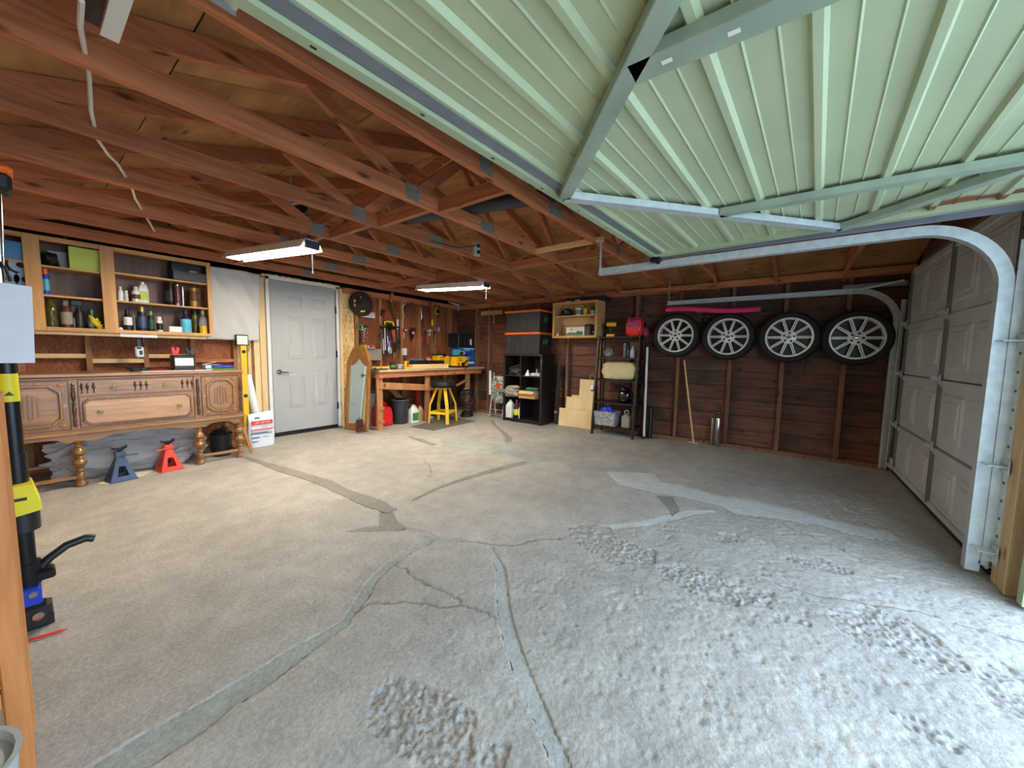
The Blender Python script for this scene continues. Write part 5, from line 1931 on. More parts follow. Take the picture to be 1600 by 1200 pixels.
# cast wheel and plate
p = tw(563.5, 475, .03)
t = thing('cast_wheel', 'rusty round cast iron wheel hung above the mirror', 'wheel', (p.x, p.y - .03, p.z))
R_ = .19
mb = MB()
vs, fs = [], []
prof = [(.001, -.012), (.03, -.012), (.035, .0), (.10, .004), (.135, .004), (.15, -.012), (R_, -.014), (R_, .026), (.15, .024), (.001, .022)]
for i in range(36):
    a = 2 * PI * i / 36
    for r, yy in prof:
        vs.append((r * math.cos(a), yy, r * math.sin(a)))
m = len(prof)
for i in range(36):
    j = (i + 1) % 36
    for k in range(m - 1):
        fs.append((i * m + k, i * m + k + 1, j * m + k + 1, j * m + k))
part('disc', mb.add(vs, fs), K['rust'], t, True)
for a0, a1, rr in ((2.7, 3.05, .12), (3.25, 3.6, .12), (1.6, 1.75, .10), (4.55, 5.2, .115)):
    mb = MB()
    n = 5
    vs = []
    for i in range(n + 1):
        a = a0 + (a1 - a0) * i / n
        vs += [((rr - .012) * math.cos(a), -.001, (rr - .012) * math.sin(a)), ((rr + .012) * math.cos(a), -.001, (rr + .012) * math.sin(a))]
    vs += [(v[0], .003, v[2]) for v in vs]
    nn = 2 * (n + 1)
    fs = []
    for i in range(n):
        fs += [(2 * i, 2 * i + 1, 2 * i + 3, 2 * i + 2), (nn + 2 * i + 1, nn + 2 * i, nn + 2 * i + 2, nn + 2 * i + 3)]
    part('slot', mb.add(vs, fs), K['osb'], t)
part('hook', MB().cyl((0, .022, R_ - .02), (0, .062, R_ - .02), .008), K['blackm'], t)
p = tw(575, 492, .012)
t = thing('name_plate', 'white plate with black letters half hidden by the cast wheel', 'plate', (p.x, p.y, p.z))
part('plate', MB().cbox(-.125, -.002, -.043, .125, .003, .043, .002), K['white'], t)
text_part('letters', 'UATT', .075, K['black'], t, (.030, -.0028, 0), (PI / 2, 0, 0), squeeze=.95)

# green tape roll
p = tw(563, 511, .04)
t = thing('tape_roll', 'roll of green tape hung beside the black wrenches', 'tape', (p.x, p.y, p.z))
part('tape', MB().ring((0, 0, 0), (0, 1, 0), .043, .014, 24, 8), K['greenp'], t, True)
part('core', MB().cyl((0, -.014, 0), (0, .014, 0), .03, n=20, caps=False), K['white'], t, True)
part('peg', MB().cyl((0, -.012, .022), (0, .036, .022), .005), K['blackm'], t)


def wrench(px0, py0, px1, py1, mat, label, w=.016):
    a, b = tw(px0, py0, .02), tw(px1, py1, .02)
    t = thing('wrench', label, 'wrench', tuple(a), 0, 'tools on the back wall')
    v = b - a
    part('shaft', MB().beam((0, 0, 0), v, w, .008, (0, 1, 0), .003), mat, t)
    part('open_end', MB().ring(v, (0, 1, 0), w * .9, .005, 12, 6), mat, t, True)
    part('ring_end', MB().ring((0, 0, 0), (0, 1, 0), w * .9, .005, 12, 6), mat, t, True)
    part('nail', MB().cyl((0, -.004, 0), (0, .022, 0), .003), K['blackm'], t)


wrench(564, 522, 565, 535, K['blackm'], 'short black wrench left of the hanging set')
wrench(566, 514, 566.5, 532, K['chrome'], 'longest chrome wrench in the hanging set', .018)
wrench(570, 513, 569, 527, K['chrome'], 'middle chrome wrench in the hanging set')
wrench(574.5, 512, 573, 521, K['chrome'], 'shortest chrome wrench in the hanging set')
p = tw(570, 510, .012)
solo('wrench_rack', 'black rack bar carrying the wrench set', 'rack', MB().cbox(-.07, -.008, -.012, .07, .008, .012, .003), K['black'], (p.x + .01, p.y, p.z))


def hammer(px0, py0, px1, py1, label, hm, head=.10):
    """head at p0, handle down to p1"""
    a, b = tw(px0, py0, .035), tw(px1, py1, .035)
    t = thing('hammer', label, 'hammer', tuple(a), 0, 'tools on the back wall')
    v = b - a
    part('handle', MB().cyl((0, 0, 0), v, .011, .014, 10), hm, t, True)
    part('head', MB().beam((-head / 2, 0, .0), (head / 2, 0, 0), .026, .026, c=.004).cyl((head / 2, 0, 0), (head / 2 + .02, 0, 0), .016).prism([(-head / 2, -.01), (-head / 2 - .05, -.022), (-head / 2, .012)], -.012, .012, 'y'), K['blackm'], t)
    part('nail', MB().cyl((.02, .013, -.016), (.02, .037, -.016), .004), K['blackm'], t)


def driver(px0, py0, px1, py1, label, hm, blade=K['chrome'], frac=.45, r=.014):
    """screwdriver-like: handle at top p0 to frac, then blade down to p1"""
    a, b = tw(px0, py0, .03), tw(px1, py1, .03)
    t = thing('screwdriver', label, 'screwdriver', tuple(a), 0, 'tools on the back wall')
    v = b - a
    part('grip', MB().cyl((0, 0, 0), v * frac, r, r * .85, 10), hm, t, True)
    part('blade', MB().cyl(v * frac, v, .0045, .0035, 8), blade, t, True)
    part('holder', MB().box(-.02, .006, v.z * frac - .004, .02, .0315, v.z * frac + .006), K['handle'], t)


def pliers(px, py, s, label, hm):
    a = tw(px, py, .025)
    t = thing('pliers', label, 'pliers', tuple(a), 0, 'tools on the back wall')
    part('jaws', MB().prism([(-.012 * s, 0), (.012 * s, 0), (.006 * s, .05 * s), (-.006 * s, .05 * s)], -.006, .006, 'y').cyl((0, -.008, 0), (0, .008, 0), .013 * s, n=12), K['blackm'], t)
    for sg in (-1, 1):
        part('grip', MB().tube([(0, 0, 0), (sg * .022 * s, 0, -.05 * s), (sg * .018 * s, 0, -.12 * s)], .007 * s, 8), hm, t, True)
    part('nail', MB().cyl((0, .008, .0), (0, .027, .0), .004), K['blackm'], t)


# a rail of tools between the second and third studs
p = tw(612, 511, .0)
solo('tool_rail', 'narrow wooden tool rail on the back wall', 'rail', MB().cbox(-.21, -.018, -.012, .22, .0, .012, .002), K['handle'], (p.x, TW, p.z))
hammer(601, 511, 602, 547, 'hammer with pale grip at the left of the tool rail', K['lgrey'])
hammer(612, 513, 617, 534, 'hammer with orange wooden handle on the tool rail', K['handle'], .11)
hammer(619, 511, 620, 545, 'club hammer with black handle at the right of the tool rail', K['black'])
driver(598.5, 529, 599.5, 553, 'long screwdriver with silver grip hung low on the left', K['lgrey'], K['chrome'], .75)
driver(605, 515, 606, 538, 'screwdriver with maroon grip on the tool rail', K['maroon'])
driver(608, 522, 609, 548, 'screwdriver with dark blue grip on the tool rail', K['navy'])
driver(616, 515, 616, 530, 'short screwdriver with red grip on the tool rail', K['red'], frac=.6)
driver(621, 499, 621.5, 520, 'white handled file above the tool rail', K['white'], frac=.7)
pliers(624, 536, 1.0, 'pliers with black grips right of the rail', K['black'])
pliers(595, 512, .9, 'pliers with black grips left of the rail', K['black'])
pliers(609.5, 541, 1.0, 'pliers with white grips low on the wall', K['white'])
pliers(617, 550, .9, 'pliers with green grips low on the wall', K['greenp'])
p = tw(608, 505.5, .05)
t = thing('hard_hat', 'bright yellow handsaw handle over the tool rail', 'saw', tuple(p))
t.name = 'handsaw'
part('handle', MB().tube([(-.08, 0, -.02), (-.085, 0, .02), (-.03, 0, .03), (.05, 0, .03), (.08, 0, .01), (.09, 0, -.03)], .014, 8), K['yellow2'], t, True)
part('blade', MB().prism([(-.06, -.01), (.07, -.01), (.05, -.12), (-.03, -.10)], -.002, .002, 'y'), K['blackm'], t)
part('nail', MB().cyl((0, .0, .02), (0, .052, .02), .004), K['blackm'], t)
# curved wooden handle, caulking gun, coil of white cable, saw sheath, brush, trowels
pts = [tw(x_, y_, .03) for x_, y_ in ((613, 458), (611, 464), (611.5, 472), (613, 481), (616, 490), (620, 498))]
a = pts[0]
t = thing('scythe_handle', 'curved wooden tool handle hung high on the back wall', 'handle', tuple(a))
part('shaft', MB().tube([q - a for q in pts], .020, 10), K['brown'], t, True)
part('grip', MB().tube([pts[0] - a + Vector((0, -.002, .0)), pts[1] - a, pts[2] - a], .026, 10), K['handle'], t, True)
part('nail', MB().cyl((0, .01, -.03), (0, .032, -.03), .004), K['blackm'], t)
p = tw(597, 488, .03)
t = thing('caulking_gun', 'black caulking gun hung left of the curved handle', 'caulking gun', tuple(p))
part('cradle', MB().cyl((-.01, 0, -.06), (.01, 0, .05), .018, n=12), K['blackm'], t, True)
part('rod', MB().cyl((.012, 0, .05), (.02, 0, .12), .005), K['grey'], t, True)
part('trigger', MB().beam((.0, 0, .05), (.06, 0, .02), .012, .02).beam((0, 0, .02), (.05, 0, -.02), .01, .015), K['blackm'], t)
part('nail', MB().cyl((0, .015, .03), (0, .032, .03), .004), K['blackm'], t)
p = tw(632, 472, .02)
t = thing('cable_loop', 'looped white cable hanging down a wall stud', 'cable', tuple(p))
part('loop', MB().tube([(-.03, 0, -.06), (-.02, 0, .0), (.015, 0, .035), (.035, 0, .01), (.02, 0, -.03), (-.035, 0, -.07), (-.03, 0, -.16), (-.015, 0, -.24), (-.035, 0, -.30), (-.04, 0, -.42), (-.015, 0, -.54), (-.02, 0, -.62)], .006, 7), K['white'], t, True)
part('staple', MB().box(-.045, -.007, -.08, -.02, .022, -.07), K['galv'], t)
x, w, z, h = RY(629, 544, 635, 555, TW - .03)
solo('switch_box', 'white switch box at the end of the hanging cable', 'switch', MB().cbox(-w / 2, -.02, 0, w / 2, .03, h, .004).box(-.008, -.024, h * .35, .008, -.02, h * .65), K['white'], (x, TW - .03, z))
p = tw(645, 521, .03)
t = thing('tool_sheath', 'dark red tool sheath with a black blade on the wall', 'sheath', tuple(p))
part('pouch', MB().prism([(-.05, .10), (.06, .10), (.05, .0), (.02, -.03), (-.04, -.02)], -.012, .012, 'y'), K['maroon'], t)
part('blade', MB().prism([(-.045, -.02), (.035, -.01), (-.03, -.16)], -.004, .004, 'y'), K['black'], t)
part('label', MB().box(-.025, -.0135, -.01, .03, -.012, .03), K['lgrey'], t)
part('nail', MB().cyl((0, .012, .08), (0, .032, .08), .004), K['blackm'], t)
p = tw(633, 516, .03)
t = thing('tape_measure', 'small dark red tape measure left of the tool sheath', 'tape measure', tuple(p))
part('case', MB().cbox(-.035, -.02, -.035, .03, .02, .035, .01), K['maroon'], t, True)
part('label', MB().box(-.02, -.0205, -.012, .015, -.02, .015), K['white'], t)
part('clip', MB().box(.028, -.012, -.03, .045, .034, .03), K['handle'], t)
pts = [tw(*q, .02) for q in ((658, 480), (658, 490), (659, 499))]
a = pts[0]
t = thing('pipe_cutter', 'bright chrome tool hanging on a back wall stud', 'tool', tuple(a))
part('shaft', MB().tube([q - a for q in pts], .011, 10), K['chrome'], t, True)
part('jaw', MB().ball(pts[-1] - a, .028, .016, .028, 12, 8).ring((0, 0, 0), (0, 1, 0), .018, .006, 14, 6), K['chrome'], t, True)
part('nail', MB().cyl((0, 0, .0), (0, .022, .0), .004), K['blackm'], t)
driver(659, 527, 660, 552, 'long screwdriver with red and white grip on a stud', K['red'], K['chrome'], .35, .012)
p = tw(683, 487, .04)
t = thing('string_reel', 'yellow and black string reel hung near the corner', 'reel', tuple(p))
part('drum', MB().cyl((0, -.022, 0), (0, .022, 0), .04, n=20), K['black'], t, True)
part('string', MB().ring((0, 0, 0), (0, 1, 0), .044, .010, 20, 8), K['yellow2'], t, True)
part('loop', MB().tube([(0, 0, .04), (-.012, 0, .075), (.0, .02, .10), (.012, 0, .075), (0, 0, .04)], .005), K['yellow2'], t, True)
part('hook', MB().box(-.05, -.01, .10, .05, .042, .11), K['blackm'], t)
p = tw(684, 514, .035)
t = thing('putty_knife', 'blue and white handled brush hung below the string reel', 'brush', tuple(p))
t.name = 'paint_brush'
part('handle', MB().cbox(-.03, -.012, -.04, .02, .012, .06, .008), K['blue'], t)
part('face', MB().box(.0, -.0135, -.05, .022, -.012, .035), K['white'], t)
part('nail', MB().cyl((0, .01, .04), (0, .037, .04), .004), K['blackm'], t)
p = tw(675.5, 505, .035)
t = thing('drill_driver', 'small yellow screw gun hung left of the blue brush', 'drill', tuple(p))
part('body', MB().cbox(-.022, -.02, -.05, .022, .02, .06, .01), K['yellow'], t)
part('nose', MB().cyl((0, 0, .06), (0, 0, .09), .012, .006), K['orange'], t, True)
part('nail', MB().cyl((0, .02, .03), (0, .037, .03), .004), K['blackm'], t)
p = tw(672, 474, .03)
solo('work_glove', 'pink red cloth hung high near the corner', 'cloth', MB().lump((0, 0, 0), .035, .014, .06, .3, 6, 14, 10), K['magenta'], (p.x, p.y + .012, p.z), 0, True)
a = tw(672, 519, .05)
t = thing('shelf_rod', 'row of small clamps on a short black shelf near the corner', 'rack', tuple(a))
part('bar', MB().cbox(-.13, -.02, -.012, .13, .052, 0, .003), K['blackm'], t)
for i in range(5):
    part('clamp', MB().beam((-.10 + i * .05, 0, 0), (-.11 + i * .05, 0, -.07 - .02 * (i % 2)), .012, .012).cbox(-.112 + i * .05, -.012, .0, -.088 + i * .05, .012, .03 + .01 * (i % 3), .004), [K['dgrey'], K['lgrey'], K['white'], K['greige'], K['blackm']][i], t)
# small rack with yellow tape measures near the mirror
p = tw(575, 543, .04)
t = thing('bit_tray', 'tray of yellow and red bits fixed above the mirror crest', 'tray', tuple(p))
part('tray', MB().cbox(-.12, -.03, -.02, .12, .042, .0, .003), K['greige'], t)
for i, m_ in enumerate((K['yellow'], K['yellow'], K['lgrey'], K['red'], K['orange'])):
    part('holder', MB().cyl((-.095 + i * .046, -.01, 0), (-.095 + i * .046, -.01, .035 + .008 * (i % 2)), .016, n=10), m_, t, True)
x, w, z, h = RY(575, 545, 596, 563, TW - .005)
solo('plywood_square', 'worn grey plywood square fixed behind the mirror', 'panel', MB().box(-w / 2, -.008, 0, w / 2, .0, h), K['greige'], (x, TW - .001, z))

# ================================================================== ON THE WORKBENCH
Yb = 4.80


def bpos(px, py, Y=None):
    p = FL(px, py, WBZ)
    return p


x = WY(599, 578, 4.72).x
t = thing('torpedo_level', 'yellow box level lying at the left of the workbench', 'level', (x, 4.73, WBZ))
part('beam', MB().cbox(-.17, -.02, 0, .10, .02, .048, .004), K['yellow'], t)
part('vial', MB().cyl((-.04, -.021, .03), (-.04, .021, .03), .010, n=12).box(-.165, -.0205, .02, -.12, -.02, .036), K['blackm'], t)
x = WY(587, 581, 4.68).x
solo('steel_rule', 'dark flat tool case at the left edge of the workbench', 'case', MB().cbox(-.09, -.03, 0, .16, .03, .022, .004), K['dgrey'], (x + .03, 4.675, WBZ))
x = WY(614, 571, 4.85).x
t = thing('sander', 'green and black palm sander on the workbench', 'sander', (x, 4.86, WBZ))
part('base', MB().cbox(-.055, -.05, 0, .055, .05, .025, .006), K['black'], t)
part('body', MB().cyl((0, 0, .025), (0, 0, .065), .045, .04, 18), K['greenp'], t, True)
part('knob', MB().lathe([(.04, .065), (.052, .078), (.05, .095), (.02, .104)], n=18), K['black'], t, True)
x = WY(625, 575, 4.86).x
solo('white_case', 'small white case beside the green sander', 'case', MB().cbox(-.05, -.05, 0, .07, .05, .07, .008).box(-.03, -.0508, .03, .05, -.05, .036), K['lgrey'], (x + .02, 4.90, WBZ))
x = WY(637, 570, 4.75).x
t = thing('bar_clamp', 'yellow clamp standing at the middle of the workbench', 'clamp', (x, 4.76, WBZ))
part('frame', MB().prism([(-.05, 0), (.05, 0), (.06, .06), (.03, .06), (.025, .03), (-.02, .03), (-.02, .11), (.02, .11), (.02, .125), (-.05, .125)], -.015, .015, 'y'), K['yellow'], t)
part('screw', MB().cyl((.0, 0, .03), (.0, 0, .112), .006).ball((.0, -.017, .07), .018, .006, .014, 10, 6), K['red'], t, True)
x0_, x1_ = WY(640, 568, 4.80).x, WY(698, 567, 4.80).x
for i, (dx, zz, lab) in enumerate(((0, 0, 'lower pale board lying on the workbench'), (.02, .034, 'upper pale board lying on the workbench'))):
    solo('pine_board', lab, 'board', MB().cbox(0, -.045, 0, x1_ - x0_ - dx, .045, .033, .002), K['newx'], (x0_ + dx, 4.80, WBZ + zz), 0, group='boards on the workbench')
x0_, x1_ = WY(645, 560, 4.95).x, WY(692, 560, 4.95).x
t = thing('saw_case', 'long black tool case behind the boards on the workbench', 'case', ((x0_ + x1_) / 2, 4.97, WBZ))
part('shell', MB().cbox(-(x1_ - x0_) / 2, -.07, 0, (x1_ - x0_) / 2, .07, .125, .012), K['black'], t)
part('lid_line', MB().box(-(x1_ - x0_) / 2 + .01, -.071, .06, (x1_ - x0_) / 2 - .01, -.07, .064), K['dgrey'], t)
part('handle', MB().tube([(-.07, -.07, .07), (-.06, -.10, .07), (.06, -.10, .07), (.07, -.07, .07)], .009, 8), K['black'], t, True)
x = WY(610 + 38, 551, 5.2).x
carton('parts_bin', 'grey metal parts bin behind the black case', 'bin', WY(648, 555, 5.22).x, 5.22, WBZ, .26, .14, .16, K['grey'])
x = WY(668, 552, 5.15).x
for i, (dx, hh, m_, lab) in enumerate(((0, .17, K['red'], 'red spray tube on the bench behind the black case'), (.05, .20, K['white'], 'white glue tube on the bench behind the black case'), (.09, .15, K['black'], 'black bottle on the bench behind the black case'))):
    vessel('tube_bottle', lab, 'bottle', 'bottle', x + dx, 5.17, WBZ, .018, hh, m_, K['white'] if i != 1 else K['red'], None, (.2, .6), 'small bottles on the workbench')


def planer(name, label, px, py, Y, s, front):
    p = WY(px, py, Y)
    t = thing(name, label, 'power tool', (p.x, Y, WBZ))
    w, d, h = .29 * s, .17, .20 * s
    part('base', MB().cbox(-w / 2 - .01, -d / 2, 0, w / 2 + .01, d / 2, .03, .004), K['black'], t)
    part('housing', MB().prism([(-w / 2, .03), (w / 2, .03), (w / 2, h * .78), (w * .30, h), (-w / 2, h)], -d / 2 + .01, d / 2 - .01, 'y'), K['yellow'], t)
    part('top_plate', MB().cbox(-w / 2 - .02, -d / 2, h, w / 2 + .02, d / 2, h + .025, .006), K['dgrey'], t)
    part('vent_lines', MB().box(-w * .38, -d / 2 + .0085, h * .80, -w * .02, -d / 2 + .01, h * .86).box(-w * .38, -d / 2 + .0085, h * .62, w * .0, -d / 2 + .01, h * .67), K['blackm'], t)
    if front:
        part('crank', MB().beam((0, -d / 2 - .005, h * .30), (w * .34, -d / 2 - .02, h * .66), .022, .02, (0, 1, 0), .004).cyl((0, -d / 2 + .01, h * .3), (0, -d / 2 - .02, h * .3), .032, n=16), K['black'], t)
        part('red_switch', MB().cbox(-w * .40, -d / 2 - .004, h * .18, -w * .28, -d / 2 + .012, h * .45, .003), K['red'], t)
    else:
        part('black_vent', MB().cbox(-w * .12, -d / 2 + .0, h * .9, w * .12, d / 2 - .02, h + .032, .004), K['blackm'], t)
    return t


planer('thickness_planer', 'yellow and black planer at the front of the workbench', 718, 556, 4.80, 1.0, True)
planer('table_saw', 'yellow and black power tool behind the planer', 690, 556, 5.07, 1.06, False)
x, w, z, h = RY(735, 535, 765, 573, 4.95)
t = thing('blue_carton', 'tall blue product carton at the right end of the workbench', 'box', (5.16, 5.02, WBZ))
part('box', MB().cbox(-.17, -.16, 0, .17, .16, .37, .002), K['bluebox'], t)
part('picture', MB().box(-.12, -.1608, .14, .02, -.16, .33).box(-.1708, -.12, .12, -.17, .1, .33), K['cyan'], t)
part('white_strip', MB().box(-.15, -.1612, .06, .15, -.1602, .10).box(-.15, -.1612, .335, .15, -.1602, .352).box(-.1712, -.13, .05, -.1702, .13, .09), K['paper'], t)
t = thing('blue_machine', 'blue and silver power tool lying on the saw table', 'power tool', (WY(725, 543, 4.86).x, 4.82, WBZ + .2265))
part('body', MB().cyl((-.07, 0, .035), (.11, 0, .035), .034, n=16), K['blue'], t, True)
part('nose', MB().cyl((-.07, 0, .035), (-.12, 0, .035), .03, .012, 14).cbox(-.135, -.02, .0, -.10, .02, .055, .006), K['black'], t, True)
part('collar', MB().cyl((-.075, 0, .035), (-.055, 0, .035), .036, n=16), K['white'], t, True)
p = WY(733, 523, 5.1)
t = thing('organizer_case', 'black and navy organizer case on top of the blue carton', 'case', (5.13, 5.04, WBZ + .371))
part('case', MB().cbox(-.21, -.14, 0, .20, .14, .23, .008), K['black'], t)
part('lid', MB().cbox(-.215, -.145, .231, .205, .145, .26, .008), K['navy'], t)
for i in range(4):
    part('rib', MB().box(-.15 + i * .10, -.146, .01, -.142 + i * .10, -.14, .22), K['dgrey'], t)
part('price_tag', MB().box(.10, -.1415, .05, .15, -.14, .16), K['paper'], t)

# ================================================================== UNDER THE WORKBENCH
p = FL(605, 666)
t = thing('gas_can', 'red plastic fuel can under the workbench', 'fuel can', (p.x - .015, p.y + .10, 0), .15)
gw, gd, gh = .135, .10, .36
pf = [(-gw, .0), (gw, .0), (gw * 1.02, gh * .45), (gw * .75, gh * .78), (gw * .30, gh * .86), (-gw * .55, gh * .86), (-gw * .95, gh * .70), (-gw * 1.02, gh * .3)]
mb = MB()
m = len(pf)
vs, fs = [], []
for yy, k in ((-gd, .86), (-gd * .8, 1.0), (gd * .8, 1.0), (gd, .86)):
    for a, b in pf:
        vs.append((a * k, yy, gh * .45 + (b - gh * .45) * k if k < 1 else b))
for r in range(3):
    for i in range(m):
        j = (i + 1) % m
        fs.append((r * m + i, r * m + j, r * m + m + j, r * m + m + i))
fs += [tuple(reversed(range(m))), tuple(range(3 * m, 4 * m))]
part('body', mb.add(vs, fs), K['red'], t, True)
part('handle', MB().tube([(-gw * .92, 0, gh * .68), (-gw * .8, 0, gh * .95), (-gw * .4, 0, gh * 1.06), (gw * .1, 0, gh * 1.05), (gw * .55, 0, gh * .84)], .02, 10), K['red'], t, True)
part('spout_cap', MB().cyl((gw * .5, .02, gh * .78), (gw * .68, .02, gh * .95), .026, .022, 14), K['red'], t, True)
p = FL(631, 663)
t = thing('waste_bin', 'dark grey round bin under the workbench', 'bin', (p.x + .025, p.y + .12, 0))
part('body', MB().lathe([(.105, 0), (.112, .01), (.135, .37), (.142, .375), (.142, .39), (.132, .39), (.128, .37), (.10, .02)], n=26), K['dgrey'], t, True)
part('rim', MB().ring((0, 0, .385), (0, 0, 1), .138, .008, 26, 6), K['grey'], t, True)
part('contents', MB().lump((0, 0, .375), .115, .115, .035, .4, 8, 18, 8), K['black'], t, True)
p = FL(650, 661)
jug('wash_jug', 'white jug with green label under the workbench', 'jug', p.x + .02, p.y + .09, 0, .15, .12, .29, K['white'], K['white'], K['greenp'])
p = FL(642, 659)
jug('coolant_jug', 'dark blue jug behind the white jug under the workbench', 'jug', p.x + .06, p.y + .21, 0, .14, .13, .30, K['navy'], K['navy'])
p = FL(662, 659)
jug('oil_jug', 'tan plastic jug right of the white jug under the workbench', 'jug', p.x + .05, p.y + .16, 0, .12, .10, .25, K['kraft'], K['kraft'])
carton('brown_carton', 'brown carton at the back under the workbench', 'box', 3.80, 5.24, 0, .24, .18, .40, K['brown'])
t = thing('metal_pail', 'galvanized pail behind the red fuel can', 'pail', (3.24, 5.20, 0))
part('body', MB().lathe([(.085, 0), (.115, .50), (.12, .505), (.112, .505), (.08, .02)], n=20), K['lgrey'], t, True)
part('bail', MB().tube([(-.115, 0, .49), (-.09, -.06, .53), (0, -.09, .545), (.09, -.06, .53), (.115, 0, .49)], .004), K['galv'], t, True)
# coiled hose and black machine
t = thing('air_compressor', 'black wheeled compressor behind the stool under the workbench', 'compressor', (4.58, 5.02, 0))
part('tank', MB().cyl((-.14, 0, .16), (.14, 0, .16), .12, n=20).ball((-.14, 0, .16), .05, .12, .12, 16, 8).ball((.14, 0, .16), .05, .12, .12, 16, 8), K['black'], t, True)
part('motor', MB().cbox(-.10, -.09, .27, .12, .09, .45, .02), K['black'], t)
part('fan_guard', MB().ring((.0, -.095, .36), (0, 1, 0), .07, .008, 20, 6), K['dgrey'], t, True)
for sx_ in (-.11, .11):
    part('wheel', MB().cyl((sx_, -.12, .05), (sx_, -.09, .05), .05, n=18), K['rubber'], t, True)
    part('foot', MB().box(sx_ - .02, .06, 0, sx_ + .02, .10, .06), K['blackm'], t)
pc = WX(739, 620, 4.9)
t = thing('hose_coil', 'black air hose coiled on the right bench leg', 'hose', (4.885, WY0 + .03, .36))
for k in range(4):
    part('coil', MB().ring((.012 * k, -.012 * k, -.03 * k), (.25, 1, .1), .125 + .012 * (k % 2), .010, 26, 7), K['black'] if k != 2 else K['dgrey'], t, True)
part('peg', MB().cyl((0, -.03, .135), (0, .055, .135), .009), K['galv'], t)
t = thing('cable_pile', 'pile of black cable on the floor by the right bench leg', 'cable', (4.83, 4.60, 0))
for k in range(4):
    part('coil', MB().ring((.01 * k, 0, .014 + .024 * k), (.06 * (k - 1), .05, 1), .115 - .012 * k, .013, 24, 7), K['black'], t, True)
t = thing('red_bar', 'red steel bar standing behind the stool under the workbench', 'bar', (4.22, 5.22, 0))
part('bar', MB().cbox(-.03, -.02, .03, .03, .02, .62, .004), K['redp'], t)
part('foot', MB().cbox(-.06, -.06, 0, .06, .06, .03, .004), K['blackm'], t)
solo('shop_rag', 'crumpled white and grey rag on the floor behind the stool', 'rag', MB().lump((0, 0, .03), .08, .06, .035, .5, 13, 16, 9, 0), K['lgrey'], (4.17, 4.86, 0), 0, True)

# ---- mat and yellow stool
q = [FL(642, 667), FL(678, 673), FL(742, 658), FL(704, 651)]
solo('floor_mat', 'thin grey rubber mat under the yellow stool', 'mat', MB().prism([(v.x, v.y) for v in q], .0005, .006, 'z'), K['mat'], (0, 0, 0))
ft = [FL(672, 660), FL(697, 664.5), FL(722, 659.5)]
sc_ = Vector((4.13, 4.47, .006))
t = thing('work_stool', 'yellow steel stool with padded black seat', 'stool', tuple(sc_))
part('seat', MB().lathe([(.17, .595), (.195, .605), (.202, .64), (.195, .675), (.16, .692), (.001, .698)], n=30), K['black'], t, True)
part('seat_pan', MB().lathe([(.11, .575), (.185, .583), (.19, .598), (.11, .60)], n=26), K['blackm'], t, True)
a0 = math.atan2(-.26, -.12)
for k in range(4):
    a = a0 + k * PI / 2
    d = Vector((math.cos(a), math.sin(a), 0))
    s_ = Vector((-d.y, d.x, 0))
    top, kn, ft_ = d * .10 + Vector((0, 0, .575)), d * .215 + Vector((0, 0, .30)), d * .235
    mb = MB()
    def slab(p, q2, w=.052, th=.022):
        mb.beam(p, q2, w, th, d + Vector((0, 0, .001)), .003)
    slab(top, kn)
    slab(kn + Vector((0, 0, .012)), ft_)
    mb.beam(d * .0 + Vector((0, 0, .565)), top + Vector((0, 0, -.01)), .05, .016, (0, 0, 1))
    lg = part('leg', mb, K['yellow'], t)
    mh = MB()
    for j in range(9):
        z = .06 + j * .058
        c = (ft_.lerp(kn, z / .30) if z < .30 else kn.lerp(top, (z - .30) / .275)) + d * .0118
        c.z = z
        for sg in (-1, 1):
            mh.beam(c + s_ * .010 * sg - Vector((0, 0, .009)), c + s_ * .010 * sg + Vector((0, 0, .009)), .004, .003, d)
    part('slots', mh, K['blackm'], lg)
    a2 = a + PI / 2
    d2 = Vector((math.cos(a2), math.sin(a2), 0))
    part('foot_rest', MB().beam(d * .215 + Vector((0, 0, .17)), d2 * .215 + Vector((0, 0, .17)), .018, .042, (0, 0, 1), .003), K['yellow'], t)

# ================================================================== RIGHT WALL SIDE
# white shelf bracket, rack blocks
a, b, c = WX(716, 470, XBS), WX(716, 486, XBS), WX(735, 473, XBS)
t = thing('shelf_bracket', 'white steel shelf bracket screwed high near the corner', 'bracket', (XBS - .002, a.y - .02, b.z))
ht = a.z - b.z - .05
part('upright', MB().cbox(-.012, -.012, 0, 0, .012, ht, .003), K['white'], t)
part('arm', MB().prism([(-.012, ht * .86), (-.012, ht * .62), (-.30, ht * .90), (-.30, ht * .96)], -.010, .010, 'y'), K['white'], t)
y0, y1 = WX(787, 489, XBS).y, WX(753, 489, XBS).y
t = thing('peg_rack', 'pale wooden peg rack on the right wall beside the totes', 'rack', (XBS, (y0 + y1) / 2, 1.87))
for i in range(3):
    w = (y1 - y0) / 3
    yy = y0 + w * i - (y0 + y1) / 2
    part('block', MB().cbox(-.04, yy + .006, 0, 0, yy + w - .006, .075, .003), K['kraft'], t)
part('hanging_pin', MB().cyl((-.02, -.05, -.14), (-.02, -.05, 0), .006).ball((-.02, -.05, -.145), .011), K['galv'], t, True)

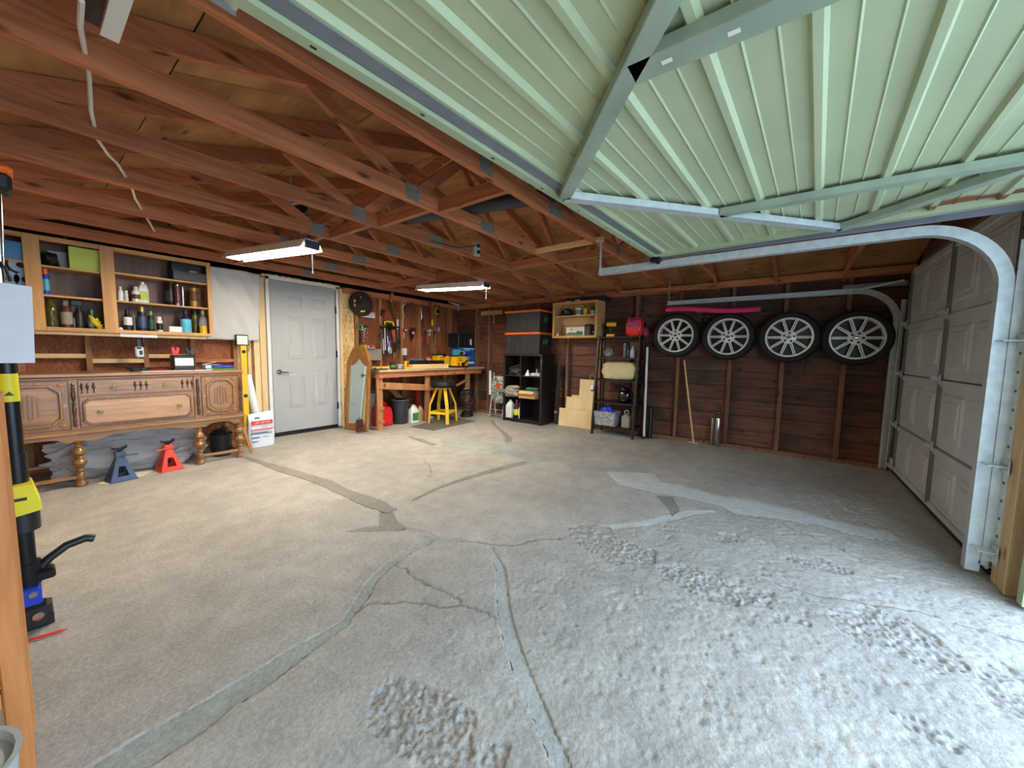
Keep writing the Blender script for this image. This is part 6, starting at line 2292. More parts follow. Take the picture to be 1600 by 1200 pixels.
# two totes on the bookcase
def tote(z, label, flip):
    t = thing('storage_tote', label, 'tote', (5.13, 3.46, z), 0, 'totes on the bookcase')
    h = .315
    mb = MB()
    ring = lambda x, y, zz: [(-x, -y, zz), (x, -y, zz), (x, y, zz), (-x, y, zz)]
    vs = ring(.182, .318, 0) + ring(.197, .337, h)
    mb.add(vs, [(0, 3, 2, 1), (4, 5, 6, 7), (0, 1, 5, 4), (1, 2, 6, 5), (2, 3, 7, 6), (3, 0, 4, 7)])
    part('tub', mb, K['dgrey'] if 0 else plain('tote_black', C(40, 41, 42), .42, 0, .15), t)
    for i in range(4):
        y = .26 - i * .17
        part('rib', MB().beam((-.184, y * .96, .015), (-.198, y, h - .01), .022, .012, (1, 0, 0)), K['dgrey'], t)
    part('lid', MB().cbox(-.215, -.355, h, .215, .355, h + .032, .008).cbox(-.17, -.30, h + .032, .17, .30, h + .040, .004), K['orange'], t)
    mb = MB()
    for i in range(3):
        mb.beam((-.08 + i * .05, -.328, .16), (-.05 + i * .05, -.336, .235), .018, .008, (0, -1, 0))
    part('logo_stripes', mb, K['greenp'], t)
    part('handle', MB().cbox(-.05, -.352, h - .06, .05, -.30, h - .02, .006), K['black'], t)
    return t


tote(kz, 'lower black tote with orange lid on the bookcase', 0)
tote(kz + .3555, 'upper black tote with orange lid, top of the stack', 1)

# bookcase contents
t = thing('dark_duffel', 'dark fabric bundle in the upper left cube of the bookcase', 'bundle', (5.12, KM + .18, KZ[2]))
part('fabric', MB().lump((0, 0, .07), .13, .14, .075, .35, 15, 20, 12, 0, 2.5), K['dgrey'], t, True)
part('strap', MB().tube([(-.10, .10, .06), (-.11, .0, .13), (-.06, -.10, .18), (.0, -.14, .20)], .012, 8), K['black'], t, True)
solo('plastic_funnel', 'small white plastic funnel in the upper right cube', 'funnel', MB().lathe([(.05, 0), (.045, .02), (.02, .06), (.012, .09), (.002, .10)], n=16), K['white'], (5.03, KM - .10, KZ[2]), 0, True)
solo('grey_box', 'flat grey electronics box in the upper right cube', 'box', MB().cbox(-.08, -.09, 0, .08, .09, .045, .006).cyl((.02, .03, .045), (.02, .03, .11), .012), K['lgrey'], (5.10, KM - .25, KZ[2]), 0)
t = thing('canvas_tool_bag', 'grey canvas bag spilling out of the middle left cube', 'bag', (5.00, KM + .17, KZ[1]), .2)
part('bag', MB().lump((0, 0, .085), .12, .15, .09, .28, 21, 24, 14, 0, 3), K['greige'], t, True)
part('flap', MB().lump((-.06, -.08, .16), .06, .08, .03, .4, 25, 16, 9), K['greige'], t, True)
t = thing('kraft_tray', 'open kraft cardboard tray sticking out of the middle right cube', 'box', (5.04, KM - .185, KZ[1]))
mb = MB().box(-.16, -.15, 0, .20, .15, .006).box(-.166, -.15, 0, -.16, .15, .12).box(.20, -.15, 0, .206, .15, .12).box(-.16, -.156, 0, .2, -.15, .12).box(-.16, .15, 0, .2, .156, .12)
part('tray', mb, K['kraft'], t)
part('flap', MB().beam((-.166, 0, .12), (-.21, 0, .075), .28, .004, (1, 0, 1)), K['kraft'], t)
t = thing('wipes_pack', 'green and blue packet standing in the kraft tray', 'packet', (5.05, KM - .20, KZ[1] + .0065))
part('packet', MB().cbox(-.06, -.11, 0, .06, .11, .12, .012), K['blue'], t)
part('green_top', MB().cbox(-.061, -.112, .1205, .061, .112, .16, .008), K['greenp'], t)
jug('bleach_jug', 'tall white jug in the lower left cube of the bookcase', 'jug', 5.03, KM + .245, KZ[0], .13, .13, .30, K['white'], K['white'], hand=False)
t = thing('cleaner_bottle', 'bottle with pink, yellow and black label in the lower left cube', 'bottle', (5.04, KM + .12, KZ[0]))
part('body', MB().lathe([(.045, 0), (.05, .01), (.05, .18), (.03, .25), (.014, .27)], n=18), K['black'], t, True)
part('label_band', MB().lathe([(.051, .05), (.0515, .051), (.0515, .15), (.051, .151)], n=18), K['yellow2'], t, True)
part('cap', MB().lathe([(.018, .27), (.018, .31), (.012, .315)], n=12), K['pink'], t, True)
t = thing('spray_cleaner', 'slim white trigger bottle right of the pink capped bottle', 'bottle', (5.04, KM + .045, KZ[0]))
part('body', MB().lathe([(.028, 0), (.03, .01), (.03, .17), (.012, .21), (.011, .23)], n=14), K['white'], t, True)
part('trigger', MB().cbox(-.04, -.012, .23, .02, .012, .265, .005).beam((-.03, 0, .23), (-.036, 0, .19), .01, .01), K['bluep'], t)

# folding lawn chair
p = WX(775, 648, 5.1)
t = thing('folding_chair', 'folded lawn chair with leaf print fabric beside the bookcase', 'chair', (5.14, 4.10, 0))
for yy in (.155, -.14):
    part('frame_tube', MB().tube([(-.07, yy, .01), (.0, yy, .45), (.05, yy, .80)], .011, 8), K['lgrey'], t, True)
    part('rear_tube', MB().tube([(.10, yy * .9, .01), (.03, yy * .9, .42), (-.04, yy * .9, .60)], .010, 8), K['lgrey'], t, True)
part('arm_rest', MB().cbox(-.075, .14, .40, -.03, .18, .84, .012), K['white'], t)
part('fabric', MB().lump((.0, 0, .50), .035, .14, .24, .10, 2, 18, 14, None, 5), K['camo'], t, True)
part('cross_bar', MB().cyl((-.05, -.14, .14), (-.05, .155, .14), .009).cyl((-.062, -.14, .05), (-.062, .155, .05), .009), K['grey'], t, True)
part('red_patch', MB().lump((-.036, -.02, .58), .012, .05, .05, .2, 7, 12, 8), K['redp'], t, True)

# stepped plywood offcuts
def ply(y0, y1, h, x, lab):
    t_ = math.radians(5)
    mb = MB().cbox(-.006, y0, 0, .006, y1, h, .0015)
    mb.xf(0, Matrix.Rotation(t_, 4, 'Y'))
    return solo('plywood_sheet', lab, 'plywood', mb, K['ply'], (x, 0, .001), 0, group='plywood leaning on the right wall')


ply(2.335, 2.905, .285, 5.215, 'lowest and widest plywood offcut leaning on the right wall')
ply(2.34, 2.80, .475, 5.2305, 'middle height plywood offcut in the stepped stack')
ply(2.345, 2.585, .765, 5.246, 'tallest plywood offcut in the stepped stack by the ladder shelf')
ply(2.50, 2.72, .505, 5.2615, 'plywood strip just showing behind the middle offcut')
t = thing('dark_board', 'tall dark board leaning between bookcase and plywood', 'board', (5.25, 2.985, 0))
part('board', MB().beam((0, 0, 0.003), (.09, .0, 1.0), .05, .02, (1, 0, 0), .003), K['darkbrown'], t)
part('tape', MB().beam((.0055, 0, .18), (.008, 0, .22), .052, .022, (1, 0, 0)), K['grey'], t)
p = WX(930, 580, 5.02)
t = thing('price_label', 'white and blue tag on a string hung on the ladder shelf', 'tag', (4.985, ly1 + .012, .62))
part('tag', MB().cbox(-.01, -.016, 0, .01, .016, .09, .003), K['paper'], t)
part('blue_end', MB().cbox(-.0105, -.0165, .0, .0105, .0165, .03, .003), K['blue'], t)
part('string', MB().tube([(0, 0, .09), (-.01, .03, .16), (.0, .04, .22), (.03, .01, .26), (.04, -.02, .2)], .0035), K['beige'], t, True)

# contents of the small wall cabinet
CX = 5.20
z1_, z2_ = 1.752, wz0 + .02
t = thing('ball_cap', 'black ball cap in the small maple cabinet', 'cap', (CX + .02, 2.80, z1_))
part('crown', MB().lump((0, 0, .055), .08, .085, .07, .12, 4, 20, 12, 0), K['black'], t, True)
part('brim', MB().prism([(-.03, .05), (-.03, .16), (.03, .16), (.05, .05)], .004, .012, 'z'), K['black'], t)
part('badge', MB().box(-.082, -.02, .05, -.08, .0, .09), K['grey'], t)
t = thing('plastic_tub', 'small white tub with dark print in the maple cabinet', 'tub', (CX - .02, 2.585, z1_))
part('tub', MB().lathe([(.042, 0), (.052, .10), (.055, .105), (.05, .105)], n=20), K['white'], t, True)
part('label_band', MB().lathe([(.0445, .015), (.045, .0155), (.0525, .082), (.0525, .0825)], n=20), K['grey'], t, True)
vessel('mustard_bottle', 'tall yellow bottle with brown cap in the maple cabinet', 'bottle', 'bottle', CX - .02, 2.475, z1_, .026, .15, K['gold'], K['brown'], K['yellow2'])
t = thing('potted_succulent', 'small green potted plant at the right of the maple cabinet', 'plant', (CX - .03, 2.34, z1_))
part('pot', MB().lathe([(.03, 0), (.042, .05), (.044, .055), (.035, .055)], n=16), K['lgrey'], t, True)
for i in range(12):
    a = i * 2.4
    part('leaf', MB().ball((.022 * math.cos(a), .022 * math.sin(a), .07 + .003 * i), .016, .016, .026, 8, 5), K['greendk'] if i % 2 else K['greenp'], t, True)
p = RX(881, 512, 914, 526, 5.12)
t = thing('licence_plate', 'white licence plate with green scenery in the maple cabinet', 'plate', (5.14, p[0], z2_ + .001))
part('plate', MB().cbox(-.002, -.155, 0, .002, .155, .145, .001), K['white'], t)
part('green_print', MB().prism([(-.13, .02), (.15, .02), (.15, .05), (.08, .07), (.0, .06), (-.05, .085), (-.13, .07)], -.0027, -.002, 'x'), K['greenp'], t)
text_part('number', '165', .085, K['black'], t, (-.0035, -.075, .06), (PI / 2, 0, -PI / 2), squeeze=.9)
part('red_emblem', MB().lump((-.003, .06, .115), .0015, .014, .012, .3, 3, 10, 6), K['red'], t)
part('pencil_lines', MB().box(-.0027, -.13, .115, -.002, .03, .119).box(-.0027, .02, .098, -.002, .10, .102), K['grey'], t)
t = thing('black_case_stack', 'black case standing right of the licence plate', 'case', (CX - .01, 2.405, z2_))
part('case', MB().cbox(-.07, -.055, 0, .07, .055, .185, .02), K['black'], t)
part('grip', MB().ring((-.072, 0, .13), (1, 0, 0), .03, .005, 16, 6), K['dgrey'], t, True)
vessel('glue_can', 'dark can with silver stripe in the maple cabinet', 'can', 'spray', CX - .02, 2.325, z2_, .022, .18, K['black'], K['black'], K['chrome'], (.3, .4))
vessel('aerosol_can', 'white aerosol can at the right end of the maple cabinet', 'can', 'spray', CX - .05, 2.278, z2_, .020, .17, K['white'], K['white'], K['paleblue'])
vessel('pill_bottle', 'tiny white bottle left of the licence plate', 'bottle', 'jar', 5.13, 2.915, z2_, .016, .055, K['white'], K['white'])
t = thing('gun_case', 'flat black case lying on top of the maple cabinet', 'case', (5.22, 2.55, wz1))
part('case', MB().cbox(-.10, -.42, 0.001, .12, .28, .06, .02), K['black'], t)
part('white_label', MB().box(-.1008, -.02, .012, -.10, .07, .024).box(-.1008, .14, .008, -.10, .24, .016), K['paper'], t)

# ladder shelf contents
t = thing('cordless_drill', 'yellow and black cordless drill on top of the ladder shelf', 'drill', (5.17, 2.055, LZ[4]), .3)
part('battery', MB().cbox(-.04, -.06, 0, .04, .06, .04, .006), K['yellow'], t)
part('grip', MB().cbox(-.02, -.022, .04, .02, .022, .15, .008), K['black'], t)
part('body', MB().cyl((0, -.07, .18), (0, .06, .18), .034, .03, 16), K['yellow'], t, True)
part('chuck', MB().cyl((0, .06, .18), (0, .10, .18), .022, .014, 14), K['blackm'], t, True)
t = thing('dog_food_bag', 'shiny red and silver bag on top of the ladder shelf', 'bag', (5.18, 1.715, LZ[4]))
part('bag', MB().lump((0, 0, .12), .06, .115, .125, .16, 5, 22, 14, 0, 4), K['red'], t, True)
part('upper_print', MB().lump((-.004, 0, .175), .062, .112, .07, .2, 5, 20, 10, None, 4), K['magenta'], t, True)
part('blue_print', MB().lump((-.045, .055, .16), .018, .04, .05, .3, 8, 12, 8), K['bluep'], t, True)
part('white_print', MB().lump((-.05, .0, .17), .014, .03, .03, .3, 12, 12, 8), K['paper'], t, True)
part('crimp', MB().cbox(-.006, -.10, .232, .006, .10, .262, .002), K['magenta'], t)
solo('glove', 'dark pink cloth hanging behind the red bag', 'cloth', MB().lump((0, 0, .06), .04, .05, .07, .35, 19, 16, 10, 0), K['magenta'], (5.29, 1.60, LZ[4]), 0, True)
t = thing('zip_bag', 'clear zip bag of small parts on the upper ladder shelf tier', 'bag', (5.13, 2.06, LZ[3]))
part('film', MB().lump((0, 0, .06), .035, .07, .065, .3, 31, 18, 12, 0), K['clear'], t, True)
part('parts_inside', MB().lump((0, 0, .04), .026, .055, .036, .3, 33, 12, 8, .004), K['grey'], t, True)
vessel('grey_tube', 'tall grey tube standing on the upper ladder shelf tier', 'tube', 'tin', 5.20, 1.845, LZ[3], .022, .20, K['grey'], K['lgrey'])
vessel('navy_tube', 'navy bottle between the grey tube and white bottle', 'bottle', 'spray', 5.16, 1.785, LZ[3], .022, .17, K['navy'], K['navy'], K['bluep'])
vessel('lotion_bottle', 'white bottle on the upper ladder shelf tier', 'bottle', 'bottle', 5.13, 1.715, LZ[3], .03, .16, K['lgrey'], K['lgrey'])
carton('brown_box', 'brown box at the back of the upper ladder shelf tier', 'box', 5.25, 1.72, LZ[3], .10, .12, .22, K['brown'])
t = thing('beige_bag', 'stuffed beige canvas bag on the middle ladder shelf tier', 'bag', (5.17, 1.895, LZ[2]))
part('bag', MB().lump((0, -.01, .128), .12, .245, .126, .10, 41, 30, 18, 0, 4.5), K['beige'], t, True)
part('tied_end', MB().lump((-.02, .22, .115), .06, .045, .06, .25, 43, 16, 10), K['beige'], t, True)
t = thing('black_helmet', 'glossy black helmet on the lower ladder shelf tier', 'helmet', (5.12, 1.78, LZ[1]))
gb = plain('gloss_black', C(12, 12, 13), .08, 0, .1, 5, 0, .8)
part('shell', MB().lump((0, 0, .095), .115, .105, .10, .08, 3, 26, 16, 0, 2.6), gb, t, True)
part('visor', MB().lump((-.065, 0, .10), .06, .08, .045, .05, 6, 20, 10), K['blackm'], t, True)
part('top_vent', MB().lump((-.01, .02, .20), .05, .05, .03, .2, 9, 14, 8), gb, t, True)
part('chin_vent', MB().cbox(-.118, -.03, .03, -.10, .03, .05, .006), K['dgrey'], t)
t = thing('fabric_basket', 'grey patterned fabric basket on the bottom ladder shelf tier', 'basket', (5.09, 2.03, LZ[0]))
mb = MB()
hb = .20
rr = lambda x, y, zz: [(-x, -y, zz), (x, -y, zz), (x, y, zz), (-x, y, zz)]
mb.add(rr(.10, .145, 0) + rr(.115, .16, hb) + rr(.107, .152, hb) + rr(.095, .14, .01), [(0, 3, 2, 1), (0, 1, 5, 4), (1, 2, 6, 5), (2, 3, 7, 6), (3, 0, 4, 7), (4, 5, 9, 8), (5, 6, 10, 9), (6, 7, 11, 10), (7, 4, 8, 11), (8, 9, 13, 12), (9, 10, 14, 13), (10, 11, 15, 14), (11, 8, 12, 15), (12, 13, 14, 15)])
part('basket', mb, K['damask'], t)
part('handle_trim', MB().tube([(-.116, .07, .20), (-.117, .05, .15), (-.1165, .0, .125), (-.117, -.05, .15), (-.116, -.07, .20)], .008, 8), K['lgrey'], t, True)
solo('blue_ball', 'crumpled blue plastic in the patterned fabric basket', 'plastic', MB().lump((0, 0, .13), .085, .11, .12, .3, 17, 20, 13, .0), K['blue'], (5.09, 2.04, LZ[0] + .011), 0, True)
t = thing('lantern', 'grey lantern box with ring handle on the bottom ladder shelf tier', 'lantern', (5.06, 1.735, LZ[0]))
part('box', MB().cbox(-.05, -.055, 0, .05, .055, .15, .006), K['greige'], t)
part('roof', MB().prism([(-.058, .15), (.058, .15), (0, .20)], -.05, .05, 'x'), K['greige'], t)
part('ring', MB().ring((0, 0, .215), (1, 0, .2), .028, .006, 18, 6), K['galv'], t, True)
solo('folded_cloth', 'dark purple folded cloth behind the lantern', 'cloth', MB().lump((0, 0, .05), .07, .09, .055, .25, 29, 18, 10, 0), plain('purple_cloth', C(52, 38, 52), .9), (5.21, 1.77, LZ[0]), 0, True)

# white tube light, dark poles beside the shelf
t = thing('fluorescent_tube', 'long white tube leaning beside the ladder shelf', 'tube', (5.15, 1.51, 0))
part('glass_tube', MB().cyl((0, 0, .03), (.08, .03, 1.27), .016, n=14), K['white'], t, True)
part('end_pins', MB().cyl((-.0045, 0, 0), (0, 0, .03), .017, n=14), K['blackm'], t, True)
for i, (y, h, lab) in enumerate(((1.555, 1.30, 'black pole leaning closest to the ladder shelf'), (1.46, .42, 'short black stand beside the white tube'))):
    solo('black_pole', lab, 'pole', MB().cyl((0, 0, 0), (.10 if i == 0 else .02, 0, h), .014 if i == 0 else .03, n=10).cyl((0, 0, 0), (0, 0, .02), .03, n=12), K['black'], (5.24, y, 0), 0, True)

# pink foam tube, coat hook
a, b = WX(1041, 484, 5.145), WX(1188, 484, 5.145)
pts = []
for i in range(9):
    u = i / 8
    pts.append((0, (b.y - a.y) * u, (b.z - a.z) * u + .012 * math.sin(u * 7)))
t = thing('foam_noodle', 'long pink foam tube lying along the top of the wheels', 'foam tube', (5.145, a.y, a.z))
part('foam', MB().tube(pts, .030, 14), K['pink'], t, True)
part('end_hole', MB().cyl((0, pts[-1][1] - .0005, pts[-1][2]), (0, pts[-1][1] - .0015, pts[-1][2]), .011, n=12), K['magenta'], t)
for u in (3,):
    part('nail', MB().cyl((.0, pts[u][1], pts[u][2] - .034), (XBS - 5.145 + .003, pts[u][1], pts[u][2] - .034), .005), K['galv'], t)
p = WX(1101, 497, 5.3)
t = thing('coat_hook', 'black double hook with bright knobs between the first two wheels', 'hook', (XBS, p.y, p.z))
part('plate', MB().cbox(-.006, -.02, -.05, 0, .02, .02, .003), K['black'], t)
for sg in (-1, 1):
    part('prong', MB().tube([(-.004, sg * .008, 0), (-.05, sg * .03, -.01), (-.07, sg * .045, .01)], .006, 8).ball((-.07, sg * .045, .012), .011), K['chrome'], t, True)

# leaning stick, muffler, broom
a = WX(1084, 687, XBS - .05)
b = WX(1072, 560, XBS - .01)
t = thing('broom_stick', 'thin pale stick leaning against the right wall', 'stick', (XBS - .06, a.y, 0))
part('stick', MB().cyl((0, 0, .012), (.045, b.y - a.y + .02, 1.10), .011, n=10), K['newy'], t, True)
part('t_foot', MB().cbox(-.012, -.06, 0, .012, .06, .014, .003), K['lgrey'], t)
a = WX(1120, 694, 5.31)
t = thing('exhaust_pipe', 'polished steel exhaust muffler with perforated tip by a stud', 'exhaust', (5.315, a.y, 0))
part('can', MB().lathe([(.032, 0), (.035, .006), (.035, .36), (.030, .375), (.018, .38)], n=24), K['chrome'], t, True)
part('tip', MB().lathe([(.018, .38), (.018, .50), (.014, .53), (.002, .535)], n=16), K['blackm'], t, True)
for i in range(4):
    part('bead', MB().ball((-.014, 0, .40 + i * .036), .009, .009, .009, 10, 6), K['chrome'], t, True)
t = thing('chrome_pipe', 'second slim chrome pipe left of the muffler', 'exhaust', (5.315, a.y + .065, 0))
part('pipe', MB().cyl((0, 0, 0), (0, 0, .36), .014, n=14), K['chrome'], t, True)
part('end_ring', MB().ring((0, 0, .355), (0, 0, 1), .014, .004, 14, 6), K['galv'], t, True)
solo('spare_board', 'loose board slung along the wall below the roof above the wheels', 'board', MB().beam((0, 0, 0), WX(1096, 450, 5.15) - WX(972, 458, 5.15), .09, .035, (0, 0, 1)), K['truss_y'], tuple(WX(972, 458, 5.15)))

# ================================================================== LEFT FOREGROUND AND OVERHEAD
jb = Vector((-.028, 2.46, 0))
t = thing('pole_jack', 'tall black pole jack with yellow bracket, blue foot and curved pedal', 'jack', tuple(jb))
part('foot_clamp', MB().cbox(-.09, -.07, .05, .035, .05, .17, .008), K['blue'], t)
part('foot_pad', MB().cbox(-.03, -.085, .0, .055, -.02, .10, .012).cyl((.02, -.05, .0), (.02, -.05, .04), .03, n=16), K['black'], t)
part('bolt', MB().cyl((.012, -.075, .145), (.012, -.066, .145), .012, n=8), K['chrome'], t)
part('bolt', MB().cyl((.02, -.09, .055), (.02, -.083, .055), .016, n=10), K['chrome'], t)
part('base_plate', MB().cbox(-.10, -.08, 0, .06, .08, .049, .004), K['black'], t)
part('lower_column', MB().cyl((0, 0, .16), (0, 0, .42), .030, n=18).cyl((0, 0, .17), (0, 0, .26), .042, n=18), K['blackm'], t, True)
part('pedal', MB().tube([(.02, 0, .20), (.06, .005, .25), (.11, .01, .285), (.165, .012, .295), (.19, .012, .285)], .017, 10), K['black'], t, True)
part('pedal_bracket', MB().cbox(.0, -.03, .175, .075, .035, .215, .006), K['blackm'], t)
part('clamp_collar', MB().cyl((0, 0, .40), (0, 0, .50), .05, n=18), K['black'], t, True)
mb = MB().prism([(-.07, .47), (.055, .49), (.052, .52), (.035, .60), (-.07, .60)], -.075, .06, 'y')
yb = part('yellow_bracket', mb, K['yellow2'], t)
part('bracket_slot', MB().box(-.02, -.0765, .54, .02, -.075, .552), K['black'], yb)
part('middle_column', MB().cyl((0, 0, .50), (0, 0, 1.20), .026, n=18).cyl((0, 0, .60), (0, 0, .72), .030, n=18), K['blackm'], t, True)
lb = part('yellow_label', MB().lathe([(.0268, .93), (.027, .931), (.027, 1.04), (.0268, 1.041)], n=20), K['yellow2'], t, True)
part('label_arrow', MB().prism([(-.012, .955), (.014, .955), (.002, .972)], -.0278, -.0268, 'y'), K['black'], lb)
part('upper_tube', MB().cyl((0, 0, 1.20), (.018, 0, 1.74), .012, n=14), K['chrome'], t, True)
part('black_sleeve', MB().cyl((-.045, 0, 1.20), (-.035, 0, 1.74), .02, n=14), K['black'], t, True)
part('top_cap', MB().cbox(-.12, -.06, 1.735, .055, .06, 1.80, .012), K['black'], t)
part('orange_trim', MB().cbox(-.125, -.065, 1.80, .06, .065, 1.832, .012), K['orange'], t)
part('knob', MB().ball((.0, -.02, 1.465), .018, .012, .01, 12, 8).tube([(-.02, -.02, 1.47), (.02, -.022, 1.45), (.03, -.02, 1.40)], .006), K['blackm'], t, True)
a, b, c = WY(5, 443, 2.38), WY(50, 448, 2.38), WY(55, 567, 2.38)
t = thing('white_card', 'blank white card hung on the tall pole jack', 'card', (0, 2.38, 0))
part('card', MB().prism([(a.x - .12, a.z + .01), (b.x, b.z), (c.x, c.z), (a.x - .12, c.z)], -.004, .0, 'y'), K['paper'], t)
part('clip', MB().box(-.04, 0, a.z - .04, -.02, .055, a.z - .02), K['galv'], t)
t = thing('grey_jacket', 'dark blue jacket hanging at the far left behind the card', 'jacket', (-.118, 2.56, 1.16))
part('jacket', MB().lump((0, .0, .20), .075, .028, .22, .2, 6, 18, 16, None, 3), K['bluep'], t, True)
part('collar', MB().lump((.0, -.0, .42), .05, .024, .04, .2, 8, 14, 8), K['bluep'], t, True)
# shelf frame of orange pine at the very left, bin in front
t = thing('pine_rack', 'orange pine frame rack at the left edge of the picture', 'rack', (-.16, 1.45, 0))
lx = WY(36, 1190, 1.45).x + .16
for x in (lx, lx - .20):
    part('upright', MB().cbox(x - .019, -.019, 0, x + .019, .019, 1.02, .003), K['ladder'], t)
    part('upright', MB().cbox(x - .019, .30, 0, x + .019, .338, 1.02, .003), K['ladder'], t)
for z in (.29, .62, .95):
    part('rail', MB().cbox(lx - .18, -.016, z, lx - .02, .016, z + .04, .002), K['ladder'], t)
    part('side_rail', MB().cbox(lx - .014, .02, z, lx + .014, .30, z + .04, .002), K['ladder'], t)
for z in (.33, .66):
    part('shelf', MB().box(lx - .18, .02, z, lx - .021, .299, z + .012), K['brown'], t)
solo('grey_tote', 'white and grey sack on the orange pine rack', 'sack', MB().lump((0, 0, .09), .085, .12, .10, .2, 3, 16, 12, 0, 3), K['lgrey'], (lx - .16 - .10, 1.62, .6725), 0, True)
t = thing('shop_bag', 'lime green and red printed bag on the top of the pine rack', 'bag', (lx - .16 - .10, 1.62, .345))
part('bag', MB().lump((0, 0, .10), .085, .12, .10, .15, 7, 16, 12, 0, 4), K['black'], t, True)
part('print', MB().lump((.05, -.06, .12), .04, .05, .05, .2, 9, 12, 8), K['lime'], t, True)
t['label'] = 'black bag with lime print on the lower pine rack shelf'
px_ = WY(17, 1160, 1.12)
t = thing('galvanized_tub', 'dented galvanized tub standing at the lower left corner', 'tub', (-.155, 1.16, 0))
part('tub', MB().lathe([(.09, 0), (.115, .375), (.12, .38), (.111, .38), (.085, .01)], n=24), K['galv'], t, True)
part('sand', MB().lathe([(.110, .36), (.08, .375), (.001, .379)], n=20), K['lgrey'], t, True)
p = FL(52, 985)
solo('ballpoint_pen', 'red pen lying on the floor by the blue foot', 'pen', MB().cyl((-.05, -.01, .005), (.045, -.035, .005), .0048, n=8).cyl((.045, -.035, .005), (.06, -.039, .005), .0042, .0012, 8), [K['red']], (.0, 2.31, .004), 0, True)

# cord reel and wires
p = FL(459, 322, 2.32)
t = thing('cord_reel', 'black cord reel with white stripes hung up in the trusses', 'reel', (1.44, 3.38, 2.385))
part('drum', MB().cyl((0, -.05, 0), (0, .03, 0), .115, n=26), K['black'], t, True)
for i in range(3):
    mb = MB().beam((-.085 + .03 * i, -.0515, -.03 + .045 * i - .04), (.05 + .02 * i, -.0515, .035 + .045 * i - .04), .003, .02, (0, 0, 1))
    part('label_stripe', mb, K['white'], t)
part('rim', MB().ring((0, -.05, 0), (0, 1, 0), .115, .009, 28, 7), K['grey'], t, True)
part('cord', MB().tube([(.08, -.06, -.09), (.085, -.07, -.20), (.085, -.10, -.3)], .004), K['black'], t, True)
part('hanger', MB().tube([(0, 0, .10), (0, 0, zr(1.44) - 2.385)], .006), K['galv'], t)
# long white cable strung across the chords on the left
ch = TY[4:]
pts = []
px_list = [(127, 0, 1.55), (125, 40, 1.75), (139, 115, 2.15), (142, 172, 2.40), (152, 217, 2.72), (170, 243, 2.88), (183, 255, 3.0), (205, 290, 3.30), (211, 310, 3.55), (228, 338, 3.95), (245, 368, 4.55)]
for x_, y_, Y in px_list:
    pts.append(WY(x_, y_, Y))
for q in pts:
    q.z = min(q.z, 2.25)
a = pts[0].copy()
o = solo('white_cable', 'white electric cable looping across the roof chords on the left', 'cable', MB().tube([q - a for q in pts], .007, 7), K['white'], tuple(a), 0, True)
# junction box with sockets, black leads
p = WY(745, 378, TY[5] - .02)
p = WY(744, 379, TY[5] - .03)
t = thing('outlet_box', 'metal outlet box with black plugs on a roof chord', 'outlet', (p.x, TY[5] - T - .0, ZC + .045))
t.location = (p.x, TY[5] - T, ZC + .075)
part('box', MB().cbox(-.038, -.035, -.055, .038, 0, .075, .004), K['lgrey'], t)
for z in (-.02, .04):
    part('plug', MB().cyl((0, -.035, z), (0, -.055, z), .017, n=12), K['black'], t, True)
part('lead', MB().tube([(-.01, -.055, .04), (-.10, -.08, .01), (-.3, -.05, -.05), (-.6, -.03, -.06)], .004), K['black'], t, True)
# stove pipe resting on the chords
t = thing('duct_pipe', 'dark grey round pipe resting across the roof chords', 'pipe', (1.70, 3.6, ZC + .089 + .052))
part('pipe', MB().cyl((0, 0, 0), (.62, -2.5, 0), .05, n=18), K['dgrey'], t, True)
part('end_collar', MB().cyl((0, 0, 0), (.017, -.068, 0), .0515, n=18), K['galv_dk'], t, True)
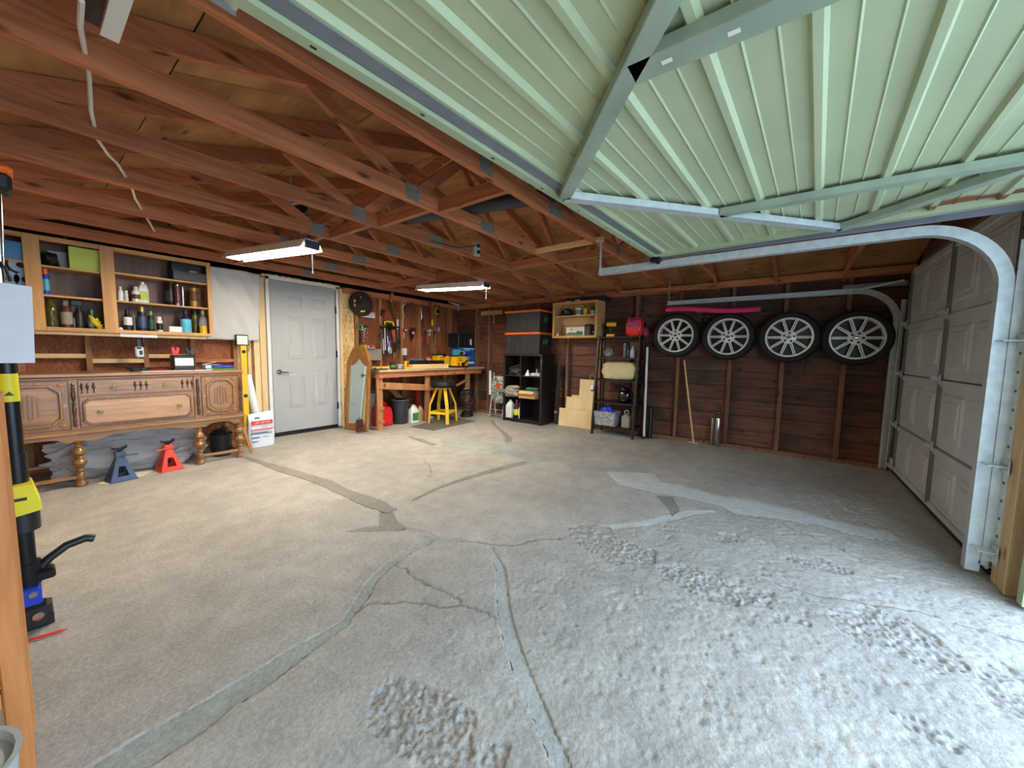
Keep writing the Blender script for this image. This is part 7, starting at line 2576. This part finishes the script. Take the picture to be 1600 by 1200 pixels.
# white corrugated sheet and pale box resting on chords at the top left
p = FL(340, 12, ZC + .05)
t = thing('corrugated_sheet', 'white corrugated plastic sheet on the roof chord beside the green door', 'sheet', (.335, TY[3] - T - .024, ZC + .012))
mb = MB()
vs, fs = [], []
n = 16
for i in range(n + 1):
    for y in (-.45, .02):
        vs.append((-.10 + .20 * i / n, y, .012 + .010 * (i % 4 in (1, 2))))
for i in range(n):
    fs.append((2 * i, 2 * i + 1, 2 * i + 3, 2 * i + 2))
mb.add(vs, fs)
mb.box(-.10, -.45, .024, .10, .02, .027)
part('sheet', mb, K['white'], t)
part('edge', MB().box(-.10, .02, 0, .10, .024, .027), K['lgrey'], t)

t = thing('metal_channel', 'pale metal channel fixed between roof chords at the top left', 'channel', (.225, TY[3] + T, ZC + .0))
part('face', MB().box(-.018, 0, 0, .022, .36, .004).box(.018, 0, .004, .022, .36, .05), K['white'], t)
part('dark_side', MB().box(-.06, 0, .01, -.02, .34, .05), K['blackm'], t)
pts = [WY(*q, 5.20) for q in ((392, 404), (420, 414), (455, 424), (500, 432), (540, 440), (566, 442), (590, 430))]
a = pts[0].copy()
solo('wall_wire', 'thin white wire strung along the top of the back wall', 'wire', MB().tube([q - a for q in pts], .0035, 6), K['white'], tuple(a), 0, True)
# more hand tools on the back wall
for i, (px, py0, py1, r, m_, lab) in enumerate((
        (594, 520, 545, .013, 'black', 'black pry bar hung left of the tool rail'), (603, 535, 556, .012, 'navy', 'dark blue chisel low under the tool rail'),
        (606.5, 540, 558, .011, 'chrome', 'thin chrome rod hanging low under the tool rail'), (613, 538, 557, .014, 'black', 'black socket bar hanging low under the tool rail'),
        (622, 528, 560, .015, 'black', 'long black breaker bar right of the tool rail'), (626, 515, 535, .011, 'red', 'thin red handled tool at the third stud'),
        (664, 524, 552, .013, 'maroon', 'dark red handled bar near the bench corner'), (668, 527, 548, .012, 'redp', 'orange red handled tool near the bench corner'),
        (678, 522, 534, .011, 'dgrey', 'small grey tool below the yellow screw gun'), (662, 497, 512, .012, 'black', 'black handle hanging beside the chrome tool'))):
    q0, q1 = WY(px, py0, TW - .025), WY(px, py1, TW - .025)
    t = thing('hand_tool', lab, 'tool', tuple(q0), 0, 'tools on the back wall')
    v = q1 - q0
    part('grip', MB().cyl((0, 0, 0), v * .5, r, r * .8, 10), K[m_], t, True)
    part('shank', MB().cyl(v * .5, v, r * .5, r * .45, 8), K['blackm'], t, True)
    part('nail', MB().cyl((0, 0, -.004), (0, .027, -.004), .003), K['galv'], t)
